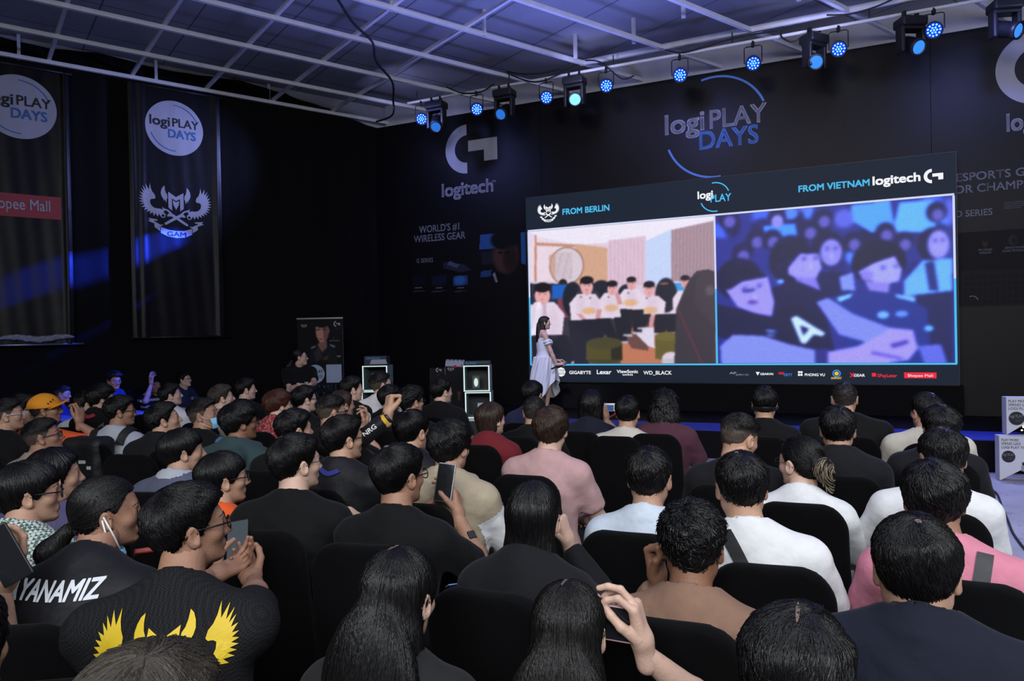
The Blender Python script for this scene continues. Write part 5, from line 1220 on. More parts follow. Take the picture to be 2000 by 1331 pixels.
def person(px, py, label, d, zh=1.2, hy=None, hpitch=4, hroll=0, ty=None, hair='crop', hc='black', skin='mid', top='tee', topm=None, fem=False, wid=1.0, thick=1.0, lean=0.03, side=0.0,
           glasses=None, gm=None, armL=None, armR=None, tr='black', hs=.95, hq=None, chair=True, stand=False, z0=0.0, depth=None, look=None, group=None, skirt=False, res=None, cat='person', root_back=0.0, ankR=None, cdx=0.0, shr=0.0):
    """px,py: where the centre of the head is seen; zh: eye height"""
    if depth is None: zh -= .03; H = at_z(px, py, zh+.02)
    else: H = at(px, py, depth); zh = H.z-.02
    zl = zh-z0
    dist = H.length
    near = H.y < 3.3
    if ty is None: ty = BODY_YAW if px > 1000 else 6+max(0, px)*.012
    if hy is None:
        q = (look or LOOK)-H; hy = math.degrees(math.atan2(q.x, q.y))
    if res is None: res = .0092 if near else .0125
    # root so that the head (deformed position) lands at H
    Rm = Matrix.Rotation(-R(ty), 3, 'Z')
    pt = body_joints(zl, wid, lean, side)
    hl = Vector(pt(0, -.030, zl)); hl.y += .022
    base = Vector((H.x, H.y, 0))-Rm@Vector((hl.x, hl.y, 0)); base.z = z0
    root = thing('person', label, cat, base, -R(ty), group)
    inv = (Matrix.Translation(base)@Rm.to_4x4()).inverted()
    def loc_arm(a):
        if a is None: return None
        a = dict(a)
        if 'px' in a: a['t'] = np.array(inv@at(*a['px']))
        elif 'w' in a: a['t'] = np.array(inv@Vector(a['w']))
        for k in ('f', 'p', 'pole'):
            if k in a and a.get('world', True): a[k] = tuple(inv.to_3x3()@Vector(a[k]))
        return a
    aL, aR = loc_arm(armL), loc_arm(armR)
    if ankR is not None: ankR = np.array(inv@at(*ankR))
    zq = round(zl/.02)*.02
    key = (zq, wid, thick, round(lean, 2), round(side, 2), top, fem, res, stand, skirt, shr)
    if aL is None and aR is None and ankR is None and key in BODYCACHE: B = BODYCACHE[key]
    else:
        B = build_body(zq, wid, lean, side, top, aL, aR, fem, res, thick, stand, skirt=skirt, shr=shr, ankR=ankR, seed=1+len(BODYCACHE) % 5)
        if aL is None and aR is None and ankR is None: BODYCACHE[key] = B
    # head
    q = 1 if (hq if hq is not None else H.y < 4.5) else 0
    HV, HF, HM = HEADS[(fem, q)]
    hm = Matrix.Rotation(-R(hy-ty), 3, 'Z')@Matrix.Rotation(R(hpitch), 3, 'X')@Matrix.Rotation(R(hroll), 3, 'Y')
    hpos = Vector((hl.x, hl.y, zl))
    W = HV.copy()*hs
    # the neck stays put while the head turns
    tw_ = np.clip((W[:, 2]+.19)/.10, 0, 1)[:, None]
    Wr = W@np.array(hm).T; Wn = W.copy(); Wn[:, 1] -= .0
    W = Wr*tw_+Wn*(1-tw_)+np.array(hpos)
    V, Q, M_ = join(B['body']+[(W, HF, HM)])
    me = mkmesh('body', V, Q, [SKIN[skin], M_LIP, M_BROW, M_EYE, M_IRIS], M_)
    link('body', me, root)
    if hair:
        ho = link('hair', HAIR[hair], root, Matrix.Translation(hpos)@hm.to_4x4()@Matrix.Scale(hs, 4)); objmat(ho, HC['fade' if hair == 'fade' else 'buzz' if hair == 'shaved' else hc])
    if 'shirt' not in B.get('me', {}):
        B.setdefault('me', {})['shirt'] = mkmesh('shirt', B['shirt'][0], B['shirt'][1], [None])
        if 'trousers' in B: B['me']['trousers'] = mkmesh('trousers', B['trousers'][0], B['trousers'][1], [None])
    nm = dict(tee='t_shirt', long='long_sleeved_shirt', polo='polo_shirt', shirt='shirt', shirt_long='shirt', jersey='jersey', hoodie='hoodie', jacket='jacket', dress='dress')[top]
    so = objmat(link(nm, B['me']['shirt'], root), topm)
    if 'trousers' in B and tr:
        objmat(link('trousers', B['me']['trousers'], root), M_TROUSER[tr])
        for s in (-1, 1):
            a_ = B['K'][s][2]
            objmat(link('shoe', SHOE, root, Matrix.Translation((a_[0], a_[1]+.03, max(.002, a_[2]-.09)))), M_SHOEW if tr == 'pale' else M_SHOE)
    if skirt:
        for s in (-1, 1): objmat(link('shoe', SHOE, root, Matrix.Translation((B['K'][s][2][0], B['K'][s][2][1]+.03, .002))), M_SHOEW)
    if glasses is not None: objmat(link('glasses', GLASS[glasses], root, Matrix.Translation(hpos)@hm.to_4x4()@Matrix.Scale(hs, 4)), gm or M_BLACK)
    info = dict(root=root, hpos=hpos, hm=hm, B=B, shirt=so, inv=inv, base=base, ty=ty, d=d, H=H, hs=hs, head=Matrix.Translation(hpos)@hm.to_4x4()@Matrix.Scale(hs, 4), zl=zl, pt=pt)
    PEOPLE.append(info)
    if chair and not stand: make_chair(base+Rm@Vector((cdx, 0, 0)), ty, d, root_back)
    return info
def on_back(info, name, mb, mats, off=.004, axis=(0, 1, 0), sub=.02):
    """lay flat shapes (x,z in the person's frame) on the back of the garment"""
    me0 = info['shirt'].data; bv = BVHTree.FromPolygons([v.co for v in me0.vertices], [p.vertices[:] for p in me0.polygons])
    bm = bmesh.new()
    for v in mb.V: bm.verts.new(v)
    bm.verts.ensure_lookup_table()
    for f, mi in zip(mb.F, mb.M):
        try: q = bm.faces.new([bm.verts[i] for i in f]); q.material_index = mi
        except ValueError: pass
    for _ in range(4):
        es = [e for e in bm.edges if e.calc_length() > sub]
        if not es: break
        bmesh.ops.subdivide_edges(bm, edges=es, cuts=1); bmesh.ops.triangulate(bm, faces=bm.faces[:])
    D = Vector(axis); rem = []
    for v in bm.verts:
        p = Vector((v.co.x, 0, v.co.y))-D*1.0
        h, n, i, dd = bv.ray_cast(p, D)
        if h is None: rem.append(v); continue
        v.co = h-D*(off+v.co.z)
    bmesh.ops.delete(bm, geom=rem, context='VERTS')
    me = bpy.data.meshes.new(name); bm.to_mesh(me); bm.free(); [me.materials.append(m_) for m_ in mats]
    return link(name, me, info['root'])
def strap(info, pts, w_, name, m, parent=None, th=.004, up=None):
    """a flat band through points given in the person's frame, laid on the garment from outside"""
    me0 = info['shirt'].data; bv = BVHTree.FromPolygons([v.co for v in me0.vertices], [p.vertices[:] for p in me0.polygons])
    P_ = smooth_path(pts, 6); mb = MB(); V = []
    L_ = []; Nn = []
    for p in P_:
        h, n, i, dd = bv.find_nearest(p); L_.append(h+n*(th+.003)); Nn.append(n)
    for i, p in enumerate(L_):
        d = (L_[min(i+1, len(L_)-1)]-L_[max(i-1, 0)]).normalized(); s = d.cross(Nn[i]).normalized()*w_/2
        V += [p-s, p+s, p+s+Nn[i]*th, p-s+Nn[i]*th]
    Fs = []
    for i in range(len(L_)-1):
        for k in range(4): Fs.append((i*4+k, i*4+(k+1) % 4, (i+1)*4+(k+1) % 4, (i+1)*4+k))
    Fs += [(3, 2, 1, 0), tuple(len(V)-4+k for k in range(4))]
    return MB().add(V, Fs).build(name, m, parent or info['root'])

def patch(info, name, pred, m, off=.003, parent=None):
    """a panel of other cloth: the faces of the garment whose centres satisfy pred, raised a little"""
    me = info['shirt'].data; n = len(me.vertices); V = np.empty(n*3, np.float32); me.vertices.foreach_get('co', V); V = V.reshape(-1, 3)
    Nn = np.empty(n*3, np.float32); me.vertices.foreach_get('normal', Nn); Nn = Nn.reshape(-1, 3)
    Q = np.empty(len(me.polygons)*4, np.int32); me.loops.foreach_get('vertex_index', Q); Q = Q.reshape(-1, 4)
    Q = Q[pred(V[Q].mean(1))]
    if len(Q) == 0: return None
    u, inv_ = np.unique(Q, return_inverse=True)
    return link(name, mkmesh(name, V[u]+Nn[u]*off, inv_.reshape(-1, 4), [m]), parent or info['root'])
def sleeve_pred(info, s, t0, t1):
    S_, E_, W_, a = info['B']['J'][s]; ax = (E_-S_)/np.linalg.norm(E_-S_)
    def f(c):
        t = (c-S_)@ax; r_ = np.linalg.norm(c-S_-t[:, None]*ax, axis=1); return (t > t0) & (t < t1) & (r_ < .10) & (c[:, 0]*(1 if s == 'R' else -1) > .12)
    return f
def scalp(info, pts, w_, m):
    """bare scalp showing in a parting or a whorl; pts are directions from the middle of the head"""
    h = next(o for o in info['root'].children if o.name.startswith('hair')); me = h.data
    bv = BVHTree.FromPolygons([v.co for v in me.vertices], [p.vertices[:] for p in me.polygons]); V = []; D_ = smooth_path(pts, 4); n = len(D_)
    for i, d in enumerate(D_):
        d = d.normalized(); t_ = (D_[min(i+1, n-1)]-D_[max(i-1, 0)]).normalized(); s = d.cross(t_).normalized(); ww = w_*(math.sin(math.pi*(i+.6)/(n+.2)))
        for k in (-1, 1):
            q = d*.25+Vector((0, -.01, .02))+s*k*ww; hit = bv.ray_cast(q, -d)[0]; V.append((hit or q*.5)+d*.0012)
    Fs = [(2*i, 2*i+1, 2*i+3, 2*i+2) for i in range(n-1)]
    link('scalp', mkmesh('scalp', V, Fs, [m]), info['root'], info['head'])
# ------------------------------------------------------------------ chairs under stretch covers
M_COVER = mat('black_stretch_cover', (.0028, .0028, .0033), .9, 0, .1, .25, 9, .1, 8, .02)
def chair_meshes():
    def back(P):
        q = P.copy(); t = (P[..., 2]-.45)/.5; q[..., 1] = P[..., 1]+.225+.060*t+.35*(P[..., 0]**2)*-1
        w_ = .196-.020*np.clip(t, 0, 1)
        d = box_sd(np.stack([q[..., 0]*(.215/w_), q[..., 2]-.715, q[..., 1]], -1), (0, 0, 0), (.215, .280, .034), .0)
        # rounded upper corners
        qx = np.abs(P[..., 0])-(w_-.10); qz = P[..., 2]-.895; corner = np.where((qx > 0) & (qz > 0), np.hypot(qx, qz)-.10, -1)
        d = np.maximum(d, corner); return smax(d-.0, np.abs(q[..., 1])-.030, .02)+.0022*wob(P, 16, 3)
    def seat(P):
        d = box_sd(P, (0, .015, .392), (.22, .225, .045), .035)
        return d+.002*wob(P, 15, 1)
    def leg(sx, sy):
        def f(P): return cone(P, (sx*.195, sy*.195+.015, .38), (sx*.205, sy*.215+.015, .012), .034, .020)
        return f
    o = {}
    o['backrest'] = mkmesh('backrest', *nets(back, (-.26, -.40, .42), (.26, -.10, 1.03), .011), [M_COVER])
    o['seat'] = mkmesh('seat', *nets(seat, (-.25, -.25, .33), (.25, .28, .47), .014), [M_COVER])
    for i, (sx, sy) in enumerate(((-1, -1), (1, -1), (-1, 1), (1, 1))): o['leg%d' % i] = mkmesh('leg', *nets(leg(sx, sy), (sx*.2-.06, sy*.2-.05, -.005), (sx*.2+.06, sy*.2+.08, .46), .012), [M_COVER])
    return o
CHM = chair_meshes()
def make_chair(base, ty, d, back=0.0, label=None):
    Rm = Matrix.Rotation(-R(ty), 3, 'Z'); b = Vector(base)+Rm@Vector((0, -.045-back, 0))
    t = thing('banquet_chair', label or 'black stretch-covered chair under the '+d, 'chair', b, -R(ty), 'black covered audience chairs')
    for k, me in CHM.items():
        link('leg' if k.startswith('leg') else k, me, t)
    return t
# ================================================================== THE AUDIENCE
def pat(name, kind, c1, c2, scale):
    if name in MATS: return MATS[name]
    m, N, L, b = nt(name); b.inputs['Roughness'].default_value = .85; b.inputs['Specular IOR Level'].default_value = .2
    tc = N.new('ShaderNodeTexCoord')
    if kind == 'check': t = N.new('ShaderNodeTexChecker'); t.inputs['Scale'].default_value = scale; t.inputs[1].default_value = (*c1, 1); t.inputs[2].default_value = (*c2, 1); L.new(tc.outputs['Object'], t.inputs[0]); out = t.outputs[0]
    else:
        t = N.new('ShaderNodeTexWave') if kind == 'stripe' else N.new('ShaderNodeTexVoronoi')
        if kind == 'stripe': t.bands_direction = 'Z'; o_ = t.outputs[1]
        else: o_ = t.outputs[0]
        t.inputs['Scale'].default_value = scale; L.new(tc.outputs['Object'], t.inputs['Vector'])
        r_ = N.new('ShaderNodeValToRGB'); r_.color_ramp.interpolation = 'CONSTANT' if kind == 'stripe' else 'LINEAR'
        r_.color_ramp.elements[0].color = (*c1, 1); r_.color_ramp.elements[1].color = (*c2, 1); r_.color_ramp.elements[1].position = .72 if kind == 'stripe' else .55; L.new(o_, r_.inputs[0]); out = r_.outputs[0]
    L.new(out, b.inputs['Base Color']); MATS[name] = m; return m
BLK = cloth('black_cotton', (.0048, .0048, .0056)); BLK2 = cloth('washed_black_cotton', (.0085, .0085, .011)); NAVY = cloth('navy_cotton', (.010, .012, .024)); DNAVY = cloth('navy_jersey', (.012, .022, .085), .5)
WHT = cloth('white_cotton', (.70, .70, .72)); CREAM = cloth('cream_cotton', (.58, .54, .47)); BLUEW = cloth('pale_blue_cotton', (.54, .60, .70)); PINK = cloth('pink_cotton', (.60, .21, .29)); DUSTP = cloth('dusty_pink_cotton', (.50, .31, .31))
BROWN = cloth('brown_cotton', (.235, .135, .095)); BEIGE = cloth('beige_fleece', (.40, .33, .235)); GREEN = cloth('dark_teal_cotton', (.035, .062, .066)); MAROON = cloth('maroon_cotton', (.16, .016, .022)); PURPLE = cloth('plum_cotton', (.085, .03, .048))
ORANGE = cloth('orange_cotton', (.78, .105, .022)); DENIM = cloth('blue_denim', (.075, .16, .30)); GREYB = cloth('grey_blue_cotton', (.10, .11, .17)); GREYW = cloth('pale_grey_cotton', (.42, .44, .50)); GREIGE = cloth('greige_cotton', (.24, .225, .20)); DGREY = cloth('charcoal_nylon', (.010, .010, .013), .55)
CHECK = pat('green_gingham', 'check', (.60, .64, .60), (.075, .14, .125), 95); STRIPE = pat('black_white_stripes', 'stripe', (.012, .012, .014), (.40, .40, .42), 3.2); REDP = pat('red_white_print', 'voronoi', (.55, .30, .30), (.26, .03, .035), 55)
MESHJ = pat('perforated_black_jersey', 'check', (.006, .006, .007), (.016, .016, .018), 190)
NURSE = mat('mask_blue', (.22, .55, .80), .8, bump=.2, bscale=30); M_GOLDY = mat('yellow_print', (.72, .50, .02), .6); M_SILV = mat('silver', (.6, .6, .62), .25, metal=.9); M_TEAL = mat('teal_ribbon', (.04, .45, .48), .6)
M_SCREEN = emit('phone_screen_dark', (.05, .07, .10), .25); M_GLASSB = mat('black_glass', (.012, .013, .016), .12); M_PINKM = mat('pink_metal', (.72, .40, .42), .35)
def phone(label, c, up, face, w_=.074, h_=.156, rim=None, back=False, grp=None, screen=None):
    """c: centre, up: along its long side, face: where the screen looks"""
    z = Vector(face).normalized(); y = Vector(up); y = (y-z*y.dot(z)).normalized(); x = y.cross(z); c = Vector(c)
    M_ = Matrix(((x.x, y.x, z.x, c.x), (x.y, y.y, z.y, c.y), (x.z, y.z, z.z, c.z), (0, 0, 0, 1)))
    t = thing('phone', label, 'phone', mw=M_, group=grp)
    MB().box((0, 0, 0), (w_, h_, .009), 0, bev=.004).build('phone_case', rim or M_SILV, t)
    MB().box((0, 0, .0048), (w_-.008, h_-.008, .001)).build('phone_screen', screen or M_GLASSB, t)
    MB().lathe([(.0, -.0075), (.007, -.0075), (.007, -.004)], 10, mw=Matrix.Translation((-w_/2+.016, h_/2-.018, 0))).build('phone_camera', M_BLACK, t)
    return t
def watch(info, side, m=None, f=.92):
    S_, E_, W_, a = info['B']['J'][side]; d = Vector(W_-E_).normalized(); p = Vector(E_)+Vector(W_-E_)*f; q = d.to_track_quat('Z', 'Y').to_matrix().to_4x4()
    b = MB(); b.lathe([(.030, -.010), (.0325, -.010), (.0325, .010), (.030, .010), (.030, -.010)], 20, mw=Matrix.Translation(p)@q); b.box((0, .034, 0), (.032, .010, .034), 0, Matrix.Translation(p)@q, bev=.003); b.build('wristwatch', m or M_BLACK, info['root'])
def necklace(info, m, dz=-.165):
    pt, zl = info['pt'], info['zl']; b = MB(); c = pt(0, -.055, zl+dz)
    b.tube([(c[0]+.074*math.cos(a), c[1]+.068*math.sin(a), c[2]-.035*math.sin(a)+.012) for a in [2*math.pi*k/40 for k in range(41)]], .003, 6); b.build('necklace', m, info['root'])
def mask_on(info, hang=False):
    V = []; n = 12
    for j in range(9):
        for i in range(n+1):
            u = (i/n-.5)*2; v = j/8; a = u*1.15; r_ = .090+.012*math.sin(v*math.pi)
            V.append((r_*math.sin(a)*.86, .030+r_*math.cos(a)*.92-.010*abs(v-.5), -.028-.075*v+.003*math.sin(v*19)))
    Fs = [(j*(n+1)+i, j*(n+1)+i+1, (j+1)*(n+1)+i+1, (j+1)*(n+1)+i) for j in range(8) for i in range(n)]
    mb = MB()
    if not hang:
        mb.add(V, Fs, 0, info['head'], True)
        for s in (-1, 1):
            for a_, b_ in (((s*.066, .052, -.034), (s*.086, -.014, .012)), ((s*.066, .052, -.096), (s*.084, -.014, -.035))): mb.tube([a_, b_], .0022, 5, 1, info['head'])
    else:
        for s in (1,): 
            mb.tube([(.088, -.016, .01), (.098, .008, -.05), (.088, .028, -.110)], .003, 6, 1, info['head']); mb.tube([(.088, -.02, .0), (.094, -.010, -.06), (.084, .020, -.118)], .003, 6, 1, info['head'])
        mb.add([(x*.42+.072, y*.35+.0, z*.55-.085) for x, y, z in V], Fs, 0, info['head'], True)
    mb.build('face_mask', [NURSE, M_WHITE], info['root'])
def cap_on(info, m):
    def f(P): 
        d = np.abs(cranium(P)-.016)-.005; d = np.maximum(d, .022-P[..., 2]-.1*P[..., 1]); return d
    V, Q = nets(f, (-.115, -.14, -.02), (.115, .13, .16), .006)
    V2, Q2 = nets(lambda P: np.maximum(np.abs(P[..., 2]-.034-.25*(P[..., 1]-.08)+1.6*P[..., 0]**2)-.005, np.hypot(P[..., 0]/.085, (P[..., 1]-.07)/.10)-1.0), (-.10, .0, -.03), (.10, .19, .09), .006)
    V, Q, _ = join([(V, Q, 0), (V2, Q2, 0)])
    o = link('cap', mkmesh('cap', V, Q, [m]), info['root'], info['head'])
    b = MB()
    for k in range(3): b.lathe([(0, .004), (.006, .004), (.006, -.004)], 8, mw=info['head']@Matrix.Translation((.088, .035+k*.018, .055+.012*k))@Matrix.Rotation(R(80), 4, 'Y'))
    b.build('cap_studs', M_BLACK, info['root'])
P_ = person
# ---------------------------------------------------------------- last rows, closest to the camera
i = P_(1789, 1100, 'broad man in a navy polo with a bare whorl on his crown, at lower right', 'broad man in the navy polo', hair='crop_fine', top='polo', topm=NAVY, wid=1.22, thick=1.15, hpitch=-10, hy=26, ty=26, skin='mid', zh=1.17, shr=.022)
g = MB(); b0 = i['zl']-.22
g.flat([(-.012, b0), (.0, b0), (.0, b0+.009), (-.012, b0+.009)], 0, 0); g.flat([(.0, b0), (.012, b0), (.012, b0+.009), (.0, b0+.009)], 0, 1); on_back(i, 'flag_label', g, [M_WHITE, mat('red_cotton', (.5, .03, .04), .7)])
P_(1555, 1312, 'person with parted glossy black hair at the bottom edge, left of the navy polo', 'person with parted hair at the bottom edge', hair='swept', hq=True, zh=1.12, hpitch=-14, topm=BLK, hy=28, skin='mid')
i = P_(1111, 1218, 'woman with long brown-tipped hair filming with a phone in a pink case', 'long-haired woman filming with the pink phone', zh=1.02, depth=1.52, hair='long_wide', fem=True, skin='fair', topm=cloth('black_blouse', (.012, .012, .013)), hy=18, hpitch=-4, hc='tips',
       hs=.86, armR=dict(px=(1260, 1280, 1.53), f=(-.18, .05, 1), p=(-.95, .30, .05), h='pinch', pole=(.5, -.2, -1)), armL=dict(px=(1085, 1290, 1.62), f=(.3, .1, 1), p=(.8, .5, .1), h='pinch', pole=(-.5, -.2, -1)))
phone('phone in a pink metal case held sideways by the long-haired woman', at(1168, 1212, 1.54), (1, .05, -.16), (-.12, -1, .12), rim=M_PINKM)
P_(780, 1152, 'woman with very long straight black hair in the bottom middle', 'woman with very long black hair', zh=1.09, hair='long_wide', fem=True, skin='fair', topm=cloth('dark_blouse', (.016, .016, .017)), hy=27, hpitch=-6)
P_(285, 1398, 'person with greyish brown hair, only the crown showing at the bottom edge', 'person with greyish brown hair', zh=1.12, hair='swept', hc='grey', hpitch=-10, topm=BLK, hq=True)
P_(-96, 1255, 'person with dark hair cut off by the left edge near the bottom', 'person cut off at the lower left edge', zh=1.13, hy=10, hair='shoulder', topm=BLK2, hq=True, fem=True)
i = P_(-150, 1000, 'person mostly left of the picture whose hand holds up a black phone', 'person whose hand enters from the left', zh=1.2, depth=1.85, hair='crop', topm=BLK, armR=dict(px=(2, 1158, 1.95), f=(.30, .35, .9), p=(-.5, -.35, .3), h='hold', pole=(.2, -.2, -1)))
phone('black phone held up at the left edge above the patterned sleeve', at(10, 1084, 1.90), (-.5, .1, .8), (.35, -1, .25), rim=M_BLACK)
i = P_(1352, 1056, 'man in a brown long-sleeved shirt with a lanyard, left fist raised to his ear', 'man in the brown shirt', zh=1.10, hair='curly', skin='dark', top='long', topm=BROWN, hy=20, hpitch=-6, wid=.98, shr=-.02, armL=dict(px=(1286, 1144, 2.18), f=(-.10, .1, 1), p=(.6, -.7, .1), h='fist', pole=(-.5, .4, -1)))
b = i['pt'](0, 0, 0); z = i['zl']
strap(i, [(-.062, -.02, z-.14), (-.066, -.075, z-.16), (-.055, -.12, z-.19), (-.03, -.13, z-.24)], .022, 'lanyard', mat('purple_lanyard', (.09, .07, .14), .6)); strap(i, [(-.05, -.125, z-.205), (-.04, -.14, z-.245)], .026, 'lanyard_buckle', mat('blue_buckle', (.16, .28, .48), .4), th=.008)
i = P_(370, 1018, 'man in glasses and a black jersey with a yellow emblem on its back', 'man in the yellow-emblem jersey', hair='crop_fine', skin='tan', top='jersey', topm=MESHJ, wid=1.12, thick=1.1, glasses=0, hy=54, hpitch=6, ty=-6, tr='khaki',
       lean=.17, cdx=-.16, armL=dict(px=(440, 1112, 2.42), f=(.5, .8, .1), p=(.3, -.2, 1), h='hold', pole=(-.6, -.2, -.9)), armR=dict(px=(498, 1120, 2.46), f=(-.5, .8, .1), p=(-.3, -.2, 1), h='hold', pole=(.6, -.2, -.9)))
g = MB(); gam(g, .02, i['zl']-.262, .165, 0, 0, ribbon=True); on_back(i, 'jersey_emblem', g, [M_GOLDY])
phone('phone in a grey case held by the man in the yellow-emblem jersey', at(464, 1058, 2.55), (-.16, .45, 1), (-.12, -1, .55), w_=.078, h_=.150, rim=M_BLACK, screen=emit('grey_phone_display', (.10, .13, .16), .55))
i = P_(210, 992, 'woman with a low ponytail in a black jacket lettered in white across the back', 'ponytail woman in the lettered jacket', zh=1.17, hair='ponytail', skin='tan', fem=False, top='jacket', topm=DGREY, hy=58, hpitch=2, ty=-4, wid=1.02, hc='soft', lean=.20)
mask_on(i, True)
g = MB(); z = i['zl']; text_on(g, 'AYANAMIZ', -.17, .10, z-.172, .046, 0, 0, .035, .25); on_back(i, 'back_lettering', g, [mat('white_jersey_print', (.72, .75, .80), .6)])
P_(60, 955, 'boy with a black bowl cut and glasses in a green gingham shirt', 'boy in the gingham shirt', zh=1.17, hair='bowl', skin='mid', top='shirt', topm=CHECK, glasses=0, hy=58, hpitch=2, wid=.95)
P_(-52, 945, 'person at the left edge in a pale grey hooded top with a beige collar', 'person in the pale hooded top', zh=1.18, hair='mop', top='hoodie', topm=cloth('pale_grey_fleece', (.45, .46, .50)), hy=50)
P_(108, 922, 'dark-haired person half hidden behind the boy in the gingham shirt', 'person half hidden behind the gingham boy', zh=1.15, hair='bob', fem=True, top='shirt', topm=cloth('mauve_satin', (.16, .15, .30), .45), hy=50)
P_(1041, 1003, 'woman with long straight black hair and teal ribbons on her dark top', 'woman with the teal ribbons', zh=1.13, hair='long', fem=True, skin='fair', top='long', topm=BLK2, hy=16, hpitch=-2, armR=dict(px=(1112, 1070, 2.52), f=(-.25, .0, 1), p=(-.7, .3, .1), h='fist', pole=(.8, -.2, -.9)))
i = PEOPLE[-1]; z = i['zl']
g = MB()
for x_ in (-.125, .085): g.flat([(x_-.03, z-.205), (x_+.03, z-.205), (x_+.022, z-.188), (x_-.028, z-.19)])
g.flat([(.10, z-.23), (.135, z-.215), (.13, z-.20), (.10, z-.21)]); on_back(i, 'ribbon', g, [M_TEAL], off=.006)
i = P_(1448, 943, 'man in a white t-shirt with a black bag strap across his back', 'man in the white t-shirt with the strap', zh=1.17, hair='crop', skin='mid', topm=WHT, wid=1.08, hy=8, hpitch=-4, ty=20, tr='jean', side=-.04, cdx=.05)
z = i['zl']; g = MB(); g.flat([(-.115, z-.19), (-.069, z-.19), (.09, z-.54), (.045, z-.54)]); on_back(i, 'bag_strap', g, [mat('black_webbing', (.016, .016, .018), .6)], off=.006, axis=Vector((0, .8, -.6)))
i = P_(1824, 966, 'man in a pink polo with a black strap, right behind the navy polo', 'man in the pink polo', zh=1.16, hair='mop', top='polo', topm=PINK, side=-.05, wid=1.05, hy=24, hpitch=-6, ty=27, skin='tan')
z = i['zl']; g = MB(); g.flat([(.050, z-.19), (.093, z-.19), (.040, z-.54), (-.002, z-.54)]); on_back(i, 'bag_strap', g, [mat('grey_webbing', (.035, .036, .04), .6)], off=.006, axis=Vector((0, .8, -.6)))
M_SCALP = mat('scalp', (.15, .105, .085), .6)
def who(s): return next(q for q in PEOPLE if q['d'] == s)
scalp(who('broad man in the navy polo'), [(.0, -.5, .9), (.03, -.56, .86), (.05, -.6, .8)], .007, M_SCALP); scalp(who('person with parted hair at the bottom edge'), [(.05, -.25, 1), (.07, -.45, .9), (.08, -.65, .75)], .0035, M_SCALP)
scalp(who('woman with very long black hair'), [(-.02, .1, 1), (-.04, -.15, 1), (-.05, -.35, .92)], .005, M_SCALP); scalp(who('long-haired woman filming with the pink phone'), [(-.04, .1, 1), (-.06, -.1, 1), (-.07, -.3, .95)], .004, M_SCALP)
# ---------------------------------------------------------------- middle rows, right block
P_(1841, 887, 'man in an oversized white t-shirt with a thinning crown, row ahead of the pink polo', 'man in the oversized white t-shirt', zh=1.16, depth=2.95, hair='crop', topm=WHT, wid=1.0, side=.07, hy=12, hpitch=-12, tr='black', ankR=(1978, 1150, 3.45))
for o in PEOPLE[-1]['root'].children:
    if o.name.startswith('shoe'): objmat(o, M_SHOEW)
P_(1563, 897, 'woman with a streaked blond bun and glasses in a white top', 'woman with the blond-streaked bun', zh=1.12, hair='bun', fem=True, skin='fair', top='shirt', topm=WHT, glasses=1, hy=-28, hpitch=0, tr='pale')
i = PEOPLE[-1]; V, Q = nets(lambda P: bun(P)-.0015, (-.06, -.19, -.14), (.07, -.07, .06), .006)
W, F2 = locks(lambda P: bun(P)-.001, V, Q, bun_flow, 150, .07, .0022, .006, 5, 6, None, .3); link('bleached_strands', mkmesh('bleached_strands', W, F2, [HC['blond']]), i['root'], i['head'])
P_(1268, 926, 'man in a pale blue collared shirt with short black hair, arms down', 'man in the pale blue shirt', zh=1.14, hair='crop', top='shirt', topm=BLUEW, wid=1.0, hy=22, hpitch=0, skin='mid')
P_(1636, 833, 'man in a black long-sleeved top with a bare neck, ahead of the blond bun', 'man in the black long-sleeved top', zh=1.19, hair='crop', top='long', topm=BLK2, hy=22, ty=22, skin='mid')
i = P_(1444, 850, 'man with a faded haircut in black looking down to the right', 'man looking down to the right', zh=1.16, depth=3.5, hair='fade', topm=BLK2, hy=60, hpitch=-14, ty=28, wid=1.08)
P_(1836, 829, 'man in black with tousled hair, ahead of the oversized white t-shirt', 'tousled man in black', zh=1.15, hair='mop', topm=BLK2, wid=1.0, side=.05, hy=10, tr='pale')
P_(1808, 800, 'person in a cream shirt almost hidden behind the tousled man in black', 'person in the cream shirt at far right', zh=1.17, hair='crop', topm=CREAM, wid=1.1, hy=-4)
P_(1077, 833, 'man with short dark brown hair in a dusty pink t-shirt', 'man in the dusty pink t-shirt', hair='mop', hc='brown', topm=DUSTP, skin='fair', hy=20, wid=1.05, side=.02); watch(PEOPLE[-1], 'R', M_SILV)
P_(1226, 802, 'man in a cream t-shirt in the front row, short black hair, big ears', 'man in the cream t-shirt', zh=1.14, hair='crop', topm=CREAM, skin='mid', hy=18, wid=1.12)
P_(1297, 790, 'woman with wavy black hair in a plum t-shirt in the front row', 'woman in the plum t-shirt', zh=1.17, hair='wavy', fem=True, topm=PURPLE, hy=14, hpitch=-3, wid=1.15)
i = P_(1155, 788, 'woman with chin-length black hair in navy holding up a small camera', 'woman holding up the small camera', zh=1.17, hair='shoulder', fem=True, topm=NAVY, hy=20, armR=dict(px=(1184, 822, 5.45), f=(.0, .2, 1), p=(-.7, .5, 0), h='hold', pole=(.6, -.2, -.9)))
t = thing('camera', 'small white camera with a red strap held up by the woman in navy', 'camera', at(1191, 796, 5.48), -R(15))
MB().box((0, 0, 0), (.085, .022, .060), bev=.006).build('camera_body', M_WHITE, t); MB().box((0, -.012, -.003), (.060, .002, .042)).build('camera_screen', emit('camera_display', (.05, .12, .35), .7), t); MB().tube([(.045, 0, -.01), (.04, -.01, -.05), (-.01, -.02, -.08), (-.04, 0, -.095)], .006, 6).build('camera_strap', mat('red_strap', (.35, .02, .05), .6), t)
P_(1493, 784, 'man in black with a backwards black cap in the front row', 'man with the backwards cap', zh=1.2, hair='crop', topm=BLK, hy=16)
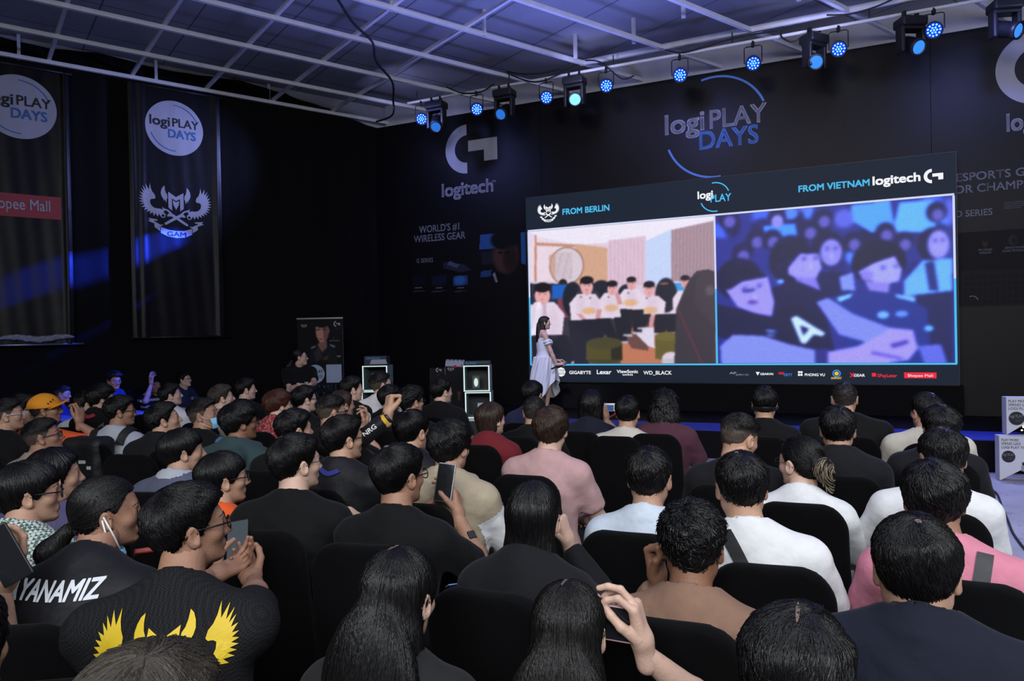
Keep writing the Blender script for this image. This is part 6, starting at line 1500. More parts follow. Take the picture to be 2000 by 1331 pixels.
i = PEOPLE[-1]; V, Q = nets(lambda P: np.maximum(np.abs(cranium(P)-.016)-.004, np.maximum(-.002-P[..., 2]+.25*(P[..., 1]+.1), .0-P[..., 2]+.018)) if False else np.maximum(np.abs(cranium(P)-.024)-.005, np.abs(P[..., 2]+.028+.12*P[..., 1])-.012), (-.14, -.15, -.08), (.14, .14, .06), .006); link('cap_band', mkmesh('cap_band', V, Q, [M_BLACK]), i['root'], i['head'])
P_(1649, 774, 'broad-shouldered man in black with protruding ears, right in the front row', 'broad-shouldered man in black', zh=1.23, hair='shaved', topm=BLK, wid=1.3, thick=1.15, hy=20, ty=20, skin='mid')
# ---------------------------------------------------------------- middle rows, centre
i = P_(781, 921, 'man in a black t-shirt with a chain and glasses photographing with his phone', 'man with the neck chain', zh=1.18, hair='crop_fine', skin='tan', topm=BLK, glasses=0, hy=42, hpitch=2, ty=14, wid=.98,
       armR=dict(px=(897, 1016, 2.93), f=(-.16, .6, 1), p=(-.9, .3, .1), h='hold', pole=(.55, -.4, -.8)), armL=dict(px=(826, 1004, 3.0), f=(.8, .3, .7), p=(.45, .3, .6), h='hold', pole=(-.6, -.2, -.9)))
necklace(i, M_SILV); watch(i, 'L', None, .97); watch(i, 'R', M_BLACK, .62)
phone('phone in a clear case held upright by the man with the neck chain', at(869, 943, 2.95), (.16, .25, 1), (-.15, -1, .25))
i = P_(580, 897, 'man in a black t-shirt and round glasses with a creased neck', 'man with the creased neck', hair='crop_fine', skin='fair', topm=BLK, glasses=1, hy=48, hpitch=4, ty=8, wid=1.08, thick=1.1, tr='khaki', armR=dict(px=(690, 1008, 3.05), f=(.5, .2, -.5), p=(-.2, .2, -.9), pole=(.4, -.5, -.9)))
i = P_(880, 866, 'man with thick black hair in a beige jacket with white striped sleeves', 'man in the beige and white jacket', hair='mop', skin='mid', top='hoodie', topm=BEIGE, hy=30, hpitch=-2, ty=20, wid=1.1)
z = i['zl']
for s in 'LR': patch(i, 'white_sleeve', sleeve_pred(i, s, .05, .40), WHT)
i = P_(806, 838, 'man with a light crown whorl raising a fist with a yellow wristband', 'man raising his wristbanded fist', zh=1.19, hair='crop_fine', skin='mid', top='long', topm=DGREY, hy=38, hpitch=-2, armL=dict(px=(757, 818, 3.72), f=(.1, .2, 1), p=(.8, .5, 0), h='fist', pole=(-.7, .1, -.7)))
S_, E_, W_, a = i['B']['J']['L']; d_ = Vector(W_-E_).normalized(); q = Matrix.Translation(Vector(W_)-d_*.02)@d_.to_track_quat('Z', 'Y').to_matrix().to_4x4()
MB().lathe([(.030, -.018), (.036, -.018), (.035, .018), (.030, .018)], 20, mw=q).build('yellow_wristband', mat('yellow_rubber', (.62, .36, .02), .6), i['root']); watch(i, 'L', None, 1.02)
P_(804, 781, 'dark-haired man with glasses behind the raised fist', 'man behind the raised fist', zh=1.2, hair='curly', topm=BLK, glasses=0, hy=50)
P_(762, 775, 'short-haired person between the white t-shirt and the raised fist', 'person next to the white t-shirt', zh=1.17, hair='crop', topm=BLK, hy=48)
P_(672, 851, 'man in a black windbreaker with a royal blue collar and glasses', 'man in the black windbreaker', hair='crop_fine', skin='mid', top='jacket', topm=DGREY, glasses=0, hy=52, ty=14, hpitch=4, wid=1.08)
i = PEOPLE[-1]; z = i['zl']; strap(i, [(-.07, -.06, z-.125), (0, -.15, z-.14), (.075, -.06, z-.13), (.06, .03, z-.165)], .022, 'blue_collar', mat('royal_blue_cotton', (.02, .03, .22), .8))
P_(576, 834, 'dark-haired man just behind the man with the creased neck', 'man behind the creased neck', zh=1.19, hair='crop', topm=BLK, hy=50)
i = P_(648, 801, 'man with a skin fade and glasses holding a round white hand mirror', 'man holding the round mirror', hair='fade', topm=BLK, glasses=0, hy=56, hpitch=2, skin='mid', armR=dict(px=(708, 842, 5.10), f=(.25, .1, 1), p=(-.6, -.5, 0), h='pinch', pole=(.6, -.2, -.9)))
t = thing('hand_mirror', 'small round white-rimmed mirror held by the man with the fade', 'mirror', at(717, 816, 5.12), -R(30))
MB().tube([(.028*math.cos(a), 0, .034*math.sin(a)) for a in [2*math.pi*k/24 for k in range(25)]], .006, 6).build('mirror_rim', M_WHITE, t); MB().lathe([(0, 0), (.028, 0), (.028, .004), (0, .004)], 20, mw=Matrix.Rotation(R(90), 4, 'X')).build('mirror_glass', M_GLASSB, t)
P_(545, 787, 'person with reddish brown hair in a red and white printed shirt', 'person in the red printed shirt', zh=1.19, hair='mop', hc='red', top='shirt', topm=REDP, hy=52, skin='fair')
P_(596, 777, 'man with glasses in black with a white open collar', 'man with the white open collar', hair='crop', topm=BLK, glasses=0, hy=55, skin='fair')
i = PEOPLE[-1]; z = i['zl']; strap(i, [(-.065, -.07, z-.14), (0, -.14, z-.15), (.06, -.07, z-.14), (.12, -.02, z-.19), (.15, .03, z-.26)], .03, 'white_collar', M_WHITE)
P_(668, 787, 'woman with long brown hair turned towards the stage, left of centre', 'woman with the long brown hair', zh=1.19, hair='long', hc='brown', fem=True, topm=BLK, hy=48)
P_(688, 757, 'man in black just ahead of the woman with long brown hair', 'man ahead of the brown-haired woman', zh=1.24, hair='crop', topm=BLK, hy=62, skin='fair')
P_(745, 749, 'man with an undercut and glasses in a white t-shirt beside the demo tower', 'man in the white t-shirt by the tower', zh=1.27, hair='fade', topm=WHT, glasses=0, hy=60, hpitch=10, skin='fair')
P_(863, 762, 'man in a black t-shirt in front of the keyboard counter', 'man in front of the keyboard counter', zh=1.21, hair='crop', topm=BLK, hy=52, skin='fair', wid=1.08)
P_(960, 815, 'woman with short dark brown hair in a maroon hooded top', 'woman in the maroon top', zh=1.14, hair='bob', hc='brown', fem=True, top='jacket', topm=MAROON, hy=50, skin='fair')
P_(1044, 801, 'person in a black t-shirt with a tan stripe across the back', 'person with the tan back stripe', zh=1.15, hair='shaved', topm=BLK, hy=14, skin='mid')
i = PEOPLE[-1]; z = i['zl']; g = MB(); g.flat([(-.12, z-.33), (-.06, z-.33), (.06, z-.19), (.01, z-.19)], 0, 0); text_on(g, 'WE PE', -.02, .10, z-.30, .02, 1, 0); on_back(i, 'back_print', g, [mat('tan_print', (.50, .30, .17), .7), M_WHITE])
P_(1040, 768, 'person with short dark hair in a navy jacket at the foot of the host', 'person in navy below the host', zh=1.21, hair='crop', top='jacket', topm=cloth('navy_jacket', (.018, .02, .06)), hy=28, side=-.04)
scalp(who('man with the creased neck'), [(-.15, -.35, .9), (-.12, -.4, .9), (-.06, -.45, .88)], .010, M_SCALP); scalp(who('man with the neck chain'), [(-.12, -.3, .95), (-.08, -.42, .9)], .012, M_SCALP); scalp(who('man raising his wristbanded fist'), [(.02, -.4, .92), (.05, -.5, .87)], .009, M_SCALP)
scalp(who('man in the oversized white t-shirt'), [(-.12, -.15, 1), (-.05, -.3, .95), (.04, -.4, .9)], .012, M_SCALP); scalp(who('man in the white t-shirt with the strap'), [(-.2, -.1, 1), (-.12, -.25, .95)], .006, M_SCALP)
i = who('man raising his wristbanded fist'); S_, E_, W_, a = i['B']['J']['L']; g = MB(); m_ = (E_*.35+W_*.65); an = math.atan2(W_[2]-E_[2], W_[0]-E_[0]); sub = MB(); text_on(sub, 'NRG', -.036, .036, -.012, .024, 0, 0); g.add([(m_[0]+v.x*math.cos(an)-v.y*math.sin(an), m_[2]+v.x*math.sin(an)+v.y*math.cos(an), 0) for v in sub.V], sub.F); on_back(i, 'sleeve_lettering', g, [M_WHITE])
# ---------------------------------------------------------------- left block
P_(470, 820, 'man with bushy black hair and glasses in a dark teal hoodie', 'man in the teal hoodie', zh=1.22, hair='mop', top='hoodie', topm=GREEN, glasses=0, skin='dark', hy=56, wid=1.12)
P_(358, 876, 'boy with a black mushroom cut in a grey-blue polo', 'boy in the grey-blue polo', zh=1.15, hair='bowl', top='polo', topm=GREYB, hy=58, skin='mid')
i = PEOPLE[-1]; patch(i, 'pale_collar', lambda c, z=i['zl']: (c[:, 2] > z-.118) & (np.hypot(c[:, 0], c[:, 1]+.045) < .084), GREYW)
P_(437, 928, 'boy with glasses in an orange t-shirt ahead of the yellow-emblem jersey', 'boy in the orange t-shirt', zh=1.11, hair='bowl', topm=ORANGE, glasses=0, hy=58, skin='mid', wid=.9)
i = P_(399, 807, 'man in a blue face mask and denim shirt', 'man in the blue face mask', zh=1.2, hair='fade', topm=DENIM, top='shirt', hy=86, hpitch=12, skin='tan'); mask_on(i); patch(i, 'black_vest', lambda c: np.abs(c[:, 0]) < .155, BLK)
i = P_(321, 816, 'man with a thin necklace in a black hooded jacket', 'man with the thin necklace', zh=1.19, hair='crop', top='jacket', topm=BLK2, hy=62, hpitch=14, skin='mid'); necklace(i, M_SILV)
i = P_(236, 800, 'man with glasses and a black backpack over a pale grey shirt', 'man with the backpack', hair='crop', topm=GREYW, glasses=0, hy=62, skin='tan'); BPK = i
P_(86, 849, 'man with a buzzed fade and glasses in front of the orange shirt', 'man with the buzzed fade', zh=1.14, depth=4.5, hair='fade', hc='soft', topm=cloth('beige_cotton', (.30, .24, .18)), glasses=0, hy=64, hpitch=14, skin='tan', wid=.8)
i = P_(90, 797, 'man in an orange t-shirt and a yellow-orange cap, raising his phone', 'man in the orange cap', zh=1.22, hair='shaved', topm=ORANGE, glasses=0, hy=66, hpitch=8, skin='tan', wid=1.2, thick=1.2, armR=dict(px=(155, 830, 5.35), f=(0, .1, 1), p=(-.8, .3, 0), h='grip', pole=(.5, -.1, -1))); cap_on(i, mat('yellow_orange_cotton', (.80, .30, .012), .8, bump=.2, bscale=20))
phone('dark phone in the raised hand of the man in the orange cap', at(151, 803, 5.38), (.1, .1, 1), (-.6, -1, 0), rim=M_BLACK)
P_(16, 807, 'heavy-set man in black with white-framed glasses at the left edge', 'man with the white-framed glasses', zh=1.22, hair='fade', topm=BLK, glasses=0, gm=M_WHITE, hy=62, hpitch=8, skin='mid', wid=1.15)
P_(44, 797, 'person with glasses behind the white-framed glasses, hand raised with a phone', 'person with the raised hand at far left', zh=1.22, hair='crop', topm=BLK, glasses=0, hy=70, skin='fair', armR=dict(px=(37, 792, 6.05), f=(-.5, .1, .6), p=(0, 1, 0), h='relax', pole=(1, 0, -.6)))
P_(172, 786, 'man in a white shirt behind the man with the backpack', 'man in white behind the backpack', zh=1.18, hair='crop', top='polo', topm=WHT, hy=58, skin='fair')
P_(199, 774, 'man with bushy hair and a red collar beside the backpack', 'man with the red collar', zh=1.24, hair='mop', top='jacket', topm=BLK, hy=55)
i = PEOPLE[-1]; z = i['zl']; strap(i, [(-.07, -.06, z-.13), (0, -.15, z-.14), (.075, -.06, z-.13)], .03, 'red_collar', mat('red_cotton2', (.30, .02, .03), .8)); strap(i, [(.10, .06, z-.24), (.11, -.06, z-.19), (.10, -.14, z-.30), (.09, -.15, z-.45)], .05, 'grey_bag_strap', mat('grey_webbing2', (.09, .09, .095), .6))
P_(334, 769, 'young man in a white hooded top looking up, ahead of the necklace', 'young man in the white hooded top', zh=1.18, hair='crop', top='hoodie', topm=WHT, hy=62, hpitch=10, skin='fair')
P_(434, 774, 'man with greyish brown hair in a greige shirt', 'man in the greige shirt', zh=1.2, hair='crop', hc='grey', topm=GREIGE, hy=60, hpitch=10, skin='fair')
P_(481, 758, 'dark-haired man in black at the far side, left of the staff woman', 'man left of the staff woman', zh=1.2, hair='crop', topm=BLK, hy=62, skin='fair')
# people behind the table along the wall
P_(123, 768, 'man in a navy team jersey lit blue, leaning on the table', 'blue-lit man leaning on the table', depth=9.9, hair='fade', top='jersey', topm=DNAVY, hy=82, ty=70, hpitch=-4, skin='tan')
P_(223, 741, 'man with glasses in a navy jersey lit blue, smiling at the table', 'blue-lit man with glasses', depth=9.6, hair='curly', top='jersey', topm=DNAVY, glasses=0, hy=125, ty=100, hpitch=-4, skin='tan')
P_(303, 752, 'person in a black and white striped t-shirt, hand on the forehead', 'person in the striped t-shirt', depth=10.9, hair='shoulder', topm=STRIPE, hy=135, ty=110, skin='tan', armL=None, armR=dict(px=(295, 752, 10.6), f=(.1, -.1, 1), p=(.2, .8, 0), h='relax', pole=(-.2, -.3, -1)))
i = P_(361, 740, 'man with glasses in a navy jersey with a white emblem, looking up', 'man in the emblem jersey by the wall', depth=11.2, hair='curly', top='jersey', topm=DNAVY, glasses=0, hy=100, ty=110, hpitch=10, skin='fair')
# ---------------------------------------------------------------- standing figures
i = P_(586, 696, 'staff woman in a black t-shirt standing by the roll-up banner with hands clasped', 'staff woman', depth=9.9, hair='ponytail', fem=True, topm=BLK, glasses=1, hy=78, ty=152, hpitch=6, skin='fair', stand=True, wid=1.12, thick=1.1,
       armL=dict(px=(604, 752, 9.55), f=(-.9, 0, -.3), p=(0, .8, -.4), pole=(.6, .3, -.8)), armR=dict(px=(585, 752, 9.55), f=(.9, 0, -.3), p=(0, .8, -.4), pole=(-.6, .3, -.8)))
g = MB(); sub = MB(); text_on(sub, 'VS', -.022, .022, 0, .03, 0, 0, .03); g.add([(-.055-v.x, i['zl']-.36+v.y, 0) for v in sub.V], sub.F); on_back(i, 'chest_logo', g, [M_WHITE], axis=(0, -1, 0))
for q in PEOPLE:
    if q['d'] in ('blue-lit man leaning on the table', 'man in the emblem jersey by the wall'):
        g = MB(); gam(g, -.09, q['zl']-.30, .05, 0, 0, ribbon=False); on_back(q, 'chest_emblem', g, [M_WHITE], axis=(0, -1, 0))
HOST = P_(1064, 629, 'host in a ruffled white dress standing on the stage with a microphone', 'host', depth=12.45, z0=STAGE_Z, hair='waist', hc='dbrown', fem=True, top='dress', topm=mat('white_ruffles', (.72, .72, .76), .7, bump=.3, bscale=30), hy=88, ty=72, hpitch=2, skin='fair', stand=True, skirt=True, wid=.86, thick=.82, lean=.01, tr=None,
       armR=dict(px=(1088, 714, 12.25), f=(.9, .2, .1), p=(-.2, .5, -.8), h='grip', pole=(-.6, -.5, -.6)), armL=dict(px=(1092, 714, 12.65), f=(.9, -.1, .1), p=(0, -.2, -.9), h='grip', pole=(-.5, .5, -.6)))
mq0, mq1 = at(1077, 721, 12.22), at(1106, 709, 12.35); md = (mq1-mq0).normalized(); q = Matrix.Translation(mq0)@md.to_track_quat('Z', 'Y').to_matrix().to_4x4(); L_ = (mq1-mq0).length
t = thing('microphone', 'black handheld microphone held by the host in white', 'microphone', mw=q)
MB().lathe([(0, 0), (.014, 0), (.020, L_-.055), (.024, L_-.05), (.024, L_-.045)], 16).build('handle', M_BLACK, t); MB().lathe([(.024, L_-.045), (.029, L_-.02), (.022, L_+.005), (0, L_+.012)], 16).build('grille', M_STEEL, t)
# the backpack
i = BPK; z = i['zl']; M_BAG = mat('black_nylon', (.010, .010, .011), .6, bump=.2, bscale=40)
t = thing('backpack', 'black backpack with white marks on the back of the man in pale grey', 'backpack', i['base'], -R(i['ty']))
V, Q = nets(lambda P: box_sd(P, (-.03, -.275, z-.36), (.155, .10, .22), .055)+.004*wob(P, 20, 2), (-.24, -.42, z-.66), (.18, -.12, z-.08), .012); link('bag', mkmesh('bag', V, Q, [M_BAG]), t)
for s in (-1, 1): strap(i, [(s*.11, -.17, z-.21), (s*.115, -.09, z-.16), (s*.115, .0, z-.18), (s*.115, .07, z-.30), (s*.12, .07, z-.40)], .055, 'shoulder_strap', M_BAG, t, th=.010)
g = MB()
for x_, z_, w_ in ((.0, -.30, .05), (.05, -.34, .03), (-.06, -.27, .04)): g.box((x_, -.376, z+z_), (w_, .006, .022))
g.build('white_mark', M_WHITE, t)

# small things lying in laps
t = thing('flyer', 'colourful blue and red flyer beside the long black hair', 'flyer', at(898, 1142, 2.36), .3); q = Matrix.Rotation(R(-25), 4, 'X')
MB().box((0, 0, 0), (.085, .055, .003), 0, q).build('flyer_sheet', mat('flyer_blue', (.10, .25, .62), .5), t); MB().flat(disc(0, 0, .030, 20, .014), .0025, 0, q).build('flyer_picture', mat('flyer_red', (.62, .06, .03), .5), t); MB().flat(disc(-.01, .002, .010, 14, .007), .0032, 0, q).build('flyer_picture', mat('flyer_yellow', (.75, .40, .03), .5), t)
t = thing('snack_pack', 'red and yellow snack pack between the lettered jacket and the yellow emblem', 'pack', at(284, 1078, 2.45), .5); q = Matrix.Rotation(R(-20), 4, 'X')
MB().box((0, 0, 0), (.07, .09, .018), 0, q, bev=.006).build('pack_body', mat('pack_red', (.55, .07, .06), .4), t); MB().box((-.005, .02, .0102), (.05, .03, .001), 0, q).build('pack_label', mat('pack_yellow', (.65, .48, .12), .5), t)
# ================================================================== THINGS ROUND THE ROOM
# table with cloth by the left wall
p0, p1 = at_z(95, 822, .75), at_z(292, 805, .75); u = (p1-p0); L_ = u.length; u.normalize(); n_ = Vector((-u.y, u.x, 0)); c_ = (p0+p1)/2+n_*.28
Mt = Matrix(((u.x, n_.x, 0, c_.x), (u.y, n_.y, 0, c_.y), (0, 0, 1, 0), (0, 0, 0, 1)))
t = thing('cloth_table', 'long table under a dark blue cloth in front of the blue-lit people', 'table', mw=Mt)
MB().box((0, 0, .735), (L_, .58, .03), bev=.008).build('tabletop', mat('blue_lit_cloth_top', (.10, .11, .20), .35), t)  # blue light on the tabletop put into its cloth colour
V = []; Fs = []; n = 120
for k in range(n+1):
    s = k/n*(2*L_+2*.58); 
    if s < L_: x, y = -L_/2+s, -.29
    elif s < L_+.58: x, y = L_/2, -.29+(s-L_)
    elif s < 2*L_+.58: x, y = L_/2-(s-L_-.58), .29
    else: x, y = -L_/2, .29-(s-2*L_-.58)
    f = 1+.02*math.sin(k*1.9); V += [(x*(1+.004), y*1.02, .73), (x*f, y*(1+.06*math.sin(k*1.9)**2), .01)]
for k in range(n): Fs.append((2*k, 2*k+1, 2*k+3, 2*k+2))
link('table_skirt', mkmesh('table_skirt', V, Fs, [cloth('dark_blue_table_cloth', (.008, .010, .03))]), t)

# roll-up banner with printed portrait
RP0 = at(580, 624, 12.9); rw = at(669, 622, 12.9).x-RP0.x; rh = RP0.z-.06
t = thing('roll_up_banner', 'black roll-up banner with a printed portrait and blue words', 'banner', mw=Matrix(((1, 0, 0, RP0.x), (0, 0, -1, 12.9), (0, 1, 0, .0), (0, 0, 0, 1))))
c = Canvas(110, 240, rw/rh)
def rl(px, py): return (px-580)/(669-580), (at(580, py, 12.9).z-.06)/rh
def RPp(pts, col, al=1): c.poly([rl(*p) for p in pts], col, al)
def RE(x, y, rx, ry, col, al=1, soft=.15):
    a, b_ = rl(x, y); c.ell(a, b_, rx/89, abs(rl(0, 0)[1]-rl(0, ry)[1]), col, al, 0, soft)
c.a[:] = (.045, .05, .058)
RE(628, 643, 13, 16, (.06, .055, .055)); RPp([(616, 640), (640, 638), (641, 658), (634, 672), (624, 672), (617, 658)], (.58, .42, .36)); RPp([(631, 638), (641, 640), (641, 658), (634, 672), (631, 660)], (.40, .28, .25)); RE(628, 634, 13, 8, (.05, .045, .045))
RPp([(617, 645), (625, 644), (625, 646), (617, 647)], (.15, .1, .1)); RPp([(629, 644), (637, 645), (637, 647), (629, 646)], (.15, .1, .1)); RPp([(622, 663), (630, 663), (630, 665), (622, 665)], (.38, .2, .2)); RE(641, 648, 2.2, 5, (.45, .32, .28))
RPp([(620, 672), (637, 668), (638, 682), (628, 690), (619, 680)], (.42, .30, .26)); RPp([(600, 720), (604, 686), (620, 677), (628, 690), (640, 677), (655, 684), (662, 720)], (.075, .08, .09)); RPp([(606, 680), (616, 676), (616, 679), (607, 683)], (.45, .45, .48)); RPp([(643, 674), (654, 678), (652, 681), (643, 677)], (.45, .45, .48))
RPp([(612, 690), (622, 680), (628, 700), (616, 708)], (.16, .14, .15)); RPp([(630, 700), (640, 695), (638, 712), (628, 712)], (.28, .15, .05)); RPp([(600, 712), (640, 704), (636, 720), (600, 722)], (.05, .05, .055))
c.blur(1); c.a = np.where(c.a > .08, np.clip(c.a*1.35, 0, 1), c.a*.75)
me = c.mesh('printed_sheet', rw, rh); me.materials.append(PM); link('printed_sheet', me, t, Matrix.Translation((0, .06, .004)))
MB().box((rw/2, .03, -.02), (rw+.04, .06, .16), bev=.015).build('base_cassette', M_STEEL, t); MB().box((rw/2, .06+rh+.008, 0), (rw+.01, .025, .018)).build('top_rail', M_STEEL, t); MB().tube([(rw/2, .06, -.02), (rw/2, .06+rh, -.01)], .010, 8).build('support_pole', M_STEEL, t)
MB().add([(0, .06, -.003), (rw, .06, -.003), (rw, .06+rh, -.003), (0, .06+rh, -.003)], [(3, 2, 1, 0)]).build('sheet_back', M_WHITE, t)
def rp(px, py): q = at(px, py, 12.9); return q.x-RP0.x, q.z
PBL = mat('pale_blue_print', (.38, .46, .60), .6)
g = MB(); x, y = rp(594, 638); gam(g, x, y, .055, 0, .008, ribbon=False); g.build('printed_emblem', M_PRINT, t)
g = MB(); x, y = rp(658, 633); g_logo(g, x-.01, y, .10, 0, .008); a, b_ = rp(654, 643); text_on(g, 'logitech', a, a+.09, b_, .025, 0, .008); g.build('printed_logo', M_PRINT, t)
g = MB(); a, b_ = rp(644, 663); text_on(g, 'LEVI', a, a+.09, b_, .04, 0, .008); a, b_ = rp(644, 667); text_on(g, 'GAM ESPORTS', a, a+.17, b_, .02, 0, .008, 0); g.build('printed_name', M_PRINT, t)
g = MB(); a, b_ = rp(636, 688); text_on(g, 'V', a, a+.03, b_, .03, 0, .008); x, y = rp(662, 697); gam(g, x, y, .035, 0, .008, ribbon=False); g.build('printed_badge', M_PRINT, t)
g = MB(); x, y = rp(616, 731); g.flat(disc(x, y, .165, 40), .007, 1); text_on(g, 'logi PLAY', x-.13, x+.14, y+.02, .055, 3, .010); text_on(g, 'DAYS', x-.02, x+.12, y-.07, .05, 2, .010); g.build('printed_disc', [M_PRINT, PBL, M_PRINT_BLUE, M_PRINT_BLACK], t)
a, b_ = rp(638, 748); a2, b2 = rp(667, 712); MB().flat([(a, b_), (a2, b_), (a2, b2), (a, b2)], .007).build('white_square', PBL, t)
g = MB(); a, b_ = rp(597, 762); text_on(g, 'PLAY MORE', a, rp(664, 762)[0], b_, .075, 0, .008, .02); a, b_ = rp(597, 776); text_on(g, 'SPEND LESS', a, rp(664, 776)[0], b_, .075, 0, .008, .02); a, b_ = rp(601, 787); text_on(g, 'LOGI PLAY DAYS', a, rp(660, 787)[0], b_, .05, 1, .008, .0)
g.build('blue_print', [mat('bright_blue_print', (.20, .50, .95), .6), M_PRINT_DIM], t)

# lit demo cubes
M_GLOW = emit('led_tube_white', (.78, .95, .93), .95); M_CUBE = mat('pale_cube_board', (.25, .34, .33), .6)
def cube(label, x0, z0, depth, s, th=.020, yaw=-.06, lit=('l', 't', 'b', 'r')):
    base = Vector((x0+s/2, depth+s/2, z0)); t = thing('display_cube', label, 'display cube', base, yaw, 'open demo cubes with glowing edges')
    b = MB(); b.box((0, 0, th/2), (s, s, th)); b.box((0, 0, s-th/2), (s, s, th)); b.box((-s/2+th/2, 0, s/2), (th, s, s-2*th)); b.box((s/2-th/2, 0, s/2), (th, s, s-2*th)); b.build('frame', M_CUBE, t)
    MB().box((0, s/2-.006, s/2), (s-2*th, .01, s-2*th)).build('back_panel', M_BLACK, t)
    if 'l' in lit: MB().box((-s/2+th/2, -s/2-.004, s/2), (th*.8, .006, s-.01)).build('glow_strip', M_GLOW, t)
    if 'r' in lit: MB().box((s/2-th/2, -s/2-.004, s/2), (th*.8, .006, s-.01)).build('glow_strip', M_GLOW, t)
    if 't' in lit: MB().box((0, -s/2-.004, s-th/2), (s, .006, th*.6)).build('glow_strip', M_GLOW, t)
    if 'b' in lit: MB().box((0, -s/2-.004, th/2), (s, .006, th*.6)).build('glow_strip', M_GLOW, t)
    return t
def product_box(label, c, d, yaw, words, pic, cat='box'):
    t = thing('product_box', label, cat, c, yaw); MB().box((0, 0, d[2]/2), d, bev=.004).build('carton', mat('dark_blue_carton', (.02, .03, .055), .5), t)
    g = MB(); q = Matrix.Translation((-d[0]/2, -d[1]/2-.002, 0))@Matrix.Rotation(R(90), 4, 'X'); text_on(g, words, .03, .03+.055*len(words)*.7, d[2]-.05, .035, 0, .0, .02, mw=q); g.build('carton_lettering', mat('cyan_print', (.18, .55, .95), .6), t)
    if pic:
        b = MB(); b.add([(-.09, -d[1]/2-.003, .02), (.20, -d[1]/2-.003, .02), (.17, -d[1]/2-.003, .095), (-.065, -d[1]/2-.003, .095)], [(0, 1, 2, 3)]); b.build('carton_picture', mat('keyboard_picture', (.40, .42, .50), .5), t)
    return t
zA = 11.75
for k, (px, lb) in enumerate(((706, 'lowest lit cube of the three-high tower right of the roll-up'), (706.5, 'middle lit cube of the three-high tower right of the roll-up'), (709, 'topmost lit cube of the three-high tower, under a keyboard box'))):
    cube(lb, at(px, 740, zA).x, .004+k*.412, zA, .41)
xA = at(709, 740, zA).x
product_box('dark keyboard box lying on the three-high demo tower', (xA+.20, zA+.2, 1.241), (.37, .26, .15), -.06, 'GAMING', True)
t = thing('graphics_card', 'upright graphics card inside the topmost cube of the left tower', 'computer part', (xA+.16, zA+.15, .853)); MB().box((0, 0, .13), (.09, .06, .26), bev=.008).build('card_body', mat('green_grey_plastic', (.10, .16, .14), .5), t); MB().lathe([(.0, .004), (.03, .004), (.034, 0)], 16, mw=Matrix.Translation((0, -.031, .19))@Matrix.Rotation(R(90), 4, 'X')).build('fan', M_BLACK, t)
zB = 10.2; hb = at(930, 818, zB).z
t = thing('plinth', 'black box plinth with a white slab carrying the right demo cubes', 'plinth', (at(934, 800, zB).x, zB+.2, 0), -.05); MB().box((0, 0, (hb-.03)/2), (.42, .46, hb-.03)).build('plinth_body', M_BLACK, t); MB().box((0, -.01, hb-.016), (.44, .50, .03), bev=.004).build('white_slab', M_WHITE, t)
for k, (px, lb) in enumerate(((909, 'lower lit cube on the plinth right of the keyboard counter'), (907, 'upper lit cube on the plinth right of the keyboard counter'))): cube(lb, at(px, 760, zB).x, hb+.003+k*.375, zB, .37)
xB = at(907, 760, zB).x
product_box('flat gaming mouse box lying on the upper cube of the plinth', (xB+.18, zB+.18, hb+.756), (.36, .26, .05), -.05, 'G340', False)
t = thing('mouse_stand', 'white gaming mouse standing on a round black stand in the upper cube', 'mouse', (xB+.16, zB+.12, hb+.402)); MB().box((0, .02, .10), (.11, .03, .19), bev=.01).build('stand', mat('grey_card', (.09, .10, .10), .6), t)
V, Q = nets(lambda P: ellipsoid(P, (0, 0, .10), (.030, .02, .062)), (-.05, -.04, .02), (.05, .04, .18), .006); V[:, 1] -= .012; link('mouse', mkmesh('mouse', V, Q, [emit('lit_white_mouse', (.8, 1, .9), .8)]), t)
t = thing('small_box', 'small turquoise box standing in the lower cube of the plinth', 'box', (xB+.22, zB+.14, hb+.027)); MB().box((0, 0, .09), (.09, .05, .18), bev=.003).build('carton', pat('turquoise_print', 'voronoi', (.10, .45, .55), (.55, .75, .80), 30), t)
# keyboard counter
zC = 11.4; x0, x1 = at(838, 730, zC).x, at(906, 730, zC).x; hc_ = at(870, 719, zC).z
t = thing('promo_counter', 'black promotion counter printed with logos and three players', 'counter', ((x0+x1)/2, zC+.2, 0)); cw_ = x1-x0
MB().box((0, 0, hc_/2), (cw_, .40, hc_), bev=.01).build('counter_body', mat('black_counter_print', (.004, .004, .005), .6, spec=.2), t)
c = Canvas(80, 70, 1.2); c.a[:] = (.035, .035, .04)
for x, sk in ((.25, (.30, .21, .18)), (.60, (.32, .23, .20)), (.86, (.36, .26, .22))):
    c.ell(x, .30, .14, .36, (.06, .06, .065), soft=.1); c.ell(x, .74, .052, .12, sk, soft=.2); c.ell(x, .84, .056, .07, (.05, .045, .045), soft=.2); c.rect(x-.03, .5, x+.03, .63, sk)
c.ell(.17, .5, .05, .12, (.30, .21, .18), soft=.2); c.ell(.28, .25, .12, .05, (.30, .21, .18), soft=.2); c.blur(1)
me = c.mesh('players_picture', cw_*.96, .52); me.materials.append(PM); link('players_picture', me, t, Matrix(((1, 0, 0, -cw_*.48), (0, 0, -1, -.204), (0, 1, 0, hc_-.78), (0, 0, 0, 1))))
g = MB(); q = Matrix(((1, 0, 0, 0), (0, 0, -1, -.203), (0, 1, 0, 0), (0, 0, 0, 1))); xg = at(857, 723, zC).x-(x0+x1)/2; zg = at(857, 723, zC).z
sub = MB(); g_logo(sub, xg-.01, zg, .075, 0, 0); text_on(sub, 'logitech', xg-.04, xg+.04, zg-.085, .02, 0, 0); gam(sub, xg+.19, zg, .055, 0, 0, ribbon=False); sub.box((xg+.10, zg-.02, 0), (.004, .12, .001)); g.add(sub.V, sub.F, 0, q); g.build('counter_logo', M_PRINT, t)
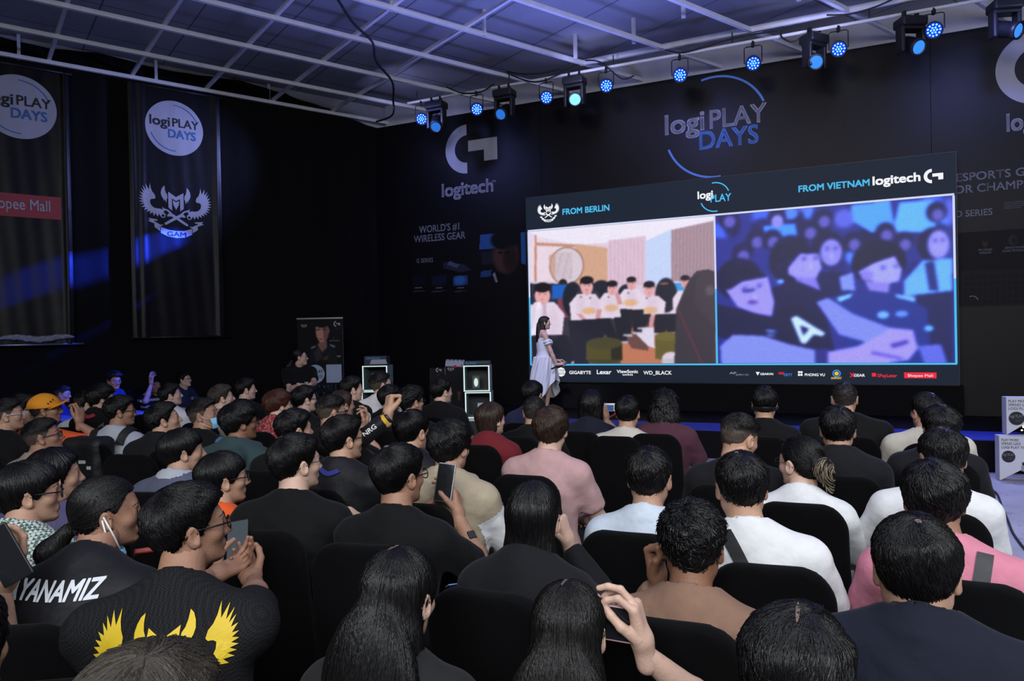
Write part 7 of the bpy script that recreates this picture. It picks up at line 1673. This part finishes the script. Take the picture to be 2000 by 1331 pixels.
t = thing('keyboard', 'white mechanical keyboard propped up on the promotion counter', 'keyboard', (at(886, 712, zC).x, zC+.16, hc_+.012), 0); q = Matrix.Rotation(R(52), 4, 'X')@Matrix.Rotation(R(-4), 4, 'Z')
MB().box((0, .065, 0), (.30, .13, .022), 0, q, bev=.005).build('keyboard_case', M_WHITE, t); b = MB(); b2 = MB()
for r_ in range(5):
    for k in range(14): (b2 if (r_ == 4 and k % 3 != 1) or (r_, k) == (0, 12) else b).box((-.137+k*.0211, .015+r_*.0245, .015), (.0178, .0205, .009), 0, q, bev=0)
b.build('keycaps', mat('pale_keycap', (.50, .54, .62), .5), t)['kind'] = 'stuff'; b2.build('accent_keycaps', mat('grey_keycap', (.10, .12, .18), .5), t)['kind'] = 'stuff'
MB().box((0, .06, -.035), (.20, .006, .10), 0, Matrix.Rotation(R(15), 4, 'X')@Matrix.Translation((0, 0, .04))).build('stand', M_BLACK, t)
t = thing('mouse', 'bright pink gaming mouse in front of the white keyboard', 'mouse', (at(889, 717, zC).x, zC+.03, hc_+.001)); V, Q = nets(lambda P: smax(ellipsoid(P, (0, 0, .0), (.034, .060, .038)), -P[..., 2], .004), (-.05, -.08, -.01), (.05, .08, .06), .005); link('mouse_shell', mkmesh('mouse_shell', V, Q, [mat('pink_plastic', (.75, .02, .12), .4)]), t)

# two pennant boxes at the right, one on the other
M_PEN = mat('white_pennant_board', (.66, .67, .72), .6)
def pennant(label, c, w_, h_, notch, dep, yaw, words, pic):
    t = thing('pennant_box', label, 'display box', c, yaw, 'pennant display boxes by the stage')
    q = Matrix(((1, 0, 0, 0), (0, 0, -1, dep/2), (0, 1, 0, 0), (0, 0, 0, 1)))
    MB().prism([(-w_/2, 0), (0, notch), (w_/2, 0), (w_/2, h_), (-w_/2, h_)], dep, 0, q).build('board', M_PEN, t)
    g = MB(); q = Matrix(((1, 0, 0, 0), (0, 0, -1, -dep/2-.002), (0, 1, 0, 0), (0, 0, 0, 1))); tw_ = w_*.72
    for k, s in enumerate(words): text_on(g, s, -w_/2+.02, -w_/2+.02+tw_*(len(s)/17.0)*1.05, h_-.055-k*.040, .026, 0, 0, .01, mw=q)
    r_ = w_*.16; x, z = -w_/2+r_+.02, h_-.17-r_*.8; g.flat(disc(x, z, r_, 32), 0, 0, q); text_on(g, 'logi PLAY', x-r_*.85, x+r_*.85, z+.008, r_*.42, 1, .001, mw=q); text_on(g, 'DAYS', x-r_*.1, x+r_*.75, z-r_*.5, r_*.38, 2, .001, mw=q)
    g.build('pennant_print', [M_PRINT_BLACK, M_PRINT, M_PRINT_DIM], t)
    if pic:
        MB().add([(.0, -.06+.17, 0), (w_/2-.005, .10, 0), (w_/2-.005, .15, 0), (.0, .165, 0)], [(0, 1, 2, 3)], 0, q).build('box_picture', mat('grey_blue_print', (.25, .32, .40), .6), t); MB().add([(.01, .168, 0), (w_/2-.005, .155, 0), (w_/2-.005, .19, 0), (.01, .205, 0)], [(0, 1, 2, 3)], 0, q).build('box_picture', M_PRINT_BLACK, t)
    return t
lp = at(1966, 925, 7.75); zp = lp.y
wl_ = .40; hl_ = at(1946, 855, zp).z
pennant('lower white pennant box standing on the pale floor by the stage', (lp.x+wl_/2, zp+.10, .002), wl_, hl_, .12, .14, -.30, ('PLAY MORE', 'SPEND LESS', 'LOGI PLAY TIME'), True)
up_ = at(1982, 779, zp+.03); wu = .46
pennant('upper white pennant box stacked on the lower one by the stage', (up_.x+wu/2, zp+.15, hl_+.004), wu, up_.z-hl_, .16, .14, -.30, ('PLAY MORE', 'SPEND LESS', 'LOGI PLAY TIME'), False)
# slim gold light tree behind them
tp = at(2004, 830, 7.95); t = thing('light_tree', 'small tree of warm golden fairy lights at the right edge behind the boxes', 'light tree', (tp.x+.16, 7.97, .0))
z1 = at(2000, 752, 7.95).z; M_FAIRY = emit('warm_fairy_light', (1.0, .72, .30), 5.0); b = MB(); rg = random.Random(3)
MB().lathe([(.10, 0), (.10, .02), (.012, .03), (.010, z1)], 12).build('stem', M_BLACKM, t)
for k in range(170):
    h = rg.uniform(.35, 1); a = k*2.4; r_ = .26*(1-h)+.03; b.lathe([(0, -.009), (.009, 0), (0, .009)], 6, 0, Matrix.Translation((r_*math.cos(a), r_*math.sin(a), h*z1)))
b.build('fairy_lights', M_FAIRY, t)['kind'] = 'stuff'
MB().tube([((.26*(1-h/60)+.02)*math.cos(h*.6), (.26*(1-h/60)+.02)*math.sin(h*.6), .3+h/60*(z1-.32)) for h in range(61)], .004, 5).build('wire', M_CABLE, t)
# loudspeaker-like black foot and the cable on the pale floor
cp = [at_z(x, y, .010) for x, y in ((1912, 926), (1922, 929), (1930, 950), (1948, 966), (1957, 990), (1968, 1015), (1977, 1038), (1990, 1058), (2010, 1082), (2040, 1110))]
tag(MB().tube(smooth_path(cp), .009, 6).build('floor_cable', M_CABLE), 'black cable winding over the pale floor at the right edge', 'cable')
